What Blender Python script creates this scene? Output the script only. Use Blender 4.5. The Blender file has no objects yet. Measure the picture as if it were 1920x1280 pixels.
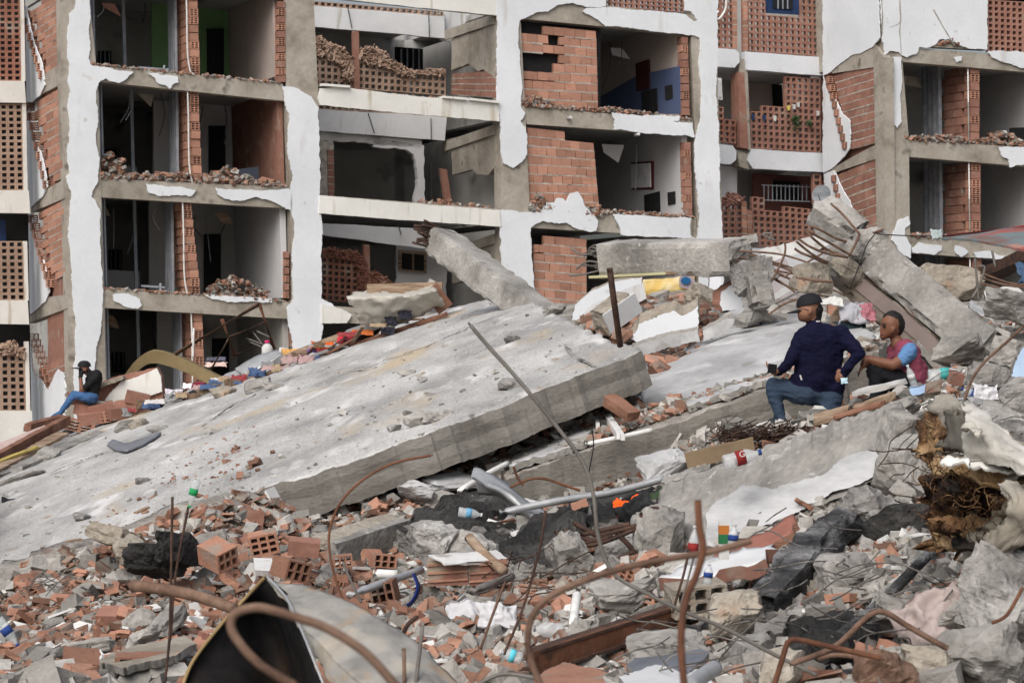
import bpy, math, random
import numpy as np
from mathutils import Vector, Matrix, Euler, noise as mnoise

random.seed(7)
rng = np.random.default_rng(7)
SC = bpy.context.scene
COL = SC.collection

# ---------------------------------------------------------------- camera
FPX, CX, CY, CAMZ = 4533.0, 960.0, 640.0, 4.0
cam_d = bpy.data.cameras.new('camera')
cam_d.lens = 85.0
cam_d.sensor_width = 36.0
cam_d.clip_start = 0.1
cam_d.clip_end = 3000.0
cam_d.dof.use_dof = True
cam_d.dof.focus_distance = 24.0
cam_d.dof.aperture_fstop = 11.0
cam = bpy.data.objects.new('camera', cam_d)
cam.location = (0, 0, CAMZ)
cam.rotation_euler = (math.radians(90), 0, 0)
COL.objects.link(cam)
SC.camera = cam

# ---------------------------------------------------------------- sky, sun, exposure (overcast)
SUN_EL, SUN_AZ = math.radians(44), math.radians(-24)      # azimuth of the light seen from above, behind and left of the camera
world = bpy.data.worlds.new('World')
SC.world = world
world.use_nodes = True
nt = world.node_tree
sky = nt.nodes.new('ShaderNodeTexSky')
sky.sky_type = 'NISHITA'
sky.sun_disc = False
sky.sun_elevation = SUN_EL
sky.sun_rotation = math.pi - SUN_AZ
sky.air_density = 1.0
sky.dust_density = 6.0
sky.ozone_density = 1.0
hsv = nt.nodes.new('ShaderNodeHueSaturation')
hsv.inputs['Saturation'].default_value = 0.60
bgn = nt.nodes['Background']
bgn.inputs['Strength'].default_value = 0.13
nt.links.new(sky.outputs[0], hsv.inputs['Color'])
nt.links.new(hsv.outputs[0], bgn.inputs['Color'])
sun_d = bpy.data.lights.new('sun', 'SUN')
sun_d.energy = 1.5
sun_d.angle = math.radians(55)
sun_d.color = (1.0, 0.99, 0.975)
sun = bpy.data.objects.new('sun', sun_d)
sun.rotation_euler = (math.radians(90) - SUN_EL, 0, SUN_AZ)
COL.objects.link(sun)
SC.view_settings.view_transform = 'Standard'
SC.view_settings.look = 'None'
SC.view_settings.exposure = 0.1
SC.view_settings.gamma = 1.0
SC.view_settings.use_curve_mapping = False
SC.cycles.max_bounces = 5
SC.cycles.diffuse_bounces = 3
SC.cycles.glossy_bounces = 2
SC.cycles.transmission_bounces = 4
SC.cycles.transparent_max_bounces = 6
SC.cycles.caustics_reflective = False
SC.cycles.caustics_refractive = False
SC.cycles.use_denoising = True
SC.cycles.use_adaptive_sampling = True
SC.cycles.adaptive_threshold = 0.02

# ---------------------------------------------------------------- helpers
def P(px, py, d):
    """point that stands d metres from the camera in the direction of a photo pixel"""
    return Vector(((px - CX) / FPX * d, d, (CY - py) / FPX * d + CAMZ))

def link(o):
    COL.objects.link(o)
    return o

def tag(o, label=None, cat=None, group=None, kind=None):
    if label: o['label'] = label
    if cat: o['category'] = cat
    if group: o['group'] = group
    if kind: o['kind'] = kind
    return o

def empty(name, loc, label=None, cat=None, group=None):
    o = bpy.data.objects.new(name, None)
    o.empty_display_size = 0.2
    o.location = loc
    link(o)
    return tag(o, label, cat, group)

def wloc(o):
    v = Vector(o.location)
    p = o.parent
    while p is not None:
        v = v + Vector(p.location)
        p = p.parent
    return v

def set_parent(o, parent):
    """roots and parts with children are never rotated, so offsets only"""
    o.parent = parent
    if parent is not None:
        o.location = Vector(o.location) - wloc(parent)

def obj(name, verts, faces, mat, parent=None, smooth=False, midx=None, recentre=True):
    me = bpy.data.meshes.new(name)
    vs = [Vector(v) for v in verts]
    c = Vector((0, 0, 0))
    if recentre and vs:
        for v in vs: c += v
        c /= len(vs)
        vs = [v - c for v in vs]
    me.from_pydata([tuple(v) for v in vs], [], faces)
    mats = mat if isinstance(mat, (list, tuple)) else [mat]
    for m in mats: me.materials.append(m)
    if midx is not None: me.polygons.foreach_set('material_index', midx)
    if smooth: me.polygons.foreach_set('use_smooth', [True] * len(me.polygons))
    me.update()
    o = bpy.data.objects.new(name, me)
    o.location = c
    link(o)
    if parent is not None: set_parent(o, parent)
    return o

def inst(name, me, M, parent=None):
    """an object that shares a mesh, standing at a world matrix"""
    o = bpy.data.objects.new(name, me)
    link(o)
    if parent is not None:
        o.parent = parent
        M = Matrix.Translation(-wloc(parent)) @ M
    o.matrix_basis = M
    return o

class MB:
    def __init__(s): s.v, s.f, s.m = [], [], []
    def add(s, v, f, mi=0):
        b = len(s.v)
        s.v.extend([Vector(x) for x in v]); s.f.extend([tuple(i + b for i in q) for q in f]); s.m.extend([mi] * len(f))
        return s
    def build(s, name, mat, parent=None, smooth=False):
        return obj(name, s.v, s.f, mat, parent, smooth, s.m if isinstance(mat, (list, tuple)) else None)

def prism(front, off):
    n = len(front)
    off = Vector(off)
    v = [Vector(p) for p in front] + [Vector(p) + off for p in front]
    f = [tuple(range(n)), tuple(range(2 * n - 1, n - 1, -1))]
    for i in range(n):
        j = (i + 1) % n
        f.append((i, i + n, j + n, j))
    return v, f

def frame_axes(d, up=Vector((0, 0, 1))):
    d = Vector(d).normalized()
    if abs(d.dot(up)) > 0.97: up = Vector((0, 1, 0))
    x = d.cross(up).normalized()
    return d, x, x.cross(d).normalized()

def tube_geo(pts, r, n=8, taper=None):
    pts = [Vector(p) for p in pts]
    v, f = [], []
    prev = None
    for i, p in enumerate(pts):
        a = pts[max(i - 1, 0)]; b = pts[min(i + 1, len(pts) - 1)]
        d = (b - a).normalized()
        if prev is None:
            _, x, y = frame_axes(d)
        else:
            x = (prev - d * prev.dot(d)).normalized(); y = d.cross(x)
        prev = x
        rr = r if taper is None else r * taper(i / max(1, len(pts) - 1))
        for k in range(n):
            t = 2 * math.pi * k / n
            v.append(p + (x * math.cos(t) + y * math.sin(t)) * rr)
    for i in range(len(pts) - 1):
        for k in range(n):
            k2 = (k + 1) % n
            f.append((i * n + k, i * n + k2, (i + 1) * n + k2, (i + 1) * n + k))
    f.append(tuple(range(n - 1, -1, -1)))
    f.append(tuple(range((len(pts) - 1) * n, len(pts) * n)))
    return v, f

def spline(pts, n=8):
    pts = [Vector(p) for p in pts]
    if len(pts) < 3:
        return [pts[0].lerp(pts[-1], i / n) for i in range(n + 1)]
    out = []
    for i in range(len(pts) - 1):
        p0 = pts[max(i - 1, 0)]; p1 = pts[i]; p2 = pts[i + 1]; p3 = pts[min(i + 2, len(pts) - 1)]
        for k in range(n):
            t = k / n
            out.append(0.5 * ((2 * p1) + (p2 - p0) * t + (2 * p0 - 5 * p1 + 4 * p2 - p3) * t * t + (-p0 + 3 * p1 - 3 * p2 + p3) * t ** 3))
    out.append(pts[-1])
    return out

def rebar(pts, r, mat, name='rebar', parent=None, n=8, seg=8, wob=0.0):
    """bar through (px, py, d) triples"""
    q = spline([P(*p) if len(p) == 3 and not isinstance(p, Vector) else p for p in pts], seg)
    if wob:
        q = [p + Vector((mnoise.noise(p * 3), mnoise.noise(p * 3 + Vector((9, 0, 0))), mnoise.noise(p * 3 + Vector((0, 9, 0))))) * wob for p in q]
    v, f = tube_geo(q, r, n)
    return obj(name, v, f, mat, parent, True)

def bar(p0, p1, w, h, up=Vector((0, 0, 1))):
    """box geometry from p0 to p1"""
    p0, p1 = Vector(p0), Vector(p1)
    d, x, y = frame_axes(p1 - p0, up)
    v = []
    for p in (p0, p1):
        for a, b in ((-1, -1), (1, -1), (1, 1), (-1, 1)):
            v.append(p + x * (a * w / 2) + y * (b * h / 2))
    f = [(3, 2, 1, 0), (4, 5, 6, 7), (0, 1, 5, 4), (1, 2, 6, 5), (2, 3, 7, 6), (3, 0, 4, 7)]
    return v, f

def fbm(p, o=4):
    s, a = 0.0, 1.0
    q = Vector(p)
    for _ in range(o):
        s += a * mnoise.noise(q); q = q * 2.07 + Vector((3.1, 1.7, 5.3)); a *= 0.5
    return s

def rough_box(sx, sy, sz, step=0.08, amp=0.012, chip=0.03, seed=0, ends=0.0, freq=3.0):
    """box with uneven faces, worn edges and, on the x ends, broken faces"""
    nx, ny, nz = [max(2, min(60, int(round(s / step)))) for s in (sx, sy, sz)]
    idx, v, f = {}, [], []
    off = Vector((seed * 7.13, seed * 3.7, seed * 1.9))
    def vert(i, j, k):
        key = (i, j, k)
        if key in idx: return idx[key]
        u = Vector((i / nx - .5, j / ny - .5, k / nz - .5))
        p = Vector((u.x * sx, u.y * sy, u.z * sz))
        q = p * freq + off
        e = sum(1 for a, n in ((i, nx), (j, ny), (k, nz)) if a in (0, n))
        dsp = Vector((mnoise.noise(q), mnoise.noise(q + Vector((31, 0, 0))), mnoise.noise(q + Vector((0, 47, 0))))) * amp
        if e >= 2:
            c = chip * max(0.0, 0.35 + fbm(q * 1.7 + Vector((5, 5, 5)), 3)) * 1.3
            for a, n, ax in ((i, nx, 0), (j, ny, 1), (k, nz, 2)):
                if a == 0: p[ax] += c
                elif a == n: p[ax] -= c
        if ends and i in (0, nx):
            p.x += (1 if i == 0 else -1) * ends * (0.5 + 0.9 * fbm(Vector((seed, p.y * 5, p.z * 5)), 4))
        idx[key] = len(v); v.append(p + dsp)
        return idx[key]
    for i in range(nx):
        for j in range(ny):
            f.append((vert(i, j, 0), vert(i, j + 1, 0), vert(i + 1, j + 1, 0), vert(i + 1, j, 0)))
            f.append((vert(i, j, nz), vert(i + 1, j, nz), vert(i + 1, j + 1, nz), vert(i, j + 1, nz)))
        for k in range(nz):
            f.append((vert(i, 0, k), vert(i + 1, 0, k), vert(i + 1, 0, k + 1), vert(i, 0, k + 1)))
            f.append((vert(i, ny, k), vert(i, ny, k + 1), vert(i + 1, ny, k + 1), vert(i + 1, ny, k)))
    for j in range(ny):
        for k in range(nz):
            f.append((vert(0, j, k), vert(0, j, k + 1), vert(0, j + 1, k + 1), vert(0, j + 1, k)))
            f.append((vert(nx, j, k), vert(nx, j + 1, k), vert(nx, j + 1, k + 1), vert(nx, j, k + 1)))
    return v, f

def xform(v, M): return [M @ Vector(p) for p in v]

def mat_from(origin, x, y, z):
    M = Matrix.Identity(4)
    for i in range(3):
        M[i][0], M[i][1], M[i][2], M[i][3] = x[i], y[i], z[i], origin[i]
    return M

def _rag1(poly, amp, step, r):
    out = []
    n = len(poly)
    for i in range(n):
        a = poly[i]; b = poly[(i + 1) % n]
        L = math.hypot(b[0] - a[0], b[1] - a[1])
        k = max(1, int(L / step))
        nx, ny = ((b[1] - a[1]) / L, -(b[0] - a[0]) / L) if L > 0 else (0, 0)
        out.append(a)
        for q in range(1, k):
            t = (q + r.uniform(-.3, .3)) / k
            d = r.uniform(-amp, amp)
            out.append((a[0] + (b[0] - a[0]) * t + nx * d, a[1] + (b[1] - a[1]) * t + ny * d))
    return out
def rag(poly, amp=1.6, step=7.0, seed=0):
    """uneven broken outline: splits each edge and pushes the new points sideways, coarse then fine"""
    r = random.Random(seed)
    return _rag1(_rag1(poly, amp, step * 2.2, r), amp * .55, step * .6, r)

def inpoly(x, y, poly):
    c = False
    n = len(poly)
    for i in range(n):
        x1, y1 = poly[i]; x2, y2 = poly[(i + 1) % n]
        if (y1 > y) != (y2 > y) and x < (x2 - x1) * (y - y1) / (y2 - y1) + x1: c = not c
    return c

# ---------------------------------------------------------------- materials
def material(name, cols, scale=1.5, rough=0.9, bump=0.3, bscale=25.0, fine=0.25, island=0.0, objrand=0.0, spots=None, spec=0.25,
             metal=0.0, alpha=None, trans=0.0, detail=6.0, contrast=(0.35, 0.65), stretch=None, streak=None, planks=None, bdist=0.02):
    """cols: two or three linear colours mixed by large noise; fine: strength of the fine grain; spots: (colour, scale, threshold)"""
    m = bpy.data.materials.new(name)
    m.use_nodes = True
    t = m.node_tree; N = t.nodes; L = t.links
    b = N['Principled BSDF']
    geo = N.new('ShaderNodeNewGeometry')
    pos = geo.outputs['Position']
    if stretch:
        vm = N.new('ShaderNodeVectorMath'); vm.operation = 'MULTIPLY'; vm.inputs[1].default_value = stretch
        L.new(pos, vm.inputs[0]); pos = vm.outputs[0]
    n1 = N.new('ShaderNodeTexNoise'); n1.inputs['Scale'].default_value = scale; n1.inputs['Detail'].default_value = detail
    n1.inputs['Roughness'].default_value = 0.62
    L.new(pos, n1.inputs['Vector'])
    cr = N.new('ShaderNodeValToRGB')
    e = cr.color_ramp.elements
    e[0].position, e[1].position = contrast
    e[0].color = (*cols[0], 1); e[1].color = (*cols[-1], 1)
    if len(cols) == 3:
        mid = e.new((contrast[0] + contrast[1]) / 2); mid.color = (*cols[1], 1)
    L.new(n1.outputs['Fac'], cr.inputs[0])
    c = cr.outputs[0]
    def mul(c, fac_out, amount, lo=0.0):
        mp = N.new('ShaderNodeMapRange')
        mp.inputs['To Min'].default_value = 1 - amount; mp.inputs['To Max'].default_value = 1 + amount
        L.new(fac_out, mp.inputs['Value'])
        mx = N.new('ShaderNodeVectorMath'); mx.operation = 'SCALE'
        L.new(c, mx.inputs[0]); L.new(mp.outputs[0], mx.inputs['Scale'])
        return mx.outputs[0]
    n2 = N.new('ShaderNodeTexNoise'); n2.inputs['Scale'].default_value = bscale; n2.inputs['Detail'].default_value = 2
    L.new(pos, n2.inputs['Vector'])
    if fine: c = mul(c, n2.outputs['Fac'], fine)
    if island: c = mul(c, geo.outputs['Random Per Island'], island)
    if objrand:
        oi = N.new('ShaderNodeObjectInfo'); c = mul(c, oi.outputs['Random'], objrand)
    for sp in (spots or []):
        sc_, th, col_ = sp[1], sp[2], sp[0]
        ns = N.new('ShaderNodeTexNoise'); ns.inputs['Scale'].default_value = sc_; ns.inputs['Detail'].default_value = 3
        if len(sp) > 3:
            vm = N.new('ShaderNodeVectorMath'); vm.operation = 'MULTIPLY'; vm.inputs[1].default_value = sp[3]
            L.new(geo.outputs['Position'], vm.inputs[0]); L.new(vm.outputs[0], ns.inputs['Vector'])
        else: L.new(pos, ns.inputs['Vector'])
        rp = N.new('ShaderNodeMapRange'); rp.inputs['From Min'].default_value = th; rp.inputs['From Max'].default_value = th + 0.12
        L.new(ns.outputs['Fac'], rp.inputs['Value'])
        mx = N.new('ShaderNodeMix'); mx.data_type = 'RGBA'
        L.new(rp.outputs[0], mx.inputs[0]); L.new(c, mx.inputs[6]); mx.inputs[7].default_value = (*col_, 1)
        c = mx.outputs[2]
    L.new(c, b.inputs['Base Color'])
    b.inputs['Roughness'].default_value = rough
    b.inputs['Specular IOR Level'].default_value = spec
    b.inputs['Metallic'].default_value = metal
    if trans: b.inputs['Transmission Weight'].default_value = trans
    if alpha is not None: b.inputs['Alpha'].default_value = alpha
    if bump:
        bp = N.new('ShaderNodeBump'); bp.inputs['Strength'].default_value = bump; bp.inputs['Distance'].default_value = bdist
        ad = N.new('ShaderNodeMath'); ad.operation = 'ADD'
        L.new(n1.outputs['Fac'], ad.inputs[0]); L.new(n2.outputs['Fac'], ad.inputs[1])
        L.new(ad.outputs[0], bp.inputs['Height']); L.new(bp.outputs[0], b.inputs['Normal'])
    return m

M = {}
M['frame'] = material('frame_concrete', [(.22, .195, .16), (.33, .30, .255), (.39, .36, .315)], 1.1, bump=.5, bscale=9, fine=.18, spots=[((.16, .14, .115), 2.2, .62)])
M['plaster'] = material('white_plaster', [(.62, .65, .685), (.72, .745, .775)], .5, rough=.8, bump=.15, bscale=9, fine=.05, spots=[((.56, .565, .565), 1.0, .64, (2.5, 2.5, .6)), ((.46, .44, .40), 3.6, .69), ((.36, .33, .28), 1.7, .735, (1, 1, 2.2))])
M['band'] = material('weathered_white_band', [(.62, .615, .58), (.73, .725, .695)], .6, rough=.85, bump=.12, bscale=10, fine=.05, spots=[((.46, .42, .34), 1.3, .60, (3, 3, .35)), ((.44, .41, .35), 3.0, .68)])
M['greyband'] = material('grey_white_render', [(.52, .53, .54), (.64, .65, .66)], .6, rough=.85, bump=.12, bscale=10, fine=.06, spots=[((.40, .37, .33), 1.4, .64, (3, 3, .4))])
M['brick'] = material('clay_block', [(.325, .168, .116), (.40, .213, .152), (.36, .19, .132)], 3.0, rough=.9, bump=.35, bscale=20, fine=.18, objrand=.24, stretch=(1, 1, 6), spots=[((.29, .235, .195), 2.2, .66)])
M['brick_dull'] = material('dusty_clay_block', [(.235, .115, .085), (.31, .165, .125)], 2.0, bump=.35, bscale=18, fine=.2, objrand=.16, spots=[((.30, .25, .20), 3, .60)])
M['mortar'] = material('mortar', [(.30, .275, .24), (.46, .43, .385)], 6, bump=.9, bscale=22, fine=.3)
M['lattice'] = material('clay_lattice', [(.25, .115, .08), (.33, .165, .12)], 2.0, bump=.2, bscale=18, fine=.18, objrand=.14, spots=[((.33, .27, .22), 2.0, .55)])
M['lattice_tan'] = material('tan_clay_lattice', [(.30, .20, .15), (.40, .29, .225)], 2.0, bump=.2, bscale=18, fine=.18, objrand=.12)
M['lattice_red'] = material('red_clay_lattice', [(.265, .135, .10), (.33, .18, .14)], 2.0, bump=.2, bscale=18, fine=.15, objrand=.12, spots=[((.31, .255, .21), 2.0, .62)])
M['room'] = material('room_grey', [(.34, .335, .32), (.46, .455, .44)], .7, bump=.1, fine=.12, spots=[((.17, .165, .155), .9, .60)])
M['room_white'] = material('room_white', [(.50, .50, .51), (.60, .60, .61)], .7, bump=.1, fine=.06)
M['room_pink'] = material('room_pinkish', [(.40, .34, .31), (.47, .40, .37)], .7, bump=.1, fine=.06)
M['room_green'] = material('room_green', [(.16, .30, .13), (.21, .37, .17)], .7, bump=.1, fine=.08)
M['room_blue'] = material('room_blue', [(.07, .095, .18), (.09, .12, .22)], .7, bump=.1, fine=.08)
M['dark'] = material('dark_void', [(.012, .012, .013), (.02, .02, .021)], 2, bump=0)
M['stud'] = material('galvanised_stud', [(.25, .28, .32), (.38, .41, .45)], 3, rough=.5, bump=.05, metal=.3)
M['bluepaint'] = material('blue_paint', [(.012, .03, .09), (.02, .045, .12)], 3, rough=.5, bump=.05)
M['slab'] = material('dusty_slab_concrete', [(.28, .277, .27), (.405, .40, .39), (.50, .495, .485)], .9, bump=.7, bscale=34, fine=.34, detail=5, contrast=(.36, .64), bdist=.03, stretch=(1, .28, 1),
                     spots=[((.30, .298, .295), 1.0, .58), ((.46, .385, .285), .8, .57), ((.62, .61, .60), 2.0, .58), ((.15, .145, .14), 9.0, .66), ((.32, .25, .18), 6.0, .64), ((.66, .65, .64), 22.0, .66)])
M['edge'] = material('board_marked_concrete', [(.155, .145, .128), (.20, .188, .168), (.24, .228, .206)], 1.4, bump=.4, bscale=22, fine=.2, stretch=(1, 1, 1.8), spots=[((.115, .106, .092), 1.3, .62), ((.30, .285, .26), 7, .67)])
M['grey'] = material('smooth_grey_slab', [(.30, .302, .305), (.40, .402, .405), (.48, .482, .485)], 1.6, rough=.8, bump=.25, bscale=14, fine=.16, detail=6, stretch=(1, .5, 1), spots=[((.56, .56, .56), 2.4, .60), ((.24, .23, .215), 3.0, .64), ((.34, .29, .25), 5.0, .66)])
M['conc'] = material('broken_concrete', [(.18, .172, .16), (.28, .268, .25), (.37, .357, .335)], 1.6, bump=.5, bscale=22, fine=.32, detail=5, objrand=.14, bdist=.03, spots=[((.12, .112, .104), 3, .64), ((.42, .41, .395), 12, .64)])
M['conc_tan'] = material('tan_broken_concrete', [(0.2, 0.176, 0.144), (0.288, 0.256, 0.212), (0.36, 0.328, 0.28)], 1.4, bump=.9, bscale=18, fine=.3, detail=6, bdist=.03, spots=[((0.336, 0.232, 0.16), 3, .63)])
M['burnt'] = material('burnt_concrete', [(.010, .010, .010), (.028, .027, .026), (.06, .058, .055)], 1.8, bump=1.0, bscale=26, fine=.5, detail=6, bdist=.03, spots=[((.24, .23, .22), 1.8, .66), ((.35, .34, .33), 14, .70)])
M['burnt_grey'] = material('scorched_concrete', [(.05, .048, .045), (.22, .21, .20), (.40, .39, .375)], 1.3, bump=1.0, bscale=22, fine=.4, detail=6, bdist=.03)
M['soil'] = material('rubble_dust', [(.17, .155, .135), (.27, .25, .225), (.36, .34, .315)], 1.8, bump=1.0, bscale=30, fine=.45, detail=6, bdist=.03, spots=[((.27, .17, .13), 3.0, .60), ((.13, .118, .105), 3.0, .62)])
M['gravel_c'] = material('concrete_crumbs', [(.20, .19, .175), (.37, .355, .33)], 2, bump=.4, bscale=40, fine=.25, island=.5)
M['gravel_b'] = material('clay_crumbs', [(.21, .115, .08), (.305, .168, .118)], 2, bump=.3, bscale=40, fine=.25, island=.5, spots=[((.23, .195, .165), 6, .50)])
M['shard'] = material('clay_shard', [(.245, .125, .084), (.34, .176, .122)], 2.4, bump=.35, bscale=35, fine=.22, objrand=.35, spots=[((.27, .225, .19), 5, .54)])
M['gravel_w'] = material('plaster_crumbs', [(.42, .415, .40), (.58, .575, .56)], 2, bump=.3, bscale=40, fine=.15, island=.3)
M['white'] = material('white_piece', [(.50, .50, .49), (.64, .64, .63)], 3, rough=.7, bump=.1, fine=.06, objrand=.12, spots=[((.34, .32, .29), 5, .62)])
M['rust'] = material('rusty_steel', [(.075, .045, .033), (.145, .088, .062), (.20, .13, .095)], 9, rough=.85, bump=.5, bscale=60, fine=.3, bdist=.004)
M['rust_dark'] = material('dark_rusty_steel', [(.035, .022, .018), (.09, .05, .036)], 9, rough=.8, bump=.5, bscale=60, fine=.3, bdist=.004)
M['rust_orange'] = material('orange_rust', [(.085, .036, .022), (.19, .085, .048)], 6, rough=.85, bump=.4, bscale=40, fine=.3, bdist=.006, spots=[((.05, .03, .022), 4, .58)])
M['steel'] = material('grey_steel', [(.12, .11, .10), (.20, .185, .17)], 6, rough=.6, bump=.3, bscale=40, fine=.2, metal=.2, bdist=.004)
M['galv'] = material('galvanised_sheet', [(.30, .31, .32), (.45, .46, .47)], 2.5, rough=.45, bump=.3, bscale=12, fine=.12, metal=.3, bdist=.01)
M['timber'] = material('weathered_timber', [(.17, .11, .07), (.28, .20, .14), (.36, .28, .21)], 2.5, bump=.5, bscale=25, fine=.25, stretch=(1, 1, 7), bdist=.006)
M['timber_red'] = material('reddish_timber', [(.13, .06, .04), (.24, .125, .085)], 2.5, bump=.5, bscale=25, fine=.25, bdist=.006)
M['char'] = material('charred_timber', [(.012, .012, .013), (.06, .06, .062), (.22, .22, .225)], 4, bump=1.0, bscale=30, fine=.5, detail=8, stretch=(1, .6, 2.5), bdist=.02)
M['mattress'] = material('soiled_mattress', [(.20, .15, .075), (.28, .215, .115)], 1.2, bump=.2, bscale=12, fine=.1)
M['tarp'] = material('pale_tarp', [(.36, .34, .295), (.50, .48, .43)], 1.0, rough=.6, bump=.3, bscale=6, fine=.06, spots=[((.62, .60, .56), 1.6, .60)])
M['carpet'] = material('tan_backing', [(.20, .18, .145), (.30, .275, .23), (.36, .335, .29)], 1.6, rough=.9, bump=.4, bscale=18, fine=.14, spots=[((.50, .49, .47), 2.5, .62), ((.24, .16, .07), 3.2, .62)])
M['carpet_fur'] = material('brown_fibre', [(.022, .012, .008), (.12, .062, .03), (.30, .185, .095)], 2.4, contrast=(.40, .62), rough=1, bump=1.0, bscale=60, fine=.5, detail=6)
M['darkcloth'] = material('black_cloth', [(.012, .012, .014), (.03, .03, .033)], 4, rough=.9, bump=.4, bscale=16, fine=.2)
M['glass'] = material('clear_plastic', [(.62, .66, .68), (.72, .75, .77)], 4, rough=.12, bump=.2, bscale=14, fine=.03, spec=.5, alpha=.42)
M['pvc'] = material('white_pipe', [(.60, .60, .585), (.72, .72, .70)], 4, rough=.45, bump=.1, fine=.08, spots=[((.36, .33, .29), 5, .62)])
M['alu'] = material('white_aluminium', [(.62, .62, .61), (.76, .76, .75)], 4, rough=.5, bump=.05, fine=.06)
def plain(name, c, rough=.8, var=.12, bump=.15, bscale=14, **k):
    return material(name, [tuple(max(0, x * (1 - var)) for x in c), tuple(x * (1 + var) for x in c)], 3.0, rough=rough, bump=bump, bscale=bscale, fine=.08, **k)
# ---------------------------------------------------------------- the apartment blocks: one long front plane with deep recesses
FA, FB = 0.01626, -1.40e-6
def _raw(px, py):
    d = 1.0 / (FA + FB * (px - 190))
    return Vector(((px - CX) / FPX * d, d, (CY - py) / FPX * d))
_u = (_raw(1700, 640) - _raw(100, 640)).normalized()
NIN = Vector((-_u.y, _u.x, 0)).normalized()               # horizontal, into the building
if NIN.y < 0: NIN = -NIN
FK = NIN.dot(_raw(500, 300))
def fac(px, py, t=0.0):
    """the point of the plane t metres behind the front that shows at a photo pixel"""
    dr = Vector(((px - CX) / FPX, 1.0, (CY - py) / FPX))
    d = (FK + t) / NIN.dot(dr)
    return dr * d + Vector((0, 0, CAMZ))
def deep(px, py, t):
    """the front point of a pixel pushed t metres into the building"""
    return fac(px, py) + NIN * t
def side(px, py, a, b):
    """the point of the cross wall through front edge a-b that shows at a photo pixel"""
    A = fac(*a); B = fac(*b)
    n = (B - A).cross(NIN).normalized()
    dr = Vector(((px - CX) / FPX, 1.0, (CY - py) / FPX))
    o = Vector((0, 0, CAMZ))
    d = (A - o).dot(n) / dr.dot(n)
    return o + dr * d

bldA = empty('apartment_building', fac(700, 790, 3), 'gutted white apartment block with broken brick walls and torn plaster behind the slab', 'building')
bldB = empty('apartment_building', fac(1640, 790, 3), 'white apartment block with clay lattice screens and a cracked corner column', 'building')

def fprism(name, poly, t0, t1, mat, parent):
    v, f = prism([fac(x, y, t0) for x, y in poly], NIN * (t1 - t0))
    return obj(name, v, f, mat, parent)
def dprism(name, poly, t0, t1, mat, parent):
    v, f = prism([deep(x, y, t0) for x, y in poly], NIN * (t1 - t0))
    return obj(name, v, f, mat, parent)
_seed = [0]
def plaster(poly, parent, mat=None, t=0.0, amp=1.9, thick=.055, step=6):
    _seed[0] += 1
    q = rag(poly, amp, step, _seed[0])
    return fprism('plaster_patch', q, t - thick, t - .002, mat or M['plaster'], parent)

# shared piece meshes
def unit_brick(seed, holes=False):
    r = random.Random(seed)
    j = lambda: r.uniform(-.025, .025)
    v = [(-.5 + j(), 0 + j() * .5, -.5 + j()), (.5 + j(), 0 + j() * .5, -.5 + j()), (.5 + j(), 0 + j() * .5, .5 + j()), (-.5 + j(), 0 + j() * .5, .5 + j())]
    v += [(x, 1, z) for x, _, z in v]
    f = [(0, 1, 2, 3), (7, 6, 5, 4), (1, 0, 4, 5), (2, 1, 5, 6), (3, 2, 6, 7), (0, 3, 7, 4)]
    me = bpy.data.meshes.new('brick'); me.from_pydata(v, [], f); me.materials.append(M['brick']); return me
BRICK = [unit_brick(i) for i in range(6)]
BRICK_D = [m.copy() for m in BRICK]
for m in BRICK_D: m.materials[0] = M['brick_dull']
def unit_tube(nx, nz, wall, mats, name):
    """block open front to back: nx by nz square holes"""
    v, f = [], []
    xs = [-.5]; zs = [-.5]
    hx = (1 - wall * (nx + 1)) / nx; hz = (1 - wall * (nz + 1)) / nz
    for i in range(nx): xs += [xs[-1] + wall, xs[-1] + wall + hx]
    xs.append(.5)
    for i in range(nz): zs += [zs[-1] + wall, zs[-1] + wall + hz]
    zs.append(.5)
    W, H = len(xs), len(zs)
    for y in (0, 1):
        for z in zs:
            for x in xs: v.append((x, y, z))
    g = lambda i, k, y: y * W * H + k * W + i
    for i in range(W - 1):
        for k in range(H - 1):
            if i % 2 == 1 and k % 2 == 1:
                f += [(g(i, k, 0), g(i + 1, k, 0), g(i + 1, k, 1), g(i, k, 1)), (g(i + 1, k, 0), g(i + 1, k + 1, 0), g(i + 1, k + 1, 1), g(i + 1, k, 1)),
                      (g(i + 1, k + 1, 0), g(i, k + 1, 0), g(i, k + 1, 1), g(i + 1, k + 1, 1)), (g(i, k + 1, 0), g(i, k, 0), g(i, k, 1), g(i, k + 1, 1))]
            else:
                f.append((g(i, k, 0), g(i + 1, k, 0), g(i + 1, k + 1, 0), g(i, k + 1, 0)))
                f.append((g(i, k + 1, 1), g(i + 1, k + 1, 1), g(i + 1, k, 1), g(i, k, 1)))
    for i in range(W - 1):
        f.append((g(i, 0, 0), g(i, 0, 1), g(i + 1, 0, 1), g(i + 1, 0, 0))); f.append((g(i, H - 1, 0), g(i + 1, H - 1, 0), g(i + 1, H - 1, 1), g(i, H - 1, 1)))
    for k in range(H - 1):
        f.append((g(0, k, 0), g(0, k + 1, 0), g(0, k + 1, 1), g(0, k, 1))); f.append((g(W - 1, k, 0), g(W - 1, k, 1), g(W - 1, k + 1, 1), g(W - 1, k + 1, 0)))
    me = bpy.data.meshes.new(name); me.from_pydata(v, [], f); me.materials.append(mats); return me
LATT = {k: unit_tube(1, 1, .19, M[k], 'lattice_block') for k in ('lattice', 'lattice_tan', 'lattice_red')}
HOLE6 = unit_tube(2, 3, .12, M['brick'], 'hollow_block')

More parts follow.
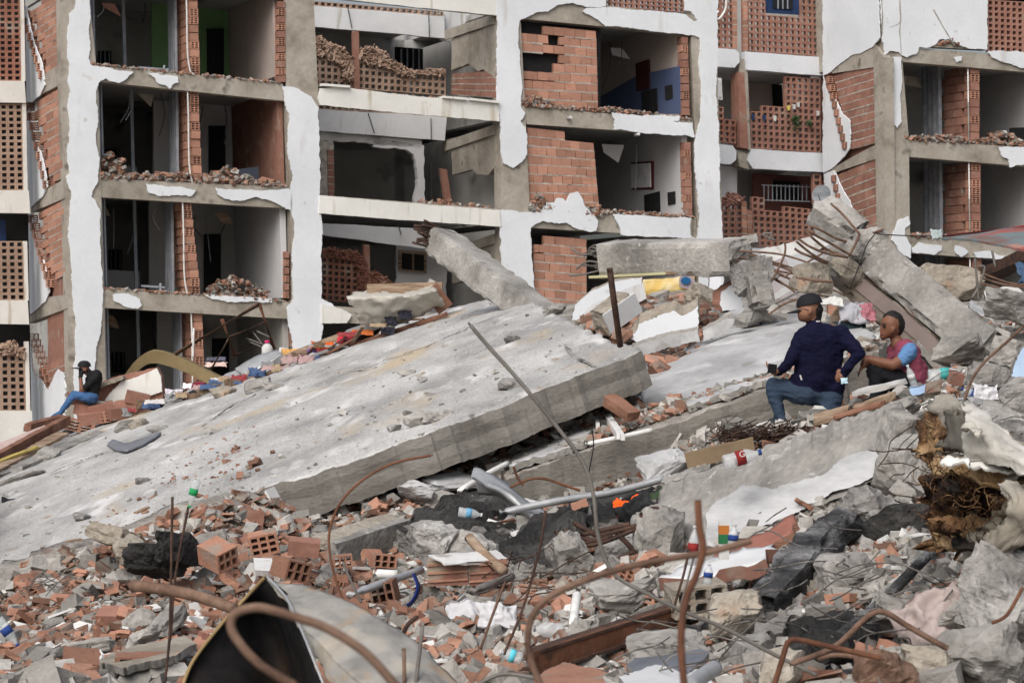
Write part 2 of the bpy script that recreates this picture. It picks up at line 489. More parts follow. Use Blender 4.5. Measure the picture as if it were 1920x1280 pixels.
def bil(q, u, w):
    """q: top-left, top-right, bottom-right, bottom-left pixels"""
    a = (q[0][0] + (q[1][0] - q[0][0]) * u, q[0][1] + (q[1][1] - q[0][1]) * u)
    b = (q[3][0] + (q[2][0] - q[3][0]) * u, q[3][1] + (q[2][1] - q[3][1]) * u)
    return (a[0] + (b[0] - a[0]) * w, a[1] + (b[1] - a[1]) * w)

lat_count = {}
def lattice(q, rows, cols, t, parent_b, mat='lattice', keep=None, depth=.14, fn=None, jit=0.0):
    """screen of square clay tubes; the first 300 of a building are single pieces"""
    fn = fn or (lambda x, y: fac(x, y, t))
    c = bil(q, .5, .5)
    scr = empty('lattice_screen', fn(*c)); set_parent(scr, parent_b)
    rest = MB()
    r = random.Random(rows * 31 + cols)
    for i in range(rows):
        for j in range(cols):
            px, py = bil(q, (j + .5) / cols, (i + .5) / rows)
            if keep and not keep(px, py): continue
            a = fn(*bil(q, j / cols, (i + .5) / rows)); b = fn(*bil(q, (j + 1) / cols, (i + .5) / rows))
            d = fn(*bil(q, (j + .5) / cols, (i + 1) / rows)); e = fn(*bil(q, (j + .5) / cols, i / rows))
            o = (a + b) / 2
            x = (b - a) * .985; z = (e - d) * .985
            if jit:
                ang = r.gauss(0, jit); x, z = x * math.cos(ang) + z * math.sin(ang), z * math.cos(ang) - x * math.sin(ang)
            y = x.cross(z).normalized() * -depth
            if y.dot(NIN) < 0 and fn.__name__ != 'sidefn': y = -y
            Mx = mat_from(o + NIN * r.uniform(0, .012), x, y, z)
            k = lat_count.get(parent_b.name, 0)
            if k < 300:
                inst('lattice_block', LATT[mat], Mx, scr)
            else:
                me = LATT[mat]
                rest.add([Mx @ vv.co for vv in me.vertices], [tuple(p.vertices) for p in me.polygons])
            lat_count[parent_b.name] = k + 1
    if rest.v:
        o = rest.build('lattice_blocks', M[mat], scr); o['kind'] = 'stuff'
    return scr

def brickwall(q, rows, cols, t, parent_b, keep=None, thick=.15, fn=None, jit=.02, dull=False, gap=.05, inward=None, odd=True, backing=True):
    """running-bond wall of single clay blocks in front of a mortar core"""
    fn = fn or (lambda x, y: fac(x, y, t))
    inward = inward or NIN
    c = bil(q, .5, .5)
    w = empty('brick_wall', fn(*c)); set_parent(w, parent_b)
    r = random.Random(rows * 17 + cols * 3 + int(q[0][0]))
    meshes = BRICK_D if dull else BRICK
    for i in range(rows):
        sh = .5 if (i % 2 and odd) else 0
        edges = [0.0] + [(j + sh) / cols for j in range(0 if sh else 1, cols)] + [1.0]
        for j in range(len(edges) - 1):
            u0, u1 = edges[j], edges[j + 1]
            px, py = bil(q, (u0 + u1) / 2, (i + .5) / rows)
            if keep and not keep(px, py): continue
            a = fn(*bil(q, u0, (i + .5) / rows)); b = fn(*bil(q, u1, (i + .5) / rows))
            d = fn(*bil(q, (u0 + u1) / 2, (i + 1) / rows)); e = fn(*bil(q, (u0 + u1) / 2, i / rows))
            x = (b - a) * (1 - gap * .7); z = (e - d) * (1 - gap * 2.4)
            ang = r.gauss(0, jit)
            x, z = x * math.cos(ang) + z * (math.sin(ang) * .5), z * math.cos(ang) - x * (math.sin(ang) * .3)
            y = inward * (thick * .8)
            Mb = mat_from((a + b) / 2 + inward * min(.016, abs(r.gauss(0, .009))), x, y, z); mb_ = r.choice(meshes)
            obj('brick', [Mb @ q_.co for q_ in mb_.vertices], [tuple(p_.vertices) for p_ in mb_.polygons], mb_.materials[0], w)
    if backing:
        mb, bed = MB(), MB()
        rj = random.Random(7)
        for i in range(rows):
            for j in range(cols):
                cs = ((j / cols, i / rows), ((j + 1) / cols, i / rows), ((j + 1) / cols, (i + 1) / rows), (j / cols, (i + 1) / rows))
                if keep and not all(keep(*bil(q, min(.98, max(.02, u)), min(.98, max(.02, ww)))) for u, ww in cs): continue
                fr = [fn(*bil(q, u, ww)) + inward * .06 for u, ww in cs]
                v, f = prism(fr, inward * (thick * .7)); mb.add(v, f)
                h = .075 / rows * rj.uniform(.7, 1.5)
                fr = [fn(*bil(q, u, ww)) + inward * rj.uniform(.002, .012) for u, ww in ((j / cols, (i + 1) / rows - h), ((j + 1) / cols, (i + 1) / rows - h), ((j + 1) / cols, min(1, (i + 1) / rows + h)), (j / cols, min(1, (i + 1) / rows + h)))]
                v, f = prism(fr, inward * .1); bed.add(v, f)
        if mb.v: mb.build('mortar_core', M['brick_dull'], w)['kind'] = 'stuff'
        if bed.v: bed.build('mortar_beds', M['mortar'], w)['kind'] = 'stuff'
    return w

def rubble_row(pts, t0, t1, n, size, parent_b, mats=('gravel_b', 'gravel_c'), seed=1, pile=0.0, name='rubble', flat=.45):
    """crumbs lying along a ledge given as front pixels"""
    r = random.Random(seed)
    mb = MB()
    for _ in range(int(n * 1.8)):
        s = r.random() * (len(pts) - 1); i = int(s); fr = s - i
        x = pts[i][0] + (pts[i + 1][0] - pts[i][0]) * fr; y = pts[i][1] + (pts[i + 1][1] - pts[i][1]) * fr
        t = r.uniform(t0, t1)
        sz = size * .62 * r.uniform(.45, 1.6)
        h = pile * r.random() ** 2 * (1 - abs(2 * s / (len(pts) - 1) - 1) * .6)
        o = deep(x, y, t) + Vector((0, 0, sz * .2 + h))
        R = Euler((r.gauss(0, .5), r.gauss(0, .5), r.uniform(0, 6.3))).to_matrix().to_4x4()
        v = [Vector((a * sz * r.uniform(.5, .9), b * sz * r.uniform(.4, .7), c * sz * flat * r.uniform(.5, 1))) for a, b, c in ((-1, -1, -1), (1, -1, -1), (1, 1, -1), (-1, 1, -1), (-1, -1, 1), (1, -1, 1), (1, 1, 1), (-1, 1, 1))]
        mb.add([o + (R @ p) for p in v], [(3, 2, 1, 0), (4, 5, 6, 7), (0, 1, 5, 4), (1, 2, 6, 5), (2, 3, 7, 6), (3, 0, 4, 7)], 0 if r.random() < .72 else 1)
    o = mb.build(name, [M[k] for k in mats], parent_b); o['kind'] = 'stuff'
    return o

# ---- columns of the concrete frame
def column(L, R, parent, t1=.5, t0=0.0):
    return fprism('column', L + R[::-1], t0, t1, M['frame'], parent)
C1L = [(112, -60), (113, 0), (116, 158), (122, 340), (127, 560), (131, 800), (133, 860)]
C1R = [(166, -60), (168, 0), (184, 160), (190, 370), (196, 580), (200, 800), (202, 860)]
C2L = [(533, -60), (533, 0), (537, 190), (543, 345), (547, 560), (552, 760)]
C2R = [(586, -60), (588, 0), (598, 200), (600, 400), (603, 600), (606, 760)]
C3L = [(931, -60), (932, 0), (938, 225), (941, 420), (945, 760)]
C3R = [(974, -60), (976, 35), (986, 232), (995, 425), (1000, 760)]
C4L = [(1292, -60), (1296, 60), (1303, 245), (1308, 440), (1312, 700)]
C4R = [(1342, -60), (1343, 0), (1348, 240), (1355, 440), (1360, 700)]
for L_, R_ in ((C1L, C1R), (C2L, C2R), (C3L, C3R), (C4L, C4R)): column(L_, R_, bldA)
column([(1650, -60), (1651, 0), (1659, 111), (1661, 279), (1663, 430), (1668, 700)], [(1688, -60), (1690, 0), (1692, 114), (1704, 262), (1706, 430), (1710, 700)], bldB)

# ---- beams and floor plates, bay by bay: (top-left, top-right, bottom-right, bottom-left)
bayA = [[(168, -75), (533, -32), (533, 0), (168, -44)], [(176, 123), (530, 157), (537, 190), (184, 153)], [(186, 335), (543, 351), (544, 391), (190, 370)], [(192, 541), (547, 567), (547, 598), (196, 577)], [(199, 752), (552, 768), (552, 800), (200, 786)]]
bayB = [[(588, -42), (932, -8), (933, 29), (588, -8)], [(598, 166), (934, 193), (938, 227), (598, 196)], [(600, 366), (938, 392), (940, 425), (600, 400)], [(603, 572), (942, 596), (943, 624), (603, 602)], [(606, 770), (945, 780), (945, 810), (606, 800)]]
bayC = [[(976, -6), (1296, 28), (1298, 66), (976, 35)], [(980, 200), (1299, 226), (1302, 254), (988, 233)], [(992, 398), (1305, 408), (1308, 446), (995, 427)], [(1000, 590), (1310, 600), (1311, 630), (1001, 622)]]
bayR = [[(1690, 88), (2260, 134), (2260, 164), (1692, 116)], [(1692, 262), (2260, 298), (2260, 340), (1704, 294)], [(1706, 443), (2260, 478), (2260, 516), (1708, 474)], [(1710, 640), (2260, 650), (2260, 680), (1710, 670)], [(1688, -90), (2260, -62), (2260, -36), (1688, -62)]]
# bay B beams carry the balcony parapets; the room wall stands in the recess
def plates(bay, parent, depth, t_beam=.38, t_start=.383):
    for q in bay:
        fprism('beam', q, 0.02, t_beam, M['frame'], parent)
        s = [q[0], q[1], (q[1][0], q[1][1] + 12), (q[0][0], q[0][1] + 12)]
        s = [(x, y + 1.5) for x, y in s]
        dprism('floor_slab', s, t_start, depth, M['room'], parent)
plates(bayA, bldA, 9.0); plates(bayB, bldA, 10.0, .30, 3.8 + .16); plates(bayC, bldA, 9.5); plates(bayR, bldB, 9.0)

def back(x0, y0, x1, y1, t, mat, parent, thick=.12, name='back_wall'):
    return dprism(name, [(x0, y0), (x1, y0), (x1, y1), (x0, y1)], t, t + thick, mat, parent)
def cross(xt, xb, yt, yb, t0, t1, mat, parent, w=9, name='cross_wall'):
    """wall that runs into the building from the front edge (xt, yt)-(xb, yb)"""
    return dprism(name, [(xt, yt), (xt + w, yt), (xb + w, yb), (xb, yb)], t0, t1, mat, parent)

# ---- bay A: rooms with stud walls and a broken clay partition
for k, (yt, yb, xl, xr) in enumerate([(-44, 140, 168, 533), (150, 345, 184, 540), (366, 556, 190, 546), (574, 770, 196, 551)]):
    back(xl - 20, yt - 30, xr + 30, yb + 40, 8.0, M['room'], bldA)
    cross(xl - 6, xl - 3, yt - 8, yb + 4, .5, 8.0, M['room'], bldA, 6)
    xp = [358, 361, 352, 368][k]
    # right-hand room: back wall nearer, with a doorway
    m2 = [M['room_green'], M['room_white'], M['room'], M['room']][k]
    back(xp + 10, yt - 10, xr + 20, yb + 20, 4.6, m2, bldA)
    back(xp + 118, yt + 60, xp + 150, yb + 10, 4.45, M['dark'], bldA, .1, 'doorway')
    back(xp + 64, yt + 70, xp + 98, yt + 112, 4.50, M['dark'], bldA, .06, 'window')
    for s_ in range(4): back(xp + 67 + s_ * 8, yt + 71, xp + 69 + s_ * 8, yt + 111, 4.42, M['stud'], bldA, .03, 'window_bar')
    # right side wall, its raw end showing clay
    cross(xr - 17, xr - 12, yt + 4, yb + 2, .25, 4.5, [M['room_pink'], M['brick_dull'], M['room_white'], M['room']][k], bldA, 11)
    # studs: two thin tracks at the opening and a run of sheet studs before the partition
    for dx, w, t in ((14, 3, .9), (20, 3, .95), (60, 7, 3.5), (112, 6, 3.0)):
        dprism('metal_stud', [(xl + dx, yt - 2), (xl + dx + w, yt - 2), (xl + dx + w + 5, yb), (xl + dx + 5, yb)], t, t + .06, M['stud'], bldA)
    for s_ in range(4):
        dprism('metal_stud', [(xp - 14 + s_ * 1, yt), (xp - 9 + s_ * 1, yt), (xp - 7 + s_, yb), (xp - 12 + s_, yb)], .95 + s_ * .25, 1.05 + s_ * .25, M['stud'], bldA)
    dprism('lower_panel', [(xl + 70, yb - 62), (xl + 165, yb - 57), (xl + 165, yb + 3), (xl + 70, yb + 3)], 5.2, 5.26, [M['room'], M['room_white'], M['room_white'], M['room']][k], bldA)
    if k == 1: dprism('painted_panel', [(xl + 40, yb - 75), (xl + 100, yb - 70), (xl + 100, yb + 3), (xl + 40, yb + 3)], 6.4, 6.46, M['room_green'], bldA)
    for wx in (xl + 112, xl + 148):
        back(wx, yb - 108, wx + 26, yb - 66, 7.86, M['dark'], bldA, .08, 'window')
        for s_ in range(3): back(wx + 2 + s_ * 9, yb - 107, wx + 4 + s_ * 9, yb - 67, 7.80, M['stud'], bldA, .03, 'window_bar')
    # clay partition: courses of blocks, hollow end towards us
    tilt = [6, 8, 20, 6][k]
    pw = empty('brick_partition', deep(xp, (yt + yb) / 2, .3)); set_parent(pw, bldA)
    rows = 12
    for i in range(rows):
        y0 = yt + (yb - yt) * i / rows + 12; y1 = yt + (yb - yt) * (i + 1) / rows + 12
        x0 = xp - tilt * .4 + tilt * (i + .5) / rows
        a = deep(x0, (y0 + y1) / 2, .12); b = deep(x0 + 17, (y0 + y1) / 2 + 1, .12)
        z = deep(x0, y0, .12) - deep(x0, y1, .12)
        rr = random.Random(k * 50 + i)
        for jj in range(4):
            t0 = .0 + jj * .36 + (.18 if i % 2 and jj else 0) + rr.uniform(0, .05)
            oM = mat_from((a + b) / 2 + NIN * t0, (b - a) * .96, NIN * .345, z * .93)
            inst('brick', HOLE6 if (jj == 0 and rr.random() < .55) else rr.choice(BRICK), oM, pw)
    # conduit hanging along the partition
    q = [deep(xp - 8, yt + 6, .1), deep(xp - 6, yt + 60, .1), deep(xp - 4, yb - 40, .12), deep(xp + 2, yb - 2, .1)]
    v, f = tube_geo(spline(q, 5), .022, 6); obj('conduit', v, f, M['pvc'], bldA, True)
# floor-edge crumbs and fallen blocks
rubble_row([(172, 121), (350, 139), (528, 156)], -.02, .5, 260, .09, bldA, seed=11)
rubble_row([(187, 334), (280, 338), (370, 343), (450, 347), (542, 351)], -.02, .8, 420, .11, bldA, seed=12, pile=.25)
rubble_row([(188, 334), (215, 335), (240, 336)], .1, .9, 120, .13, bldA, seed=22, pile=.75)
rubble_row([(385, 344), (430, 346), (480, 348)], .1, .9, 120, .14, bldA, seed=23, pile=.45)
rubble_row([(193, 541), (370, 553), (545, 566)], -.02, .5, 240, .08, bldA, seed=13)
rubble_row([(400, 556), (450, 559), (508, 563)], .2, .7, 190, .10, bldA, seed=24, pile=.62)
for k, (x, y, s, rz) in enumerate([(228, 326, .34, .4), (430, 330, .36, .8), (418, 338, .3, -.3), (355, 338, .3, .1), (466, 336, .3, .5), (505, 342, .3, -.2)]):
    o = deep(x, y, .35)
    R = Euler((.25 * math.sin(k * 3), .3 * math.cos(k * 5), rz)).to_matrix()
    inst('fallen_block', HOLE6 if k % 3 == 0 else BRICK[k % 6], mat_from(o, R @ Vector((s * 1.2, 0, 0)), R @ Vector((0, s * .7, 0)), R @ Vector((0, 0, s * .75))), bldA)
o_ = dprism('fallen_panel', [(445, 316), (503, 308), (506, 340), (452, 342)], .9, .95, plain('slate_panel', (.045, .055, .075)), bldA)
for (x0, y0, x1, y1) in ((268, 123, 325, 127), (270, 327, 312, 330), (274, 535, 318, 538)):
    v, f = bar(deep(x0, y0, .5), deep(x1, y1, .5), .06, .05); obj('metal_track', v, f, M['stud'], bldA)
    v, f = bar(deep(x1 - 8, y1 - 8, .5), deep(x1 - 8, y1 + 6, .5), .05, .05); obj('metal_track', v, f, M['stud'], bldA)
# wall stub beside column two: raw ends of the broken cross walls
for (x0, x1, yt, yb) in ((520, 544, 2, 155), (545, 549, 400, 470), (536, 549, 470, 560), (560, 548, 610, 650)):
    x0, x1 = min(x0, x1), max(x0, x1)
    n = max(2, int((yb - yt) / 13))
    for i in range(n):
        a = deep(x0 - 2, yt + (yb - yt) * (i + .5) / n, -.02); b = deep(x1 - 6, yt + (yb - yt) * (i + .5) / n, -.02)
        inst('brick_stub', HOLE6 if i % 2 else BRICK_D[i % 6], mat_from((a + b) / 2, (b - a) * .7, NIN * .3, Vector((0, 0, .17))), bldA)

rw = random.Random(77)
for (x0, x1, yt) in ((200, 330, -10), (200, 330, 165), (200, 330, 378), (200, 340, 588), (385, 500, 185), (385, 500, 392), (1700, 1800, 130), (1710, 1800, 310), (1150, 1260, 262), (1150, 1260, 70)):
    for _ in range(4):
        x = rw.uniform(x0, x1); t = rw.uniform(1.0, 3.5); L = rw.uniform(20, 95)
        q = [deep(x, yt, t), deep(x + rw.gauss(0, 5), yt + L * .5, t), deep(x + rw.gauss(0, 10), yt + L, t)]
        v, f = tube_geo(spline(q, 4), .012, 5); obj('hanging_cable', v, f, M['stud'] if rw.random() < .4 else M['darkcloth'], bldA if x < 1400 else bldB)
    x = rw.uniform(x0, x1 - 40); t = rw.uniform(1.5, 3.0)
    dprism('hanging_panel', [(x, yt), (x + rw.uniform(20, 45), yt + 2), (x + rw.uniform(25, 50), yt + rw.uniform(18, 40)), (x + rw.uniform(2, 12), yt + rw.uniform(10, 25))], t, t + .04, rw.choice([M['room_white'], M['brick_dull'], M['timber'], M['frame']]), bldA if x < 1400 else bldB)
# ---- bay B: deep balconies
TB = 3.8
E3 = ((932, 0), (941, 420))
mS = M['room']
for k, (yt, yb) in enumerate([(-8, 178), (200, 380), (404, 584), (604, 790)]):
    # room shell behind the recess
    back(560, yt - 40, 960, yb + 60, 8.5, M['room'], bldA)
    cross(592, 596, yt - 10, yb + 6, .5, 8.5, M['room'], bldA, 6)
    if k < 3:
        # balcony's cross wall on the side of column three: raw upper panel, broken along its foot
        lo = [(935, yt + 158), (925, yt + 152), (905, yt + 138), (897, yt + 142), (878, yt + 128), (846, yt + 140)] if k == 0 else [(935, yt + 112), (915, yt + 128), (895, yt + 126), (885, yt + 118), (848, yt + 128)]
        poly = [(x - 6 if x > 930 else x, y) for x, y in [(846, yt + 82), (935, yt + 36)] + lo]
        v, f = prism([side(x, y, *E3) for x, y in rag(poly, 1.2, 8, 70 + k)], Vector((.15, .03, 0)))
        obj('balcony_side_wall', v, f, M['frame'], bldA)
        poly = [(836, yt + 66), (928, yt + 35), (928, yt + 53), (836, yt + 84)]
        v, f = prism([side(x, y, *E3) + Vector((-.06, -.01, 0)) for x, y in poly], Vector((.05, .01, 0)))
        obj('edge_beam', v, f, M['frame'], bldA)
fprism('recess_wall', [(826, -60), (944, -50), (944, 92), (826, 76)], TB + .3, TB + .4, M['greyband'], bldA)
# lintel bands of the recessed wall
for (a, b, c, d) in (((586, 11), (833, 31), (834, 72), (586, 50)), ((596, 205), (838, 219), (834, 264), (597, 245)), ((600, 418), (840, 432), (838, 472), (601, 440))):
    fprism('lintel_band', rag([a, b, c, d], .6, 12, int(a[1])), TB, TB + .15, M['greyband'], bldA)
lattice([(588, 2), (832, 22), (832, 31), (588, 11)], 1, 21, TB + .02, bldA, 'lattice_tan')
lattice([(597, 197), (838, 212), (838, 219), (597, 204)], 1, 21, TB + .02, bldA, 'lattice_tan')
keepB1 = [(588, 95), (610, 100), (635, 112), (660, 118), (672, 115), (700, 108), (712, 118), (735, 124), (755, 130), (790, 134), (834, 128), (836, 182), (588, 165)]
lattice([(588, 74), (836, 92), (836, 180), (588, 160)], 7, 21, TB, bldA, 'lattice_tan', lambda x, y: inpoly(x, y, keepB1))
# broken tops of the lattice: loose tube walls piled on it
def lattice_heap(poly, t, n, parent, seed, mat='lattice_tan'):
    r = random.Random(seed); mb = MB()
    xs = [p[0] for p in poly]; ys = [p[1] for p in poly]
    k = 0
    n = int(n * 1.7)
    while k < n:
        x, y = r.uniform(min(xs), max(xs)), r.uniform(min(ys), max(ys))
        if not inpoly(x, y, poly): continue
        k += 1
        c = fac(x, y, t + r.uniform(-.06, .12)); a = r.gauss(0, .9); L = r.uniform(.03, .11)
        d = Vector((math.cos(a), .4 * r.gauss(0, 1), math.sin(a))) * L
        v, f = bar(c - d, c + d, r.uniform(.03, .10), r.uniform(.015, .03), Vector((r.gauss(0, .5), r.gauss(0, .5), 1))); mb.add(v, f)
    o = mb.build('broken_lattice', M[mat], parent); o['kind'] = 'stuff'
lattice_heap([(588, 72), (600, 70), (612, 80), (640, 88), (660, 112), (662, 150), (645, 150), (640, 120), (588, 98)], TB - .05, 260, bldA, 1)
lattice_heap([(674, 92), (700, 88), (716, 96), (730, 112), (745, 120), (765, 130), (800, 138), (830, 130), (832, 140), (760, 142), (720, 124), (676, 116)], TB - .05, 260, bldA, 2)
for x, yt, yb in ((662, 58, 170), (682, 458, 545)):
    fprism('slim_post', [(x, yt), (x + 11, yt + 1), (x + 13, yb), (x + 2, yb)], TB - .1, TB + .05, M['brick_dull'], bldA)
# low clay wall along the balcony's side
brickwall([(846, 138), (934, 132), (934, 184), (846, 178)], 4, 4, 0, bldA, fn=lambda x, y: side(x, y, *E3), inward=Vector((.9, .3, 0)).normalized(), dull=True)
# second balcony: open room behind, broken door wall
fprism('broken_wall', rag([(700, 262), (795, 272), (797, 384), (778, 383), (783, 330), (776, 290), (760, 280), (700, 275)], 2, 8, 5), TB + .1, TB + .3, M['room_white'], bldA)
fprism('broken_wall', rag([(600, 246), (790, 262), (792, 278), (600, 262)], 2, 8, 6), TB + .1, TB + .3, M['room'], bldA)
fprism('broken_wall', rag([(600, 262), (626, 266), (624, 300), (616, 330), (622, 372), (600, 370)], 2, 8, 8), TB + .1, TB + .3, M['mortar'], bldA)
fprism('leaning_post', [(826, 316), (838, 318), (848, 386), (836, 386)], TB - .6, TB - .45, M['brick_dull'], bldA)
brickwall([(614, 280), (626, 281), (628, 372), (616, 370)], 7, 1, TB + .05, bldA, dull=True, odd=False)
rubble_row([(790, 383), (860, 388), (934, 393)], .1, 2.0, 140, .11, bldA, seed=31, pile=.2)
rubble_row([(600, 167), (700, 174), (934, 193)], .1, .5, 120, .07, bldA, seed=32)
for (x0, y0, x1, y1) in ((600, 160, 652, 164), (826, 183, 872, 187), (876, 187, 932, 193)):
    v, f = bar(deep(x0, y0, .05), deep(x1, y1, .05), .5, .06); obj('loose_coping', v, f, M['band'], bldA)
# third balcony
lattice([(602, 470), (740, 482), (740, 575), (602, 562)], 8, 12, TB, bldA, 'lattice', lambda x, y: inpoly(x, y, [(600, 470), (640, 474), (672, 482), (690, 512), (715, 520), (742, 540), (742, 580), (600, 570)]))
lattice_heap([(602, 466), (670, 472), (684, 490), (690, 560), (676, 560), (668, 490), (602, 478)], TB - .05, 240, bldA, 3, 'lattice')
lattice_heap([(692, 508), (715, 516), (742, 540), (745, 556), (715, 545), (694, 530)], TB - .05, 160, bldA, 4, 'lattice')
fprism('broken_wall', rag([(742, 448), (838, 458), (838, 600), (742, 590)], 2, 8, 9), TB + 1.5, TB + 1.6, M['room_white'], bldA)
fprism('window', [(748, 468), (800, 472), (800, 512), (748, 508)], TB + 1.42, TB + 1.49, M['timber'], bldA)
fprism('pane', [(754, 474), (773, 476), (773, 506), (754, 504)], TB + 1.38, TB + 1.41, M['dark'], bldA)
fprism('pane', [(777, 476), (795, 478), (795, 508), (777, 506)], TB + 1.38, TB + 1.41, M['dark'], bldA)
# barred window of the upper balcony room
fprism('window', [(742, 88), (793, 92), (793, 132), (742, 128)], TB + 2.2, TB + 2.3, M['dark'], bldA)
for x in (752, 763, 774, 785): fprism('window_bar', [(x, 92), (x + 2, 92), (x + 2, 130), (x, 130)], TB + 2.1, TB + 2.15, M['stud'], bldA)
for pts in ([(652, 14), (660, 54)], [(804, 28), (805, 72)], [(690, 212), (702, 250)], [(808, 222), (810, 380)], [(745, 416), (752, 440)]):
    v, f = tube_geo(spline([fac(x, y, TB - .08) for x, y in pts], 3), .014, 5); obj('cable', v, f, M['darkcloth'], bldA)

# ---- bay C: clay infill left, open room right
brickwall([(978, 44), (1118, 58), (1122, 208), (978, 202)], 9, 7, .10, bldA, keep=lambda x, y: not (972 < x < 1026 and 104 < y < 136) and not (1034 < x < 1048 and y < 112) and not (x < 1010 and y < 56) and not (1026 < x < 1036 and 112 < y < 132), jit=.05)
brickwall([(988, 238), (1112, 252), (1124, 396), (992, 396)], 9, 7, .10, bldA, keep=lambda x, y: y > 246 + (x - 990) * .13 or x < 1060)
brickwall([(1000, 440), (1100, 448), (1100, 600), (1002, 590)], 9, 5, .10, bldA, keep=lambda x, y: not (x < 1016 and y < 462) and not (1045 < x < 1052 and y < 458))
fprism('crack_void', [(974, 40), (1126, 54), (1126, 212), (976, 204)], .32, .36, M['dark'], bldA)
for k, (yt, yb) in enumerate([(38, 212), (236, 402), (430, 600)]):
    back(940, yt - 30, 1320, yb + 60, 8.5, M['room'], bldA)
    cross(976 + 6 * k, 984 + 6 * k, yt - 6, yb + 4, .5, 8.5, M['room'], bldA, 5)
    dprism('cross_wall', [(1279 + 5 * k, yt + 2), (1289 + 5 * k, yt + 2), (1292 + 5 * k, yb + 8), (1282 + 5 * k, yb + 8)], .2, 8.5, [M['room_pink'], M['room_white'], M['room_white']][k], bldA)
    n = 10
    for i in range(n):
        y = yt + 30 + (yb - yt - 26) * (i + .5) / n
        a = deep(1278 + 5 * k + i * .4, y, 0); b = deep(1290 + 5 * k + i * .4, y + 1, 0)
        inst('brick_stub', HOLE6 if i % 3 == 1 else BRICK_D[i % 6], mat_from((a + b) / 2, (b - a) * .95, NIN * .3, Vector((0, 0, .2))), bldA)
ES = ((1279, 70), (1289, 405))
def on_side(name, poly, mat, off=.03):
    v, f = prism([side(x, y, *ES) + Vector((-off, -off * .3, 0)) for x, y in poly], Vector((off * .9, off * .27, 0)))
    obj(name, v, f, mat, bldA)
on_side('painted_dado', [(1120, 186), (1196, 142), (1276, 124), (1278, 214), (1120, 214)], M['room_blue'])
on_side('door', [(1195, 120), (1219, 112), (1221, 166), (1197, 172)], plain('dark_red_door', (.05, .012, .012)), .06)
on_side('doorway', [(1206, 172), (1234, 166), (1236, 212), (1207, 214)], M['dark'], .06)
on_side('wall_panel', [(1250, 162), (1263, 159), (1264, 184), (1251, 188)], M['dark'], .06)
on_side('picture_frame', [(1186, 305), (1227, 302), (1228, 355), (1188, 356)], plain('red_frame', (.10, .02, .02)), .06)
on_side('picture', [(1188, 308), (1224, 306), (1225, 351), (1189, 353)], plain('white_picture', (.80, .80, .82)), .09)
on_side('doorway', [(1211, 366), (1239, 359), (1241, 402), (1212, 403)], M['dark'], .06)
on_side('wall_panel', [(1255, 361), (1268, 359), (1269, 382), (1256, 385)], M['dark'], .06)
rubble_row([(980, 200), (1060, 206), (1150, 211), (1220, 217), (1298, 226)], -.03, .4, 420, .085, bldA, seed=41, pile=.12)
rubble_row([(994, 398), (1040, 396), (1110, 402), (1160, 402), (1300, 408)], -.03, .4, 380, .085, bldA, seed=42, pile=.15)
rubble_row([(980, 198), (1000, 200), (1040, 203)], -.04, .2, 120, .11, bldA, seed=43, pile=.3)
rubble_row([(994, 397), (1010, 396), (1030, 394)], -.04, .2, 120, .11, bldA, seed=44, pile=.5)
rubble_row([(1098, 402), (1115, 403), (1130, 404)], -.05, .3, 60, .14, bldA, seed=45, pile=.35)
lattice([(1136, -14), (1282, 0), (1282, 24), (1136, 12)], 3, 14, .12, bldA, 'lattice_red')
fprism('upper_wall', [(976, -60), (1136, -60), (1136, 12), (976, -4)], .02, .3, M['frame'], bldA)

# ---- plaster of block A, torn outlines traced from the photograph
A_ = bldA
plaster([(143, -30), (160, -30), (168, 5), (170, 30), (167, 60), (170, 90), (166, 110), (172, 123), (186, 125), (250, 135), (235, 150), (223, 156), (205, 152), (198, 147), (185, 156), (180, 175), (184, 215), (180, 265), (187, 300), (184, 340), (171, 368), (178, 374), (188, 395), (190, 480), (193, 540), (191, 600), (187, 630), (180, 652), (177, 700), (176, 760), (170, 830), (140, 830), (140, 730), (138, 690), (143, 665), (141, 630), (142, 600), (137, 560), (133, 480), (128, 440), (131, 400), (134, 362), (124, 332), (131, 325), (127, 290), (130, 250), (127, 200), (132, 170), (127, 150), (130, 118), (127, 110), (127, 60), (131, 40), (130, 25), (141, 15)], A_)
plaster([(278, 137), (332, 143), (335, 155), (325, 158), (318, 167), (310, 160), (296, 156), (290, 146)], A_)
plaster([(273, 345), (330, 350), (368, 357), (358, 368), (330, 366), (300, 368), (280, 362)], A_, t=.02)
plaster([(405, 352), (480, 357), (540, 353), (545, 356), (547, 396), (530, 388), (505, 376), (480, 369), (450, 377), (420, 372), (408, 364)], A_)
plaster([(212, 552), (240, 550), (262, 560), (266, 572), (258, 579), (236, 575), (214, 564)], A_, t=.02)
plaster([(383, 553), (440, 556), (510, 560), (510, 567), (470, 565), (440, 567), (400, 561)], A_, t=.02)
plaster([(530, 162), (548, 163), (562, 168), (585, 182), (597, 202), (599, 240), (601, 400), (604, 420), (603, 560), (624, 570), (628, 580), (605, 602), (602, 650), (600, 700), (552, 700), (549, 640), (540, 600), (537, 577), (551, 560), (548, 470), (553, 420), (546, 395), (545, 352), (550, 330), (540, 290), (540, 260), (543, 215), (534, 190)], A_)
plaster([(588, -45), (934, -12), (936, 30), (760, 12), (588, -7)], A_, M['band'], .0, .5)
plaster([(600, 166), (640, 163), (780, 181), (935, 193), (937, 228), (760, 213), (600, 197), (596, 185)], A_, M['band'], -.04, .6)
plaster([(600, 366), (760, 380), (900, 391), (937, 394), (940, 425), (760, 413), (598, 400)], A_, M['band'], -.04, .6)
plaster([(603, 570), (640, 578), (660, 590), (650, 606), (603, 606)], A_, M['band'], -.04, 1.2)
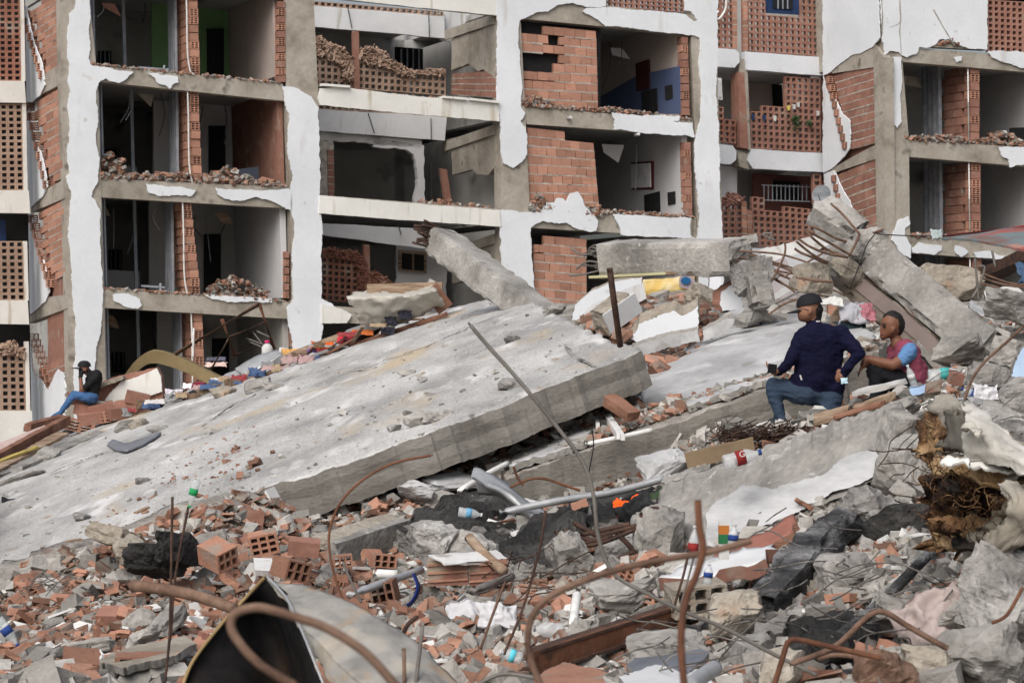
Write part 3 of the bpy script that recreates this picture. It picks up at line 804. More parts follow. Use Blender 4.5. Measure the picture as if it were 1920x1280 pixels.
plaster([(933, -30), (1140, -30), (1136, 12), (1126, 14), (1100, 14), (1075, 6), (1045, 10), (1028, 22), (1005, 24), (988, 33), (975, 38), (972, 60), (976, 130), (980, 165), (977, 200), (985, 212), (976, 229), (986, 240), (988, 290), (980, 303), (962, 315), (944, 306), (939, 285), (938, 225), (932, 190)], A_, t=-.01)
plaster([(936, 394), (990, 398), (1012, 396), (1024, 380), (1040, 380), (1046, 371), (1056, 372), (1062, 378), (1070, 362), (1084, 359), (1092, 372), (1098, 388), (1116, 402), (1122, 415), (1118, 432), (1105, 435), (1080, 428), (1064, 418), (1040, 419), (1018, 414), (1003, 421), (995, 428), (997, 460), (1003, 560), (1004, 660), (946, 660), (940, 480), (938, 425)], A_, t=-.01)
plaster([(1288, -30), (1345, -30), (1346, 120), (1342, 180), (1348, 230), (1350, 330), (1355, 440), (1357, 560), (1312, 560), (1307, 450), (1312, 400), (1306, 350), (1303, 300), (1304, 262), (1313, 230), (1316, 180), (1312, 130), (1312, 72), (1302, 67), (1250, 62), (1190, 54), (1136, 50), (1112, 32), (1092, 22), (1102, 15), (1137, 14), (1200, 19), (1284, 27), (1292, 34), (1300, 40), (1308, 38), (1296, 22), (1284, 20)], A_)
plaster([(1148, 211), (1210, 216), (1275, 218), (1274, 226), (1262, 228), (1298, 230), (1303, 258), (1282, 253), (1250, 253), (1220, 251), (1180, 246), (1152, 243), (1153, 228)], A_)
plaster([(1150, 401), (1220, 405), (1296, 409), (1296, 440), (1304, 447), (1240, 445), (1165, 440), (1161, 424)], A_)
fprism('plaster_crack', rag([(1296, 410), (1299, 412), (1297, 430), (1299, 445), (1295, 440), (1294, 425)], .8, 5, 3), -.063, -.058, M['frame'], A_)
# pipe stubs on the beams
for x, y in ((1065, 222), (1192, 253)):
    v, f = tube_geo([deep(x, y, -.18), deep(x, y, .05)], .05, 8); obj('pipe_stub', v, f, M['pvc'], bldA, True)

# ---- left wing: cross walls of clay beside column one, lattice bays set back
EL = ((113, 0), (127, 560))
TL = 2.75
inL = Vector((1, .35, 0)).normalized()
sl = lambda x, y: side(x, y, *EL)
for k, (yt, yb) in enumerate([(-10, 128), (164, 338), (374, 520)]):
    dx = [0, 8, 14][k]
    sh = 34
    xe = lambda y: 113 + y * .025 - 3.5
    brickwall([(52 + dx * .2, yt + sh), (xe(yt), yt), (xe(yb), yb - 6), (62 + dx * .6, yb + sh - 10)], 10, 4, 0, bldA, fn=sl, inward=inL, dull=False,
              keep=(lambda yt, yb, dx: (lambda x, y: (x - dx) > 54 + (y - yt) * (34 / (yb - yt)) - 4))(yt, yb, dx), jit=.012)
    # raw hollow ends stepping down where the wall tore away
    n = 9
    for i in range(n):
        y = yt + 36 + (yb - yt - 10) * i / n
        x = 50 + dx + i * 4.2
        c = sl(x, y)
        inst('brick_end', HOLE6, mat_from(c - inL * .03, Vector((.26, .0, 0)), NIN * .25, Vector((0, 0, .20))), bldA)
    # plaster still on the deep part of the wall
    y0 = [10, 200, 398][k]; y1 = [190, 395, 590][k]
    pp = [(46, y0 - 4), (54, y0 + 4), (60, y0 + 40), (68, y0 + 72), (80, y0 + 100), (86, y0 + 135), (88, y0 + 150), (80, y0 + 168), (64, y0 + 182), (48, y1 + 2)]
    pp = [(x + dx * .6, y) for x, y in pp]
    v, f = prism([sl(x, y) - inL * .06 for x, y in rag(pp, 1.4, 6, 90 + k)], inL * .03)
    obj('plaster_patch', v, f, M['plaster'], bldA)
for (a, b, c, d) in (((116, 118), (116, 158), (47, 193), (50, 188)), ((122, 336), (122, 372), (60, 398), (62, 394)), ((127, 552), (127, 578), (52, 606), (54, 586))):
    # return beams
    q = [a, b, (c[0], c[1]), (d[0], d[1] - 24)]
    v, f = prism([sl(x, y) - inL * .02 for x, y in q], inL * .25); obj('beam', v, f, M['frame'], bldA)
# deep wall behind the return so no gap shows
for k, (yt, yb) in enumerate([(-40, 132), (150, 345), (366, 556), (574, 800)]):
    dprism('return_wall', [(119 + k * 4, yt), (123 + k * 4, yt), (127 + k * 4, yb), (123 + k * 4, yb)], .5, TL, M['brick_dull'], bldA)
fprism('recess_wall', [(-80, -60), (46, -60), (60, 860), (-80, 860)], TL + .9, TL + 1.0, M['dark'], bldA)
for q, rows, cols in (([(-28, -2), (37, -2), (40, 152), (-28, 152)], 14, 5), ([(-28, 195), (42, 195), (46, 357), (-28, 357)], 14, 5), ([(-28, 452), (44, 452), (48, 563), (-28, 563)], 9, 5), ([(-28, 652), (46, 652), (50, 770), (-28, 770)], 9, 5)):
    lattice(q, rows, cols, TL, bldA, 'lattice' if q[0][1] < 100 else 'lattice_tan')
lattice_heap([(0, 648), (20, 640), (46, 655), (46, 668), (0, 662)], TL - .05, 70, bldA, 7)
for y0, y1, x in ((152, 193, 46), (357, 400, 54), (563, 608, 52), (770, 880, 60)):
    fprism('white_band', [(-80, y0), (x, y0), (x + 3, y1), (-80, y1 - 2)], TL - .12, TL + .15, M['band'], bldA)
for y0, y1, x in ((-4, 152, 38), (194, 357, 42), (452, 563, 44), (640, 770, 47)):
    fprism('edge_strip', [(x, y0), (x + 7, y0), (x + 10, y1), (x + 3, y1)], TL - .05, TL + .15, M['band'], bldA)
fprism('blue_door', [(-10, 412), (10, 413), (12, 452), (-10, 452)], TL + .5, TL + .55, M['bluepaint'], bldA)
# ground-floor return: torn clay and curling plaster
v, f = prism([sl(x, y) - inL * .05 for x, y in rag([(48, 628), (58, 630), (62, 670), (66, 702), (84, 716), (92, 732), (100, 716), (112, 692), (124, 700), (126, 790), (50, 790)], 2.5, 5, 60)], inL * .03)
obj('plaster_patch', v, f, M['plaster'], bldA)
for i in range(8):
    inst('brick_end', HOLE6, mat_from(sl(64 + i * 4.0, 632 + i * 11), Vector((.26, 0, 0)), NIN * .25, Vector((0, 0, .2))), bldA)
brickwall([(72, 690), (124, 668), (126, 770), (76, 790)], 7, 4, 0, bldA, fn=sl, inward=inL, dull=True)

# ---- recess between the blocks: lattice screens and white bands
TR = 3.8
fprism('recess_wall', [(1320, -60), (1560, -60), (1560, 640), (1330, 640)], TR + 2.4, TR + 2.5, M['room'], bldB)
def band(q): fprism('white_band', rag(q, .6, 10, int(q[0][1])), TR - .1, TR + .2, M['plaster'], bldB)
band([(1338, 90), (1378, 93), (1386, 100), (1387, 116), (1378, 127), (1338, 125)])
band([(1397, 97), (1546, 108), (1548, 143), (1400, 131)])
band([(1344, 270), (1374, 273), (1381, 284), (1380, 300), (1370, 308), (1346, 306)])
band([(1408, 279), (1548, 288), (1550, 323), (1412, 316), (1402, 302)])
band([(1350, 462), (1550, 470), (1552, 506), (1350, 500)])
for q in ([(1386, 110), (1402, 112), (1402, 142), (1386, 138)], [(1382, 284), (1406, 290), (1404, 318), (1386, 312)]):
    fprism('beam', q, TR - .02, TR + .3, M['frame'], bldB)
for y0, y1 in ((130, 142), (312, 322)):
    dprism('floor_slab', [(1390, y0 - 46), (1650, y0 - 20), (1650, y1 - 22), (1390, y1 - 46)], TR + .25, TR + 2.4, M['room'], bldB)
# the dark shaft with its clay cheeks
for (x, yt, yb) in ((1374, -10, 92), (1394, -10, 96)):
    brickwall([(x, yt), (x + 8, yt), (x + 9, yb), (x + 1, yb)], 9, 1, TR - .05, bldB, odd=False)
fprism('pilaster', [(1384, 136), (1398, 136), (1404, 280), (1388, 276)], TR - .1, TR + .4, M['brick_dull'], bldB)
fprism('pilaster', [(1396, 136), (1402, 137), (1408, 282), (1404, 282)], TR - .12, TR + .3, M['frame'], bldB)
lattice([(1340, -6), (1374, -4), (1376, 92), (1342, 90)], 8, 3, TR, bldB, 'lattice_red')
lattice([(1402, -10), (1534, 0), (1536, 106), (1404, 96)], 9, 12, TR, bldB, 'lattice_red', lambda x, y: not (1432 < x < 1504 and y < 28))
lattice([(1406, 138), (1538, 148), (1540, 286), (1408, 278)], 12, 12, TR, bldB, 'lattice_red', lambda x, y: x > 1468 or y > 204)
lattice([(1346, 200), (1380, 203), (1380, 270), (1346, 266)], 6, 3, TR, bldB, 'lattice', lambda x, y: x < 1358 or y > 228)
lattice([(1410, 368), (1540, 384), (1542, 464), (1412, 462)], 8, 11, TR, bldB, 'lattice_red', lambda x, y: y > 392 or x < 1430)
lattice([(1354, 372), (1392, 372), (1392, 462), (1354, 462)], 8, 3, TR - .1, bldB, 'lattice_red', jit=.05)
lattice([(1524, 326), (1540, 327), (1541, 384), (1526, 382)], 5, 1, TR, bldB, 'lattice_red')
brickwall([(1390, 376), (1400, 378), (1402, 462), (1393, 462)], 7, 1, TR - .15, bldB, odd=False)
brickwall([(1400, 392), (1410, 394), (1412, 462), (1403, 462)], 6, 1, TR - .1, bldB, odd=False)
lattice_heap([(1352, 372), (1372, 362), (1394, 372), (1394, 384), (1352, 384)], TR - .15, 60, bldB, 12, 'lattice_red')
# blue shutter, window and furniture of the upper recess
fprism('blue_shutter', [(1432, -12), (1504, -6), (1504, 28), (1432, 24)], TR + .1, TR + .2, M['bluepaint'], bldB)
fprism('window', [(1450, -10), (1486, -6), (1486, 18), (1450, 16)], TR + .05, TR + .09, M['dark'], bldB)
for x in (1458, 1467, 1476): fprism('window_bar', [(x, -8), (x + 2, -8), (x + 2, 17), (x, 17)], TR + .02, TR + .04, M['stud'], bldB)
fprism('window', [(1450, 158), (1466, 160), (1468, 200), (1452, 198)], TR + 2.2, TR + 2.3, M['dark'], bldB)
fprism('room_wall', [(1404, 140), (1470, 146), (1470, 212), (1404, 206)], TR + 2.30, TR + 2.36, M['room_pink'], bldB)
fprism('room_wall', [(1412, 324), (1530, 332), (1530, 400), (1412, 400)], TR + 1.6, TR + 1.7, plain('dusty_rose', (.19, .085, .075)), bldB)
fprism('window', [(1452, 338), (1500, 342), (1500, 378), (1452, 374)], TR + 1.5, TR + 1.58, M['dark'], bldB)
for i in range(11): fprism('window_bar', [(1432 + i * 8, 346), (1433.5 + i * 8, 346), (1433.5 + i * 8, 378), (1432 + i * 8, 376)], TR + .6, TR + .63, M['stud'], bldB)
fprism('window_bar', [(1428, 346), (1520, 350), (1520, 352), (1428, 348)], TR + .58, TR + .6, M['stud'], bldB)
fprism('window_bar', [(1428, 374), (1520, 377), (1520, 379), (1428, 376)], TR + .58, TR + .6, M['stud'], bldB)
fprism('room_wall', [(1348, 310), (1382, 314), (1382, 400), (1350, 396)], TR + .6, TR + .7, M['room_white'], bldB)
fprism('window', [(1343, 146), (1353, 147), (1355, 188), (1345, 186)], TR - .06, TR + .02, M['alu'], bldB)
fprism('pane', [(1345, 150), (1351, 151), (1353, 183), (1347, 182)], TR - .09, TR - .07, M['room_white'], bldB)
for x, y in ((1409, 214), (1430, 216), (1450, 217)):
    fprism('hanging_rag', rag([(x, y), (x + 6, y), (x + 5, y + 11), (x + 1, y + 10)], .8, 3, x), TR - .06, TR - .03, M['bluepaint'] if x < 1440 else M['white'], bldB)
for k, (x, y) in enumerate(((1477, 198), (1487, 196), (1495, 192), (1532, 208))):
    fprism('hanging_pot', rag([(x, y), (x + 5, y), (x + 4, y + 9), (x + 1, y + 9)], .8, 3, x), TR - .1, TR - .03, [plain('pot_yellow', (.6, .5, .12)), M['white'], M['white'], M['white']][k], bldB)
# hanging plants of the screen
for (x, y, w_, h_, n) in ((1491, 228, 9, 13, 90), (1518, 231, 7, 5, 40)):
    r = random.Random(x); mb = MB()
    for _ in range(n):
        c = fac(x + r.gauss(0, w_ * .5), y + r.gauss(0, h_ * .5), TR - r.uniform(.05, .25))
        a = Vector((r.gauss(0, 1), r.gauss(0, 1), r.gauss(0, 1))).normalized() * .06; b = Vector((r.gauss(0, 1), r.gauss(0, 1), r.gauss(0, 1))).normalized() * .04
        mb.add([c - a, c + b, c + a, c - b], [(0, 1, 2, 3)])
    pl = empty('hanging_plant', fac(x, y + h_, TR - .15), 'larger dark green plant hanging on the lattice screen' if w_ > 8 else 'smaller green plant hanging right on the lattice screen', 'plant')
    mb.build('foliage', plain('leaf_green', (.05, .085, .035)), pl)['kind'] = 'stuff'

# ---- block B: return wall, corner and front
EB = ((1651, 0), (1663, 430))
sb = lambda x, y: side(x, y, *EB)
inB = Vector((1, .35, 0)).normalized()
def splaster(poly, seed, mat=None, off=.05, amp=1.4):
    v, f = prism([sb(x, y) - inB * off for x, y in rag(poly, amp, 6, seed)], inB * .035)
    return obj('plaster_patch', v, f, mat or M['plaster'], bldB)
dprism('return_wall', [(1652, -60), (1660, -60), (1660, 112), (1656, 112)], .45, TR + .2, M['frame'], bldB)
dprism('return_wall', [(1668, 112), (1674, 112), (1680, 640), (1674, 640)], .6, TR + .2, M['brick_dull'], bldB)
splaster([(1546, -40), (1650, -40), (1652, 72), (1640, 88), (1618, 100), (1600, 104), (1578, 120), (1560, 136), (1546, 142)], 201, off=.06)
splaster([(1546, 140), (1552, 168), (1572, 190), (1582, 214), (1596, 226), (1598, 252), (1596, 278), (1580, 300), (1560, 318), (1546, 324)], 202, off=.06)
splaster([(1548, 326), (1566, 320), (1580, 350), (1596, 376), (1604, 408), (1616, 440), (1618, 520), (1552, 520)], 203, off=.06)
for q in ([(1640, 80), (1658, 108), (1658, 124), (1562, 138), (1560, 134), (1600, 104)], [(1662, 262), (1662, 292), (1560, 326), (1562, 316), (1604, 292)]):
    v, f = prism([sb(x, y) - inB * .03 for x, y in q], inB * .25); obj('beam', v, f, M['frame'], bldB)
for q, rows in (([(1562, 142), (1640, 118), (1642, 268), (1596, 280)], 10), ([(1572, 326), (1640, 298), (1644, 470), (1606, 480)], 10)):
    brickwall(q, rows, 4, 0, bldB, fn=sb, inward=inB, dull=True, jit=.012)
    for i in range(9):
        u = (i + .5) / 9
        x, y = bil(q, 0, u)
        inst('brick_end', HOLE6, mat_from(sb(x - 2, y) - inB * .02, Vector((.26, 0, 0)), NIN * .25, Vector((0, 0, .2))), bldB)
v, f = prism([sb(x, y) - inB * .04 for x, y in ((1640, 112), (1661, 108), (1663, 440), (1646, 440))], inB * .3); obj('column_cheek', v, f, M['frame'], bldB)
fprism('upper_wall', [(1650, -60), (1850, -60), (1850, 94), (1692, 86), (1660, 100)], .02, .3, M['frame'], bldB)
B_ = bldB
plaster([(1650, -40), (1850, -40), (1851, 94), (1840, 92), (1822, 92), (1806, 88), (1795, 84), (1780, 74), (1762, 74), (1754, 84), (1740, 90), (1724, 88), (1720, 100), (1700, 108), (1692, 104), (1684, 97), (1668, 96), (1659, 104), (1655, 60)], B_)
plaster([(1660, 110), (1690, 107), (1692, 150), (1688, 190), (1691, 228), (1682, 240), (1672, 226), (1662, 190), (1665, 150)], B_)
plaster([(1788, 108), (1804, 106), (1803, 114), (1794, 117)], B_, t=.02)
plaster([(1852, 96), (2260, 108), (2260, 138), (1915, 128), (1880, 116), (1860, 108)], B_)
plaster([(1872, 276), (2260, 282), (2260, 312), (1905, 310), (1894, 314), (1892, 300), (1880, 294)], B_)
plaster([(1676, 436), (1684, 414), (1704, 406), (1707, 420), (1697, 428), (1696, 440), (1708, 460), (1708, 484), (1690, 476), (1672, 450)], B_)
plaster([(1710, 468), (1724, 454), (1740, 458), (1766, 460), (1766, 468), (1752, 478), (1738, 476), (1712, 474)], B_, t=.02)
plaster([(1790, 460), (1806, 464), (1816, 472), (1804, 482), (1792, 474)], B_, t=.02)
plaster([(1826, 474), (1846, 470), (1900, 484), (1888, 488), (1830, 482)], B_, t=.02)
for pts in ([(1687, 0), (1689, 30), (1687, 60), (1690, 100)], [(1750, 18), (1768, 50), (1782, 74), (1790, 86)], [(1653, 0), (1655, 30), (1654, 64)], [(1669, 52), (1680, 48), (1687, 42)]):
    w = .9
    poly = [(x - w, y) for x, y in pts] + [(x + w, y) for x, y in pts[::-1]]
    fprism('plaster_crack', rag(poly, .8, 5, int(pts[0][0])), -.062, -.057, M['frame'], B_)
rubble_row([(1758, 86), (1780, 80), (1796, 88)], -.04, .1, 50, .09, B_, seed=50, pile=.15)
lattice([(1852, 0), (1930, 4), (1930, 102), (1853, 96)], 9, 7, .1, bldB, 'lattice_red')
fprism('upper_wall', [(1934, -60), (2260, -40), (2260, 128), (1934, 103)], .0, .3, M['plaster'], bldB)
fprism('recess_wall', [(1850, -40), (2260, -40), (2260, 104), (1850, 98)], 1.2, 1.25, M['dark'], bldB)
for k, (yt, yb) in enumerate([(112, 268), (294, 450), (474, 650)]):
    back(1640, yt - 30, 2300, yb + 90, 8.0, M['room'], bldB)
    cross(1686 + 6 * k, 1696 + 4 * k, yt - 6, yb + 4, .5, 8.0, M['room'], bldB, 5)
    back(1845, yt - 10, 2300, yb + 60, 4.4, [M['room'], M['room'], M['room']][k], bldB)
    cross(1965, 1968, yt - 4, yb + 30, .5, 4.4, M['room_white'], bldB, 6)
    xp = 1824 + 2 * k
    for s_ in range(4):
        dprism('metal_stud', [(xp - 20 + s_, yt), (xp - 14 + s_, yt), (xp - 12 + s_, yb), (xp - 18 + s_, yb)], 1.3 + s_ * .3, 1.4 + s_ * .3, M['stud'], bldB)
    pw = empty('brick_partition', deep(xp, (yt + yb) / 2, .3)); set_parent(pw, bldB)
    for i in range(10):
        y0 = yt + (yb - yt) * i / 10 + 10; y1 = yt + (yb - yt) * (i + 1) / 10 + 10
        a = deep(xp, (y0 + y1) / 2, .12); b = deep(xp + 17, (y0 + y1) / 2 + 1, .12)
        z = deep(xp, y0, .12) - deep(xp, y1, .12)
        rr = random.Random(900 + k * 50 + i)
        for jj in range(4):
            t0 = jj * .36 + (.18 if i % 2 and jj else 0)
            inst('brick', HOLE6 if (jj == 0 and rr.random() < .5) else rr.choice(BRICK_D), mat_from((a + b) / 2 + NIN * t0, (b - a) * .96, NIN * .345, z * .93), pw)
    v, f = tube_geo([deep(xp - 6, yt + 2, .1), deep(xp - 4, yb, .1)], .02, 6); obj('conduit', v, f, M['pvc'], bldB, True)
fprism('window', [(1848, 200), (1886, 204), (1888, 238), (1850, 234)], 4.2, 4.3, plain('ochre_frame', (.30, .22, .04)), bldB)
fprism('pane', [(1853, 206), (1865, 207), (1865, 233), (1854, 231)], 4.12, 4.18, M['room_white'], bldB)
fprism('pane', [(1868, 207), (1881, 209), (1882, 235), (1868, 233)], 4.12, 4.18, M['room_white'], bldB)
fprism('tv_panel', [(1896, 240), (2260, 228), (2260, 268), (1898, 270)], 1.2, 1.3, M['dark'], bldB)
rubble_row([(1694, 262), (1760, 266), (1830, 270), (2260, 280)], -.03, .6, 420, .11, B_, seed=51, pile=.2)
rubble_row([(1870, 272), (1890, 273), (1920, 274)], .1, .9, 140, .13, B_, seed=52, pile=.5)
rubble_row([(1706, 443), (1760, 447), (2260, 460)], -.03, .5, 260, .1, B_, seed=53, pile=.12)

# conduit loop and satellite dish
v, f = tube_geo(spline([fac(1362, -5, TR - .2), fac(1360, 18, TR - .2), fac(1350, 34, TR - .2), fac(1344, 36, TR - .2), fac(1342, 30, TR - .2), fac(1347, 21, TR - .2)], 6), .035, 6)
obj('loose_conduit', v, f, M['pvc'], bldB, True)
dish_c = fac(1541, 366, TR - 1.6)
dish = empty('satellite_dish', dish_c, 'grey satellite dish behind the tip of the broken column', 'dish')
v, f = [], []
dn = Vector((-.35, -.9, .25)).normalized(); _, dx_, dy_ = frame_axes(dn)
for i in range(7):
    for k in range(20):
        a = 2 * math.pi * k / 20; rr = .29 * i / 6
        v.append(dish_c + dx_ * (math.cos(a) * rr) + dy_ * (math.sin(a) * rr * 1.05) + dn * (rr * rr * .7))
for i in range(6):
    for k in range(20):
        f.append((i * 20 + k, i * 20 + (k + 1) % 20, (i + 1) * 20 + (k + 1) % 20, (i + 1) * 20 + k))
o = obj('reflector', v, f, plain('dish_grey', (.22, .24, .26), .5), dish, True)
v, f = bar(dish_c - dn * .02, dish_c + Vector((.25, .9, -.3)), .05, .05); obj('mount_arm', v, f, M['steel'], dish)
v, f = bar(dish_c + dy_ * -.28, dish_c + dn * .4 + dy_ * -.12, .02, .02); obj('feed_arm', v, f, M['steel'], dish)

def lettering(text, c, right, up_, size, mat, parent, name='lettering'):
    cu = bpy.data.curves.new(name, 'FONT'); cu.body = text; cu.size = size; cu.align_x = 'CENTER'; cu.align_y = 'CENTER'; cu.extrude = .002
    cu.materials.append(mat)
    o = bpy.data.objects.new(name, cu); link(o)
    r_ = Vector(right).normalized(); u_ = Vector(up_).normalized(); n_ = r_.cross(u_)
    bpy.context.view_layer.update()
    me = bpy.data.meshes.new_from_object(o.evaluated_get(bpy.context.evaluated_depsgraph_get()))
    bpy.data.objects.remove(o); o = inst(name, me, mat_from(c, r_, u_, n_), parent)
    return o
lettering('DIRECTV', dish_c + dn * .05 + dy_ * .03 + Vector((0, -.04, 0)), (1, -.25, 0), (0, .1, 1), .12, plain('dish_letter', (.12, .13, .15)), dish)
# ---------------------------------------------------------------- ground and the rubble mound
v = [(-900, -300, 0), (900, -300, 0), (900, 1500, 0), (-900, 1500, 0)]
g = obj('ground', [(x, y, CAMZ - 4.6) for x, y, z in v], [(0, 1, 2, 3)], M['soil'])
tag(g, kind='structure')

def plane3(a, b, c):
    """1/d as a linear function of the pixel: the plane through three (px, py, d) points"""
    A = np.array([[p[0], p[1], 1.0] for p in (a, b, c)]); y = np.array([1.0 / p[2] for p in (a, b, c)])
    k = np.linalg.solve(A, y)
    return lambda x, yy: 1.0 / (k[0] * x + k[1] * yy + k[2])
SLAB = plane3((1207, 658, 22.5), (0, 1105, 19.5), (925, 560, 43.0))
def S(px, py): return P(px, py, SLAB(px, py))

TP = [(-150, 1330, 12.5), (500, 1330, 12.5), (960, 1330, 12), (1400, 1330, 11.5), (2050, 1330, 10.8), (-150, 1235, 15.5), (150, 1190, 16.3), (300, 1085, 18.4), (400, 944, 19.9), (470, 936, 20.3), (330, 956, 20.0), (200, 1096, 18.5), (80, 1178, 17.3),
      (550, 1045, 19.6), (550, 1135, 17), (700, 1135, 16.5), (700, 1030, 19.6), (620, 972, 21.2), (750, 915, 22), (900, 862, 22.3), (1050, 806, 22.6), (1180, 755, 23),
      (850, 1085, 18), (1000, 1155, 15.5), (1000, 1060, 18), (1000, 985, 19.6), (1150, 945, 19.6), (1300, 905, 19.4), (1200, 1155, 15), (1200, 1070, 16.8), (1350, 1095, 15.8), (1500, 1065, 15.2), (1650, 990, 15.4), (1330, 1062, 17.6), (1420, 1038, 17.4), (1550, 993, 17.1), (1650, 953, 16.8), (1000, 982, 20.9), (1150, 938, 21.1), (1300, 894, 21.1), (1440, 828, 21.3), (1560, 795, 21.4), (1700, 745, 23.4), (1800, 700, 23.4), (1860, 690, 23), (1640, 705, 25), (1760, 650, 27), (1600, 1110, 13.8), (1800, 1160, 12.6), (1760, 930, 16),
      (1850, 800, 17.2), (1930, 690, 19.2), (1800, 710, 20), (1700, 772, 20), (1550, 822, 20.3), (1450, 845, 19.7), (1470, 803, 20.7), (1570, 797, 20.7), (2050, 640, 20),
      (1250, 660, 27), (1420, 585, 30), (1150, 605, 33), (1300, 560, 36), (1600, 590, 30), (1750, 575, 33), (1900, 590, 30), (1060, 575, 47), (1500, 540, 44), (2100, 560, 40),
      (100, 850, 50), (400, 730, 52), (800, 650, 54), (-150, 900, 48), (0, 860, 60), (500, 790, 62), (900, 690, 62), (1900, 640, 62), (1500, 660, 62), (-400, 900, 60), (-600, 1100, 20), (-500, 1000, 35)]
tp = np.array([tuple(P(*p)) for p in TP])
SY = 0.55
def _phi(r): return r
_Q = np.stack([tp[:, 0], tp[:, 1] * SY], 1)
_D = np.linalg.norm(_Q[:, None] - _Q[None], axis=2)
_n = len(tp)
_A = np.zeros((_n + 3, _n + 3)); _A[:_n, :_n] = _phi(_D); _A[:_n, _n] = 1; _A[:_n, _n + 1:] = _Q; _A[_n, :_n] = 1; _A[_n + 1:, :_n] = _Q.T
_w = np.linalg.solve(_A + np.eye(_n + 3) * 1e-6, np.concatenate([tp[:, 2], np.zeros(3)]))
def vnoise(x, y, seed):
    xi = np.floor(x).astype(int); yi = np.floor(y).astype(int); fx = x - xi; fy = y - yi
    fx = fx * fx * (3 - 2 * fx); fy = fy * fy * (3 - 2 * fy)
    def h(a, b):
        n = (a * 374761393 + b * 668265263 + seed * 1442695041) & 0x7fffffff
        n = ((n ^ (n >> 13)) * 1274126177) & 0x7fffffff
        return ((n ^ (n >> 16)) & 0xffff) / 65535.0
    return (h(xi, yi) * (1 - fx) + h(xi + 1, yi) * fx) * (1 - fy) + (h(xi, yi + 1) * (1 - fx) + h(xi + 1, yi + 1) * fx) * fy
GX = np.arange(-13.0, 12.01, .10); GY = np.concatenate([np.arange(8.0, 26.0, .10), np.arange(26.0, 66.0, .4)])
XX, YY = np.meshgrid(GX, GY)
_f = np.stack([XX.ravel(), YY.ravel() * SY], 1)
Z = np.zeros(len(_f))
for i in range(_n): Z += _w[i] * np.hypot(_f[:, 0] - _Q[i, 0], _f[:, 1] - _Q[i, 1])
Z += _w[_n] + _f[:, 0] * _w[_n + 1] + _f[:, 1] * _w[_n + 2]
Z = Z.reshape(XX.shape)
for sc_, am in ((1.1, .16), (2.7, .09), (7.0, .045)): Z += (vnoise(XX * sc_ + 50, YY * sc_ + 9, int(am * 1000)) - .5) * am
# keep the mound below the slabs that lie on it
def clamp_under(fn, poly, drop):
    Q = [P(x, y, fn(x, y)) for x, y in poly]
    a, b, c = Q[0], Q[len(Q) // 3], Q[2 * len(Q) // 3]
    n = (b - a).cross(c - a)
    pz = a.z - ((XX - a.x) * n.x + (YY - a.y) * n.y) / n.z
    ins = np.zeros(XX.shape, bool)
    k = len(Q)
    for i in range(k):
        x1, y1, x2, y2 = Q[i].x, Q[i].y, Q[(i + 1) % k].x, Q[(i + 1) % k].y
        cond = (y1 > YY) != (y2 > YY)
        with np.errstate(divide='ignore', invalid='ignore'):
            ins ^= cond & (XX < (x2 - x1) * (YY - y1) / (y2 - y1 + 1e-12) + x1)
    Z[ins] = np.minimum(Z[ins], pz[ins] - drop)
NEAR = [(1207, 658), (1100, 700), (1000, 739), (900, 776), (800, 814), (700, 849), (600, 884), (500, 919), (350, 975), (200, 1030), (100, 1068), (0, 1105), (-90, 1138)]
FAR = [(925, 560), (880, 568), (830, 581), (770, 598), (700, 622), (620, 652), (540, 684), (460, 712), (360, 742), (260, 772), (160, 802), (70, 838), (-30, 880)]
clamp_under(SLAB, NEAR + FAR[::-1], .40)
GREY = plane3((1200, 774, 22.6), (1640, 645, 22.6), (1390, 592, 29.5))
clamp_under(GREY, [(1200, 774), (1640, 645), (1560, 596), (1390, 592), (1210, 640)], .25)

def zat(x, y):
    i = np.clip((x - GX[0]) / .1, 0, len(GX) - 1.001); ii = i.astype(int); fx = i - ii
    j = np.interp(y, GY, np.arange(len(GY))); j = np.clip(j, 0, len(GY) - 1.001); jj = j.astype(int); fy = j - jj
    return (Z[jj, ii] * (1 - fx) + Z[jj, ii + 1] * fx) * (1 - fy) + (Z[jj + 1, ii] * (1 - fx) + Z[jj + 1, ii + 1] * fx) * fy
def hit(px, py, dmin=9.0, dmax=50.0):
    """first mound point along a pixel's ray"""
    d = np.arange(dmin, dmax, .05)
    x = (px - CX) / FPX * d; z = (CY - py) / FPX * d + CAMZ
    below = z < zat(x, d)
    k = np.argmax(below)
    if not below[k]: return None
    return Vector((x[k], d[k], float(zat(np.array([x[k]]), np.array([d[k]]))[0])))
ny_, nx_ = XX.shape
me = bpy.data.meshes.new('rubble_mound')
idx = np.arange(ny_ * nx_).reshape(ny_, nx_)
quads = np.stack([idx[:-1, :-1], idx[:-1, 1:], idx[1:, 1:], idx[1:, :-1]], -1).reshape(-1, 4)
me.from_pydata(np.stack([XX.ravel(), YY.ravel(), Z.ravel()], 1).tolist(), [], quads.tolist())
me.materials.append(M['soil'])
me.polygons.foreach_set('use_smooth', [True] * len(me.polygons))
mound = link(bpy.data.objects.new('rubble_mound', me))
tag(mound, kind='structure')

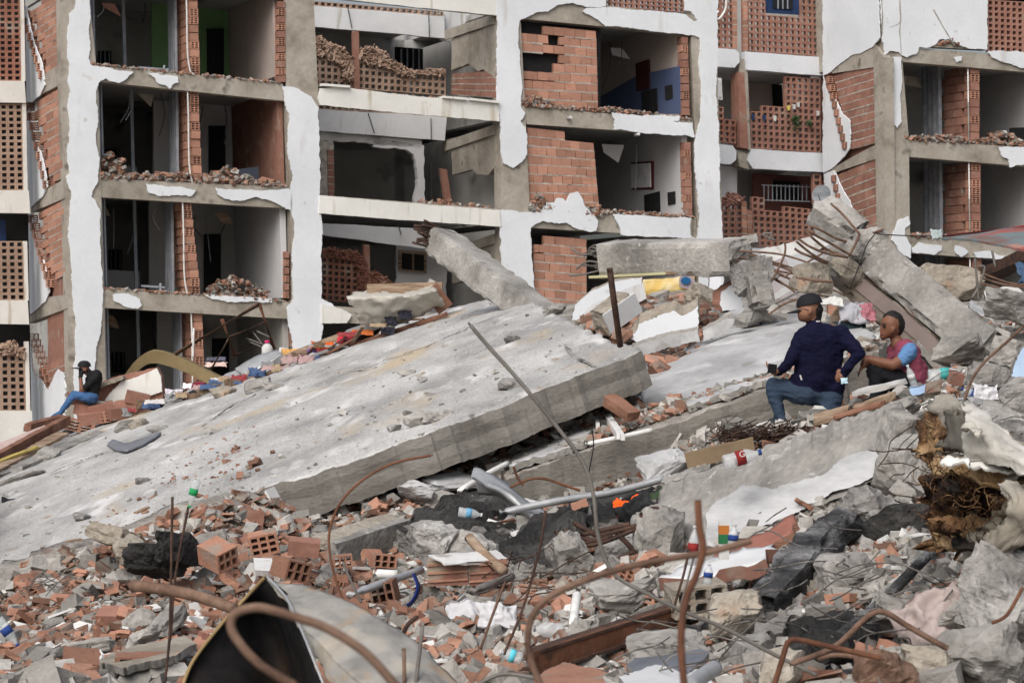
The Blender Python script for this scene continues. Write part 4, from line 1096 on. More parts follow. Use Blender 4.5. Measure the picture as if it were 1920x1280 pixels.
# ---------------------------------------------------------------- patches: curved sheets and slabs from a control grid
def catmull(a, b, c, d, t): return 0.5 * ((2 * b) + (c - a) * t + (2 * a - 5 * b + 4 * c - d) * t * t + (-a + 3 * b - 3 * c + d) * t ** 3)
def resample(row, n, lin=False):
    out = []
    m = len(row) - 1
    for k in range(n + 1):
        s = k / n * m; i = min(int(s), m - 1); t = s - i
        if lin: out.append(row[i].lerp(row[i + 1], t)); continue
        p = lambda q: row[q] if 0 <= q <= m else (2 * row[0] - row[1] if q < 0 else 2 * row[m] - row[m - 1])
        out.append(catmull(p(i - 1), p(i), p(i + 1), p(i + 2), t))
    return out
def patch(name, ctrl, nu, nv, thick, mats, parent=None, amp=0.0, freq=2.0, smooth=True, lin=False, down=None, edge_amp=0.0, side_steps=1, seed=0, crease=0.0, board=0.0):
    """ctrl: rows of Vectors or (px, py, d); closed body of the given thickness; material 0 top, 1 sides, 2 underside"""
    G = [[p if isinstance(p, Vector) else P(*p) for p in r] for r in ctrl]
    R = [resample(r, nu, lin) for r in G]
    cols = [resample([R[i][k] for i in range(len(R))], nv, lin) for k in range(nu + 1)]
    T = [[cols[i][j] for i in range(nu + 1)] for j in range(nv + 1)]
    so = Vector((seed * 5.1, seed * 2.3, seed * 9.7))
    def nrm(j, i):
        a = T[j][min(i + 1, nu)] - T[j][max(i - 1, 0)]; b = T[min(j + 1, nv)][i] - T[max(j - 1, 0)][i]
        n = a.cross(b)
        return n.normalized() if n.length > 1e-9 else Vector((0, 0, 1))
    NN = [[nrm(j, i) for i in range(nu + 1)] for j in range(nv + 1)]
    mid = NN[nv // 2][nu // 2]
    flip = mid.dot(Vector((0, -.7, .7))) < 0
    top = []
    for j in range(nv + 1):
        row = []
        for i in range(nu + 1):
            p = T[j][i]; n = -NN[j][i] if flip else NN[j][i]
            h = fbm(p * freq + so, 4) * amp if amp else 0
            if crease: h -= crease * (abs(mnoise.noise(p * 4 + so)) + .7 * abs(mnoise.noise(p * 9 + so)) + .4 * abs(mnoise.noise(p * 21 + so)))
            q = p + n * h
            if edge_amp and (i in (0, nu) or j in (0, nv)):
                q = q + (Vector((mnoise.noise(p * 6 + so), mnoise.noise(p * 6 + so + Vector((7, 0, 0))), 0)) + .6 * Vector((mnoise.noise(p * 17 + so), 0, mnoise.noise(p * 17 - so)))) * edge_amp
            row.append(q)
        top.append(row)
    V, F, MI = [], [], []
    W = nu + 1
    for row in top: V += row
    for j in range(nv):
        for i in range(nu):
            F.append((j * W + i, j * W + i + 1, (j + 1) * W + i + 1, (j + 1) * W + i)); MI.append(0)
    if thick:
        base = len(V)
        for j in range(nv + 1):
            for i in range(nu + 1):
                n = -NN[j][i] if flip else NN[j][i]
                V.append(top[j][i] + (Vector(down) * thick if down is not None else n * -thick))
        for j in range(nv):
            for i in range(nu):
                F.append((base + (j + 1) * W + i, base + (j + 1) * W + i + 1, base + j * W + i + 1, base + j * W + i)); MI.append(2)
        loop = [(0, i) for i in range(nu)] + [(j, nu) for j in range(nv)] + [(nv, i) for i in range(nu, 0, -1)] + [(j, 0) for j in range(nv, 0, -1)]
        m = len(loop)
        rings = [[j * W + i for j, i in loop]]
        cen = sum((top[j][i] for j, i in loop), Vector()) / m
        for s in range(1, side_steps):
            ring = []
            for (j, i) in loop:
                a = V[j * W + i]; b = V[base + j * W + i]
                out = (a - cen); out.z = 0; out = out.normalized()
                o_ = out * (board * ((s % 2) * 1.0 - .5) + mnoise.noise(a * 2 + Vector((0, 0, s * 3.0))) * board * .6) if board else Vector()
                ring.append(len(V)); V.append(a.lerp(b, s / side_steps) + o_)
            rings.append(ring)
        rings.append([base + j * W + i for j, i in loop])
        for s in range(len(rings) - 1):
            for k in range(m):
                k2 = (k + 1) % m
                F.append((rings[s][k2], rings[s][k], rings[s + 1][k], rings[s + 1][k2])); MI.append(1)
    if flip: F = [tuple(reversed(f)) for f in F]
    mats = list(mats) if isinstance(mats, (list, tuple)) else [mats]
    while len(mats) < 3: mats.append(mats[-1])
    o = obj(name, V, F, mats, parent, False, MI)
    if smooth: o.data.polygons.foreach_set('use_smooth', [mi == 0 or side_steps == 1 and mi == 2 for mi in MI])
    return o

# ---------------------------------------------------------------- the collapsed slabs
near = [S(*p) for p in NEAR]; far = [S(*p) for p in FAR]
_sn = (near[4] - near[0]).cross(far[4] - near[0]).normalized()
if _sn.z < 0: _sn = -_sn
# the right edge bows: pull the middle of the first rows onto the traced outline
def edge_row(k, t):
    p = near[k].lerp(far[k], t)
    return p
rowsS = []
RIGHT = [(1207, 658), (1150, 640), (1095, 616), (1048, 592), (1000, 567), (960, 558), (925, 560)]
for r_i, t in enumerate([0, .16, .33, .5, .67, .84, 1]):
    row = [edge_row(k, t) for k in range(len(NEAR))]
    row[0] = S(*RIGHT[r_i])
    row[1] = row[1].lerp(row[0].lerp(row[2], .5), .5)
    rowsS.append(row)
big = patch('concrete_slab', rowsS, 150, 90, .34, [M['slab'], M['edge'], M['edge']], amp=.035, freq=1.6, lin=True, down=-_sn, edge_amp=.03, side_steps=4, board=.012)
tag(big, 'huge tilted pale concrete floor slab lying across the middle of the rubble', 'concrete slab')

# grey slab beside it
gp = lambda x, y, k=0.0: P(x, y, GREY(x, y)) + Vector((0, 0, k))
grey = patch('concrete_slab', [[gp(1198, 776), gp(1290, 750), gp(1380, 722), gp(1450, 694), gp(1540, 668), gp(1640, 646)],
                               [gp(1205, 700, .04), gp(1290, 690, .05), gp(1380, 668, .06), gp(1455, 650, .05), gp(1545, 628, .03), gp(1630, 620)],
                               [gp(1176, 640), gp(1250, 615, .03), gp(1340, 598, .06), gp(1420, 577, .05), gp(1500, 594, .02), gp(1570, 600)]],
             60, 30, .12, [M['grey'], M['edge']], amp=.03, freq=1.0, edge_amp=.05, seed=3)
tag(grey, 'smooth grey slab sloping up behind the two seated men', 'concrete slab')
wl = patch('concrete_slab', [[(1722, 640, 24), (1770, 690, 23.5), (1800, 730, 23.3)], [(1705, 610, 26), (1760, 660, 25.5), (1830, 700, 25)]], 14, 8, .08, [M['grey'], M['edge']], amp=.02, edge_amp=.04, seed=8)
tag(wl, 'small pale slab piece behind the man in the pink shirt', 'concrete slab')
wl = patch('concrete_slab', [[(1815, 575, 30), (1850, 598, 29), (1900, 620, 28), (1960, 640, 28)], [(1820, 562, 33), (1860, 570, 33), (1915, 590, 33), (1980, 600, 33)]], 14, 8, .1, [M['grey'], M['edge']], amp=.02, edge_amp=.04, seed=18)
tag(wl, 'pale slab lying behind the foot of the broken column', 'concrete slab')

# lower slab: board-marked edge under the men
LOW = plane3((950, 896, 21.2), (1645, 664, 22.2), (1150, 770, 23.6))
lp = lambda x, y: P(x, y, LOW(x, y))
low = patch('concrete_slab', [[lp(948, 897), lp(1060, 858), lp(1190, 815), lp(1320, 772), lp(1440, 735), lp(1550, 697), lp(1650, 662)],
                              [lp(930, 860), lp(1050, 812), lp(1180, 775), lp(1310, 742), lp(1430, 708), lp(1550, 672), lp(1660, 640)]],
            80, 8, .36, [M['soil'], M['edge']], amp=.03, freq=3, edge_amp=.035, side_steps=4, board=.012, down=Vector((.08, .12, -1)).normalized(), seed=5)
tag(low, 'lower concrete slab with board-marked edge beneath the kneeling man', 'concrete slab')
for k, (pts, lab) in enumerate([([[(960, 888), (1040, 862), (1110, 834)], [(955, 866), (1040, 838), (1100, 814)]], 'thin grey screed plate on the lower slab near its far end'), ([[(1000, 848), (1080, 826), (1120, 818)], [(1030, 822), (1090, 804), (1130, 800)]], 'thin grey screed plate under the white window frame'),
                                ([[(1090, 800), (1160, 790), (1205, 778)], [(1120, 776), (1170, 762), (1195, 752)]], 'thin grey screed plate beside the rotten timber'), ([[(1290, 775), (1380, 745), (1450, 722)], [(1285, 765), (1380, 735), (1450, 710)]], 'thin screed strip on the lower slab in front of the man in navy')]):
    o = patch('screed_plate', [[P(x, y, LOW(x, y) - .02) + Vector((0, 0, .07)) for x, y in r] for r in pts], 20, 6, .06, [M['grey'], M['conc']], amp=.02, edge_amp=.05, seed=20 + k, freq=3)
    tag(o, lab, 'screed plate')

# fallen wall with white plaster, right foreground
WT = plane3((1240, 938, 18.6), (1690, 785, 17.6), (1400, 1000, 17.6))
wp = lambda x, y: P(x, y, WT(x, y))
root = empty('fallen_wall', wp(1450, 960), 'fallen concrete wall with torn white plaster below the kneeling man', 'fallen wall')
patch('wall_body', [[wp(1232, 942), wp(1320, 908), wp(1420, 872), wp(1520, 838), wp(1610, 808), wp(1695, 782)], [wp(1250, 1000), wp(1330, 972), wp(1430, 935), wp(1530, 890), wp(1620, 858), wp(1700, 832)], [wp(1300, 1060), wp(1360, 1025), wp(1450, 985), wp(1550, 945), wp(1640, 905), wp(1705, 870)]],
      60, 24, .30, [M['conc'], M['conc'], M['conc']], root, amp=.03, freq=2.5, edge_amp=.05, seed=9, down=Vector((.1, .9, .35)).normalized())
pl = [(1322, 965), (1340, 945), (1375, 925), (1390, 912), (1420, 915), (1450, 920), (1500, 905), (1545, 892), (1570, 868), (1610, 850), (1655, 848), (1660, 860), (1648, 888), (1620, 905), (1560, 925), (1520, 948), (1470, 975), (1420, 995), (1380, 1012), (1345, 1022), (1322, 1020)]
v, f = prism([wp(x, y) + Vector((0, -.062, .02)) for x, y in rag(pl, 3, 9, 77)], Vector((0, .03, -.006)))
obj('plaster_patch', v, f, material('scuffed_plaster', [(.27, .275, .28), (.40, .405, .41), (.50, .505, .51)], 1.3, bump=.3, bscale=12, fine=.12, detail=9, stretch=(1, 1, 3)), root)

def broken_geo(s, sd, n=9, amp=.10, cuts=7):
    """angular broken lump: rounded box, cut by random planes, then roughened"""
    r = random.Random(sd * 13 + 5)
    v, f = rough_box(1, 1, 1, 1.0 / n, .0, .0, sd)
    pl = []
    for _ in range(cuts):
        a = Vector((r.gauss(0, 1), r.gauss(0, 1), r.gauss(0, 1))).normalized(); pl.append((a, r.uniform(.36, .52)))
    out = []
    so = Vector((sd * 3.3, sd * 1.1, sd * 7.7))
    for p in v:
        m = max(abs(p.x), abs(p.y), abs(p.z))
        q = p.lerp(p.normalized() * .56 * (m / .5), .35)
        for a, h in pl:
            e = q.dot(a) - h
            if e > 0: q = q - a * e
        q = q + q.normalized() * (fbm(q * 3.0 + so, 4) * amp)
        out.append(Vector((q.x * s[0], q.y * s[1], q.z * s[2])))
    return out, f
# ---------------------------------------------------------------- broken beams and columns
def conc_beam(name, a, b, w, h, label, up=Vector((0, 0, 1)), mat=None, seed=1, ends=.12, amp=.008, cat='concrete beam', chip=.03):
    """a, b: (px, py, d) of the axis ends"""
    A, B = P(*a), P(*b)
    d, x, y = frame_axes(B - A, up)
    L = (B - A).length
    root = empty(name, (A + B) / 2 - y * (h / 2), label, cat)
    v, f = rough_box(L, w, h, .07, amp, chip, seed, ends)
    Mx = mat_from((A + B) / 2, d, x * -1, y)
    o = obj('body', xform(v, Mx), f, mat or M['conc'], root)
    return root, (A, B, d, x, y)
def rebar_fan(root, base, direction, n, length, spread, r=.012, mat=None, seed=0, up=Vector((0, 0, 1)), w=.3, h=.3, droop=.1):
    rr = random.Random(seed)
    d, x, y = frame_axes(direction, up)
    for k in range(n):
        s = base + x * rr.uniform(-w / 2, w / 2) + y * rr.uniform(-h / 2, h / 2)
        e = d + x * rr.gauss(0, spread) + y * rr.gauss(0, spread)
        L = length * rr.uniform(.6, 1.15)
        q = [s - d * .1, s + e * L * .5 + y * rr.gauss(0, .04), s + e * L + Vector((0, 0, -droop * rr.random()))]
        v, f = tube_geo(spline(q, 5), r, 7)
        obj('rebar', v, f, mat or M['rust'], root, True)

# leaning beam before the building
root, ax = conc_beam('concrete_beam', (822, 450, 40), (1050, 622, 37), .52, .46, 'leaning broken concrete beam with a rebar tuft against the facade', seed=2, ends=.15, up=Vector((.5, -.6, .6)))
rt_ = random.Random(12)
for k in range(13):
    x0, y0 = 826 + rt_.uniform(-4, 16) - k * .8, 432 + k * 3.2
    rebar([(x0 + 10, y0 + 6, 39.9), (x0 - 18, y0 - 8 + rt_.gauss(0, 2), 39.8), (x0 - 34 - rt_.uniform(0, 14), y0 - 14 + rt_.gauss(0, 4), 39.7)], .020, M['rust_dark'], parent=root, seg=4)
# level beam
root, ax = conc_beam('concrete_beam', (1135, 484, 29), (1398, 482, 27.5), .42, .40, 'level broken concrete beam with rebar at both ends above the rubble', seed=4, ends=.1, up=Vector((0, -.25, 1)), amp=.008)
rebar_fan(root, ax[0] + Vector((-.02, 0, .08)), -ax[2] + Vector((0, 0, .05)), 7, .38, .12, .012, M['steel'], 5, w=.35, h=.15, droop=0)
rebar_fan(root, ax[0] + Vector((-.02, 0, -.12)), -ax[2] + Vector((0, 0, -.05)), 5, .36, .12, .012, M['steel'], 6, w=.35, h=.1, droop=.02)
rebar_fan(root, ax[1], ax[2] + Vector((0, 0, -.22)), 10, 1.25, .07, .012, M['rust'], 7, w=.3, h=.25, droop=.1)
v, f = bar(P(1118, 520, 28.9), P(1262, 513, 28.2), .3, .03); obj('formwork_strip', v, f, plain('pale_yellow_board', (.42, .40, .24)), root)
v, f = bar(P(1262, 512, 28.2), P(1396, 511, 27.6), .3, .04); obj('formwork_strip', v, f, M['timber'], root)
# cap and broken stub at its right end
for (px, py, d, s, sd, lab) in ((1385, 455, 27.8, (.45, .3, .10), 31, 'flat concrete flake on the right end of the level beam'), (1425, 545, 26.8, (.26, .3, .42), 32, 'squarish concrete stub under the right end of the level beam'), (1402, 520, 27.2, (.3, .35, .35), 33, 'dark crumbling concrete below the level beam'), (1428, 505, 27.0, (.28, .2, .3), 34, 'broken pale concrete knob by the level beam')):
    v, f = rough_box(*s, .05, .03, .06, sd)
    R = Euler((.1 * sd % .5, .12, sd * .3)).to_matrix().to_4x4()
    o = obj('concrete_chunk', xform(v, Matrix.Translation(P(px, py, d)) @ R), f, M['burnt_grey'] if sd == 33 else M['conc'])
    tag(o, lab, 'concrete chunk')
# the great broken column
COLd0, COLd1 = 25.5, 23.8
UPC = Vector((.70, -.25, .68))
root, ax = conc_beam('broken_column', (1628, 472, COLd0), (1872, 672, COLd1), .48, .40, 'huge broken concrete column leaning down right behind the men', seed=6, ends=.18, up=UPC, amp=.012, chip=.05, cat='concrete column', mat=M['conc'])
A, B, d, x, y = ax
aw = x if x.y > 0 else -x                                   # away from us
vb, fb = rough_box((B - A).length + .2, .42, .30, .07, .02, .05, 61, .1)
obj('lower_face', xform(vb, mat_from((A + B) / 2 - y * .36 + aw * .06, d, -x, y)), fb, material('raw_brown_concrete', [(.12, .10, .08), (.21, .18, .15)], 2, bump=.8, bscale=15, fine=.25), root)
v, f = bar(A + d * .35 - y * .31 - aw * .155, B - y * .31 - aw * .155, .04, .14, up=y); obj('painted_face', v, f, plain('mauve_paint', (.17, .135, .125), bump=.3), root)
# upper arm of the column
A2, B2 = P(1530, 388, 25.6), P(1612, 448, 25.4)
dd, xx, yy = frame_axes(B2 - A2, Vector((.3, -.7, .5)))
vb, fb = rough_box((B2 - A2).length, .34, .30, .05, .035, .08, 62, .08)
obj('upper_arm', xform(vb, mat_from((A2 + B2) / 2, dd, -xx, yy)), fb, M['conc'], root)
# torn joint
for (px, py, d_, s, sd) in ((1628, 456, 25.3, (.36, .36, .34), 63), (1596, 476, 25.3, (.36, .36, .28), 66), (1526, 520, 25.0, (.40, .36, .32), 64), (1600, 522, 25.3, (.62, .36, .26), 65), (1570, 500, 25.3, (.34, .3, .24), 67)):
    vb, fb = broken_geo(s, sd, 11, .09)
    R = Euler((.2, .5 if sd == 65 else .1, .3 * sd)).to_matrix().to_4x4()
    obj('torn_joint', xform(vb, Matrix.Translation(P(px, py, d_)) @ R), fb, M['conc_tan'] if sd in (64, 65) else M['conc'], root)
for pts in ([(1598, 480, 25.0), (1560, 458, 24.9), (1527, 440, 24.8), (1510, 430, 24.8)], [(1590, 483, 24.9), (1555, 470, 24.9), (1528, 450, 24.8), (1512, 434, 24.8)], [(1588, 482, 24.9), (1550, 475, 24.8), (1518, 462, 24.7), (1496, 447, 24.7)],
            [(1552, 492, 24.9), (1525, 478, 24.8), (1504, 462, 24.8), (1493, 452, 24.8)], [(1548, 494, 24.9), (1522, 482, 24.8), (1502, 474, 24.8), (1490, 466, 24.8)], [(1600, 455, 25.2), (1570, 448, 25.1), (1540, 432, 25.0), (1522, 424, 25.0)],
            [(1558, 382, 25.3), (1580, 402, 25.2), (1606, 432, 25.1), (1612, 440, 25.1)], [(1592, 480, 25.0), (1605, 455, 25.0), (1612, 438, 25.0)], [(1634, 438, 25.2), (1645, 434, 25.1), (1657, 429, 25.1)], [(1493, 520, 24.7), (1530, 526, 24.6), (1560, 528, 24.6)]):
    rebar(pts, .014, M['rust'], parent=root)
rebar([(1640, 440, 25.0), (1625, 460, 24.9), (1610, 500, 24.8), (1594, 540, 24.8)], .006, M['darkcloth'], 'wire', root)
# boulders behind
def chunk(px, py, d, s, sd, lab, mat='conc', rot=None, name='concrete_chunk', cat='concrete chunk', group=None, amp=.10):
    vb, fb = broken_geo([q * 1.15 for q in s], sd, 12 if max(s) > .28 else 8, amp)
    R = Euler(rot or (.35 * math.sin(sd), .3 * math.cos(sd * 1.7), sd * .7)).to_matrix().to_4x4()
    o = obj(name, xform(vb, Matrix.Translation(P(px, py, d)) @ R), fb, M[mat])
    return tag(o, lab, cat, group)
chunk(1775, 530, 33, (.85, .5, .42), 71, 'tan concrete boulder behind the broken column', 'conc_tan', (0, .12, 0))
chunk(1895, 575, 27, (.5, .4, .3), 72, 'dark rounded concrete boulder at the right edge behind the slab', 'conc', (.1, .2, .4))
chunk(1925, 648, 22, (.3, .3, .24), 73, 'dark stone at the right edge beside the thin rod', 'burnt_grey')

for k, pts in enumerate(([(958, 585), (900, 606), (850, 628), (800, 652), (740, 672), (680, 694), (640, 704)], [(560, 700), (480, 740), (430, 765), (380, 800)], [(330, 800), (240, 836), (160, 862), (90, 890)], [(1120, 690), (1080, 672), (1060, 650)])):
    w = .022
    q = []
    for i, (x, y) in enumerate(rag([p for p in pts], 1.4, 6, 40 + k)[:-int(math.hypot(pts[-1][0] - pts[0][0], pts[-1][1] - pts[0][1]) / 6) or None]): q.append(S(x, y) + _sn * .05)
    if len(q) < 3: continue
    v, f = tube_geo(q, w, 5, lambda t: .25 + .75 * math.sin(math.pi * min(1, max(0, t))))
    v = [p - _sn * (_sn.dot(p - q[i // 5]) * .85) - _sn * .035 for i, p in enumerate(v)]
    o = obj('crack', v, f, M['burnt_grey'], big)
# ---------------------------------------------------------------- kit for loose things
def lathe(prof, n=14):
    v, f = [], []
    for z, r in prof:
        for k in range(n):
            t = 2 * math.pi * k / n; v.append(Vector((r * math.cos(t), r * math.sin(t), z)))
    for i in range(len(prof) - 1):
        for k in range(n):
            f.append((i * n + k, i * n + (k + 1) % n, (i + 1) * n + (k + 1) % n, (i + 1) * n + k))
    f.append(tuple(range(n - 1, -1, -1))); f.append(tuple(range((len(prof) - 1) * n, len(prof) * n)))
    return v, f
def bottle(px, py, d, h, axis, label, band=None, cap=None, w=None, mat=None):
    """axis: direction bottom to neck"""
    h *= .85; c = P(px, py, d); r = (w or h * .17) * .85
    z, x, y = frame_axes(Vector(axis))
    root = empty('plastic_bottle', c - z * h / 2, label, 'bottle')
    Mx = mat_from(c - z * h / 2, x, y, z)
    v, f = lathe([(0, r * .8), (h * .02, r), (h * .2, r), (h * .25, r * .93), (h * .3, r), (h * .55, r), (h * .62, r * .97), (h * .75, r * .72), (h * .86, r * .36), (h * .93, r * .33)])
    obj('body', xform(v, Mx), f, mat or M['glass'], root, True)
    if band is not None:
        v, f = lathe([(h * .32, r * 1.015), (h * .56, r * 1.015)]); obj('label_band', xform(v, Mx), f, band, root, True)
    v, f = lathe([(h * .925, r * .4), (h, r * .4)]); obj('cap', xform(v, Mx), f, cap or plain('blue_cap', (.03, .10, .35), .5), root, True)
    return root
def cloth(px, py, d, w, h, mat, label, name='cloth', cat='cloth', seed=0, tilt=.5, crease=None, rot=0.0):
    """crumpled piece lying on the heap: w across, h up the picture (metres)"""
    r = random.Random(seed + int(px))
    c = P(px, py, d)
    ux = Vector((math.cos(rot), 0, math.sin(rot))); uy = Vector((-math.sin(rot) * tilt, math.cos(tilt * 1.2), math.cos(rot) * math.sin(tilt * 1.2)))
    ctrl = []
    for j in range(4):
        row = []
        for i in range(5):
            e = 0 if (i in (0, 4) or j in (0, 3)) else r.uniform(.05, .22) * min(w, h)
            row.append(c + ux * ((i / 4 - .5) * w * r.uniform(.85, 1.1)) + uy * ((j / 3 - .5) * h / max(.3, math.sin(tilt * 1.2)) * r.uniform(.8, 1.1)) + Vector((0, -.4, .9)) * e)
        ctrl.append(row)
    o = patch(name, ctrl, 30, 22, .012, mat, None, amp=.03 * min(w, h) * 4, freq=2.2 / min(w, h), crease=(crease if crease is not None else .34 * min(w, h)), edge_amp=.20 * min(w, h), seed=seed)
    return tag(o, label, cat)
def plate(px_poly, d, thick, mats, label, name='wall_fragment', cat='wall fragment', lean=(0, 1, 0), seed=1, amp=2.0, plane=None, step=7):
    """flat broken piece: outline in photo pixels on the plane at d, given thickness along lean"""
    fn = plane or (lambda x, y: d)
    pts = [P(x, y, fn(x, y)) for x, y in rag(px_poly, amp, step, seed)]
    off = Vector(lean).normalized() * thick
    n = len(pts)
    v = pts + [p + off for p in pts]
    f = [tuple(range(n)), tuple(range(2 * n - 1, n - 1, -1))] + [(i, i + n, (i + 1) % n + n, (i + 1) % n) for i in range(n)]
    m = mats if isinstance(mats, (list, tuple)) else [mats, mats]
    o = obj(name, v, f, list(m), None, False, [0] + [1] * (n + 1))
    return tag(o, label, cat)
def plank(a, b, w, h, mat, label, name='plank', cat='plank', up=Vector((0, -.3, 1)), seed=1):
    A, B = P(*a), P(*b)
    d, x, y = frame_axes(B - A, up)
    v, f = rough_box((B - A).length, w, h, max(.06, (B - A).length / 30), .006, .008, seed, .04)
    o = obj(name, xform(v, mat_from((A + B) / 2, d, -x, y)), f, mat)
    return tag(o, label, cat)
BLK9 = unit_tube(3, 3, .09, M['shard'], 'hollow_block'); BLK6 = unit_tube(3, 2, .09, M['shard'], 'hollow_block')
def hblock(px, py, d, size, rot, label, mesh=None, name='hollow_brick'):
    R = Euler(rot).to_matrix()
    o = inst(name, mesh or BLK9, mat_from(P(px, py, d), R @ Vector((size[0], 0, 0)), R @ Vector((0, size[1], 0)), R @ Vector((0, 0, size[2]))))
    return tag(o, label, 'hollow brick')
col = {}
def C(name, c, **k):
    if name not in col: col[name] = plain(name, c, **k)
    return col[name]

# ---------------------------------------------------------------- along the slab's far edge
FD = 43.5
root = empty('mattress', P(330, 730, FD), 'bent brown mattress arching over the debris at the slab edge', 'mattress')
patch('body', [[(236, 700, FD), (256, 674, FD), (288, 657, FD), (340, 672, FD), (420, 712, FD - .4)], [(242, 696, FD + 1.3), (262, 671, FD + 1.3), (294, 655, FD + 1.3), (346, 670, FD + 1.3), (424, 709, FD + 1.0)]], 30, 6, .23, [M['mattress'], M['mattress'], M['darkcloth']], root, amp=.015, down=Vector((-.05, .25, -1)).normalized())
fr = empty('pipe_trestle', P(420, 700, FD), 'bent rusty steel pipe frame standing behind the mattress', 'trestle')
for a, b, r_, m_ in (((328, 664), (487, 569), .042, 'rust'), ((486, 568), (514, 655), .038, 'rust_orange'), ((416, 598), (441, 668), .04, 'rust_orange'), ((430, 632), (500, 603), .026, 'rust'), ((396, 692), (432, 630), .024, 'rust'), ((436, 668), (500, 642), .026, 'rust_dark')):
    v, f = tube_geo([P(*a, FD + .6), P(*b, FD + .6)], r_, 8); obj('frame_tube', v, f, M[m_], fr, True)
for k, (a, b) in enumerate((((462, 634), (505, 650)), ((466, 640), (504, 656)), ((474, 622), (494, 648)), ((480, 620), (506, 632)))):
    tag(rebar([(*a, FD + .3), (*b, FD + .3)], .014, M['steel'], 'thin_rod'), ['lower grey rod poking from the wreckage left of the jug', 'second grey rod poking from the wreckage left of the jug', 'steep grey rod poking from the wreckage left of the jug', 'upper grey rod poking from the wreckage left of the jug'][k], 'rod')
tag(rebar([(363, 615, FD + .5), (362, 672, FD + .5)], .018, M['pvc'], 'thin_pole'), 'thin pale pole standing behind the mattress', 'pole')
# jug
jc = P(501, 652, FD - .3)
jr = empty('jug', jc - Vector((0, 0, .14)), 'white plastic jug with a pink cap on the debris', 'jug')
v, f = lathe([(0, .09), (.02, .1), (.14, .1), (.19, .07), (.22, .035), (.24, .035)]); obj('body', [p + jc - Vector((0, 0, .14)) for p in v], f, M['white'], jr, True)
v, f = lathe([(.225, .045), (.275, .04)]); obj('cap', [p + jc - Vector((0, 0, .14)) for p in v], f, C('pink_cap', (.65, .03, .18)), jr, True)
# tarp-covered furniture
tr = empty('covered_furniture', P(740, 605, 41.5), 'overturned furniture under a torn pale dust sheet behind the slab', 'furniture')
patch('dust_sheet', [[(664, 547, 42.6), (720, 544, 42.6), (770, 538, 42.6), (814, 522, 42.6)], [(650, 556, 41.6), (716, 552, 41.4), (770, 548, 41.4), (818, 540, 41.4)], [(662, 584, 41.7), (715, 580, 41.5), (770, 572, 41.5), (826, 560, 41.5)], [(674, 610, 41.9), (720, 607, 41.8), (775, 600, 41.8), (838, 578, 41.8)]], 36, 26, .02, M['tarp'], tr, amp=.05, freq=1.6, crease=.07, edge_amp=.07, seed=2)
v, f = bar(P(806, 540, 41.9), P(836, 580, 41.9), .12, .3); obj('wooden_rail', v, f, M['timber_red'], tr)
v, f = bar(P(690, 552, 42.2), P(830, 548, 42.2), .5, .35); obj('carcass', v, f, M['timber'], tr)
for k, (a, b, w_, h_, m_, lab) in enumerate((((535, 672, 43.2), (640, 632, 43.2), .25, .10, 'timber', 'weathered beam lying at the slab edge under the covered furniture'), ((555, 690, 42.6), (745, 602, 42.6), .14, .12, 'rust_dark', 'long dark plank sloping below the covered furniture'), ((600, 668, 42.2), (840, 588, 41.6), .10, .07, 'timber_red', 'narrow reddish batten along the top edge of the big slab'),
                                             ((420, 712, 42.8), (530, 668, 42.8), .3, .10, 'galv', 'pale metal rail lying above the navy cloth'), ((400, 735, 42.4), (545, 690, 42.4), .2, .08, 'timber', 'grey board along the slab edge below the steel sink'))):
    plank(a, b, w_, h_, M[m_], lab, seed=80 + k)
plank((648, 628, 42.6), (760, 590, 42.2), .25, .14, M['galv'], 'folded grey bedding roll at the slab edge below the sheet', 'bedding_roll', 'bedding', seed=88)
patch('metal_sink', [[(440, 690, 42.8), (480, 668, 42.8), (520, 655, 42.8)], [(455, 702, 42.4), (495, 686, 42.4), (528, 664, 42.4)]], 10, 6, .1, M['galv'], None, amp=.02)
tag(bpy.data.objects['metal_sink'], 'pale steel sink lying on its side left of the jug', 'sink')
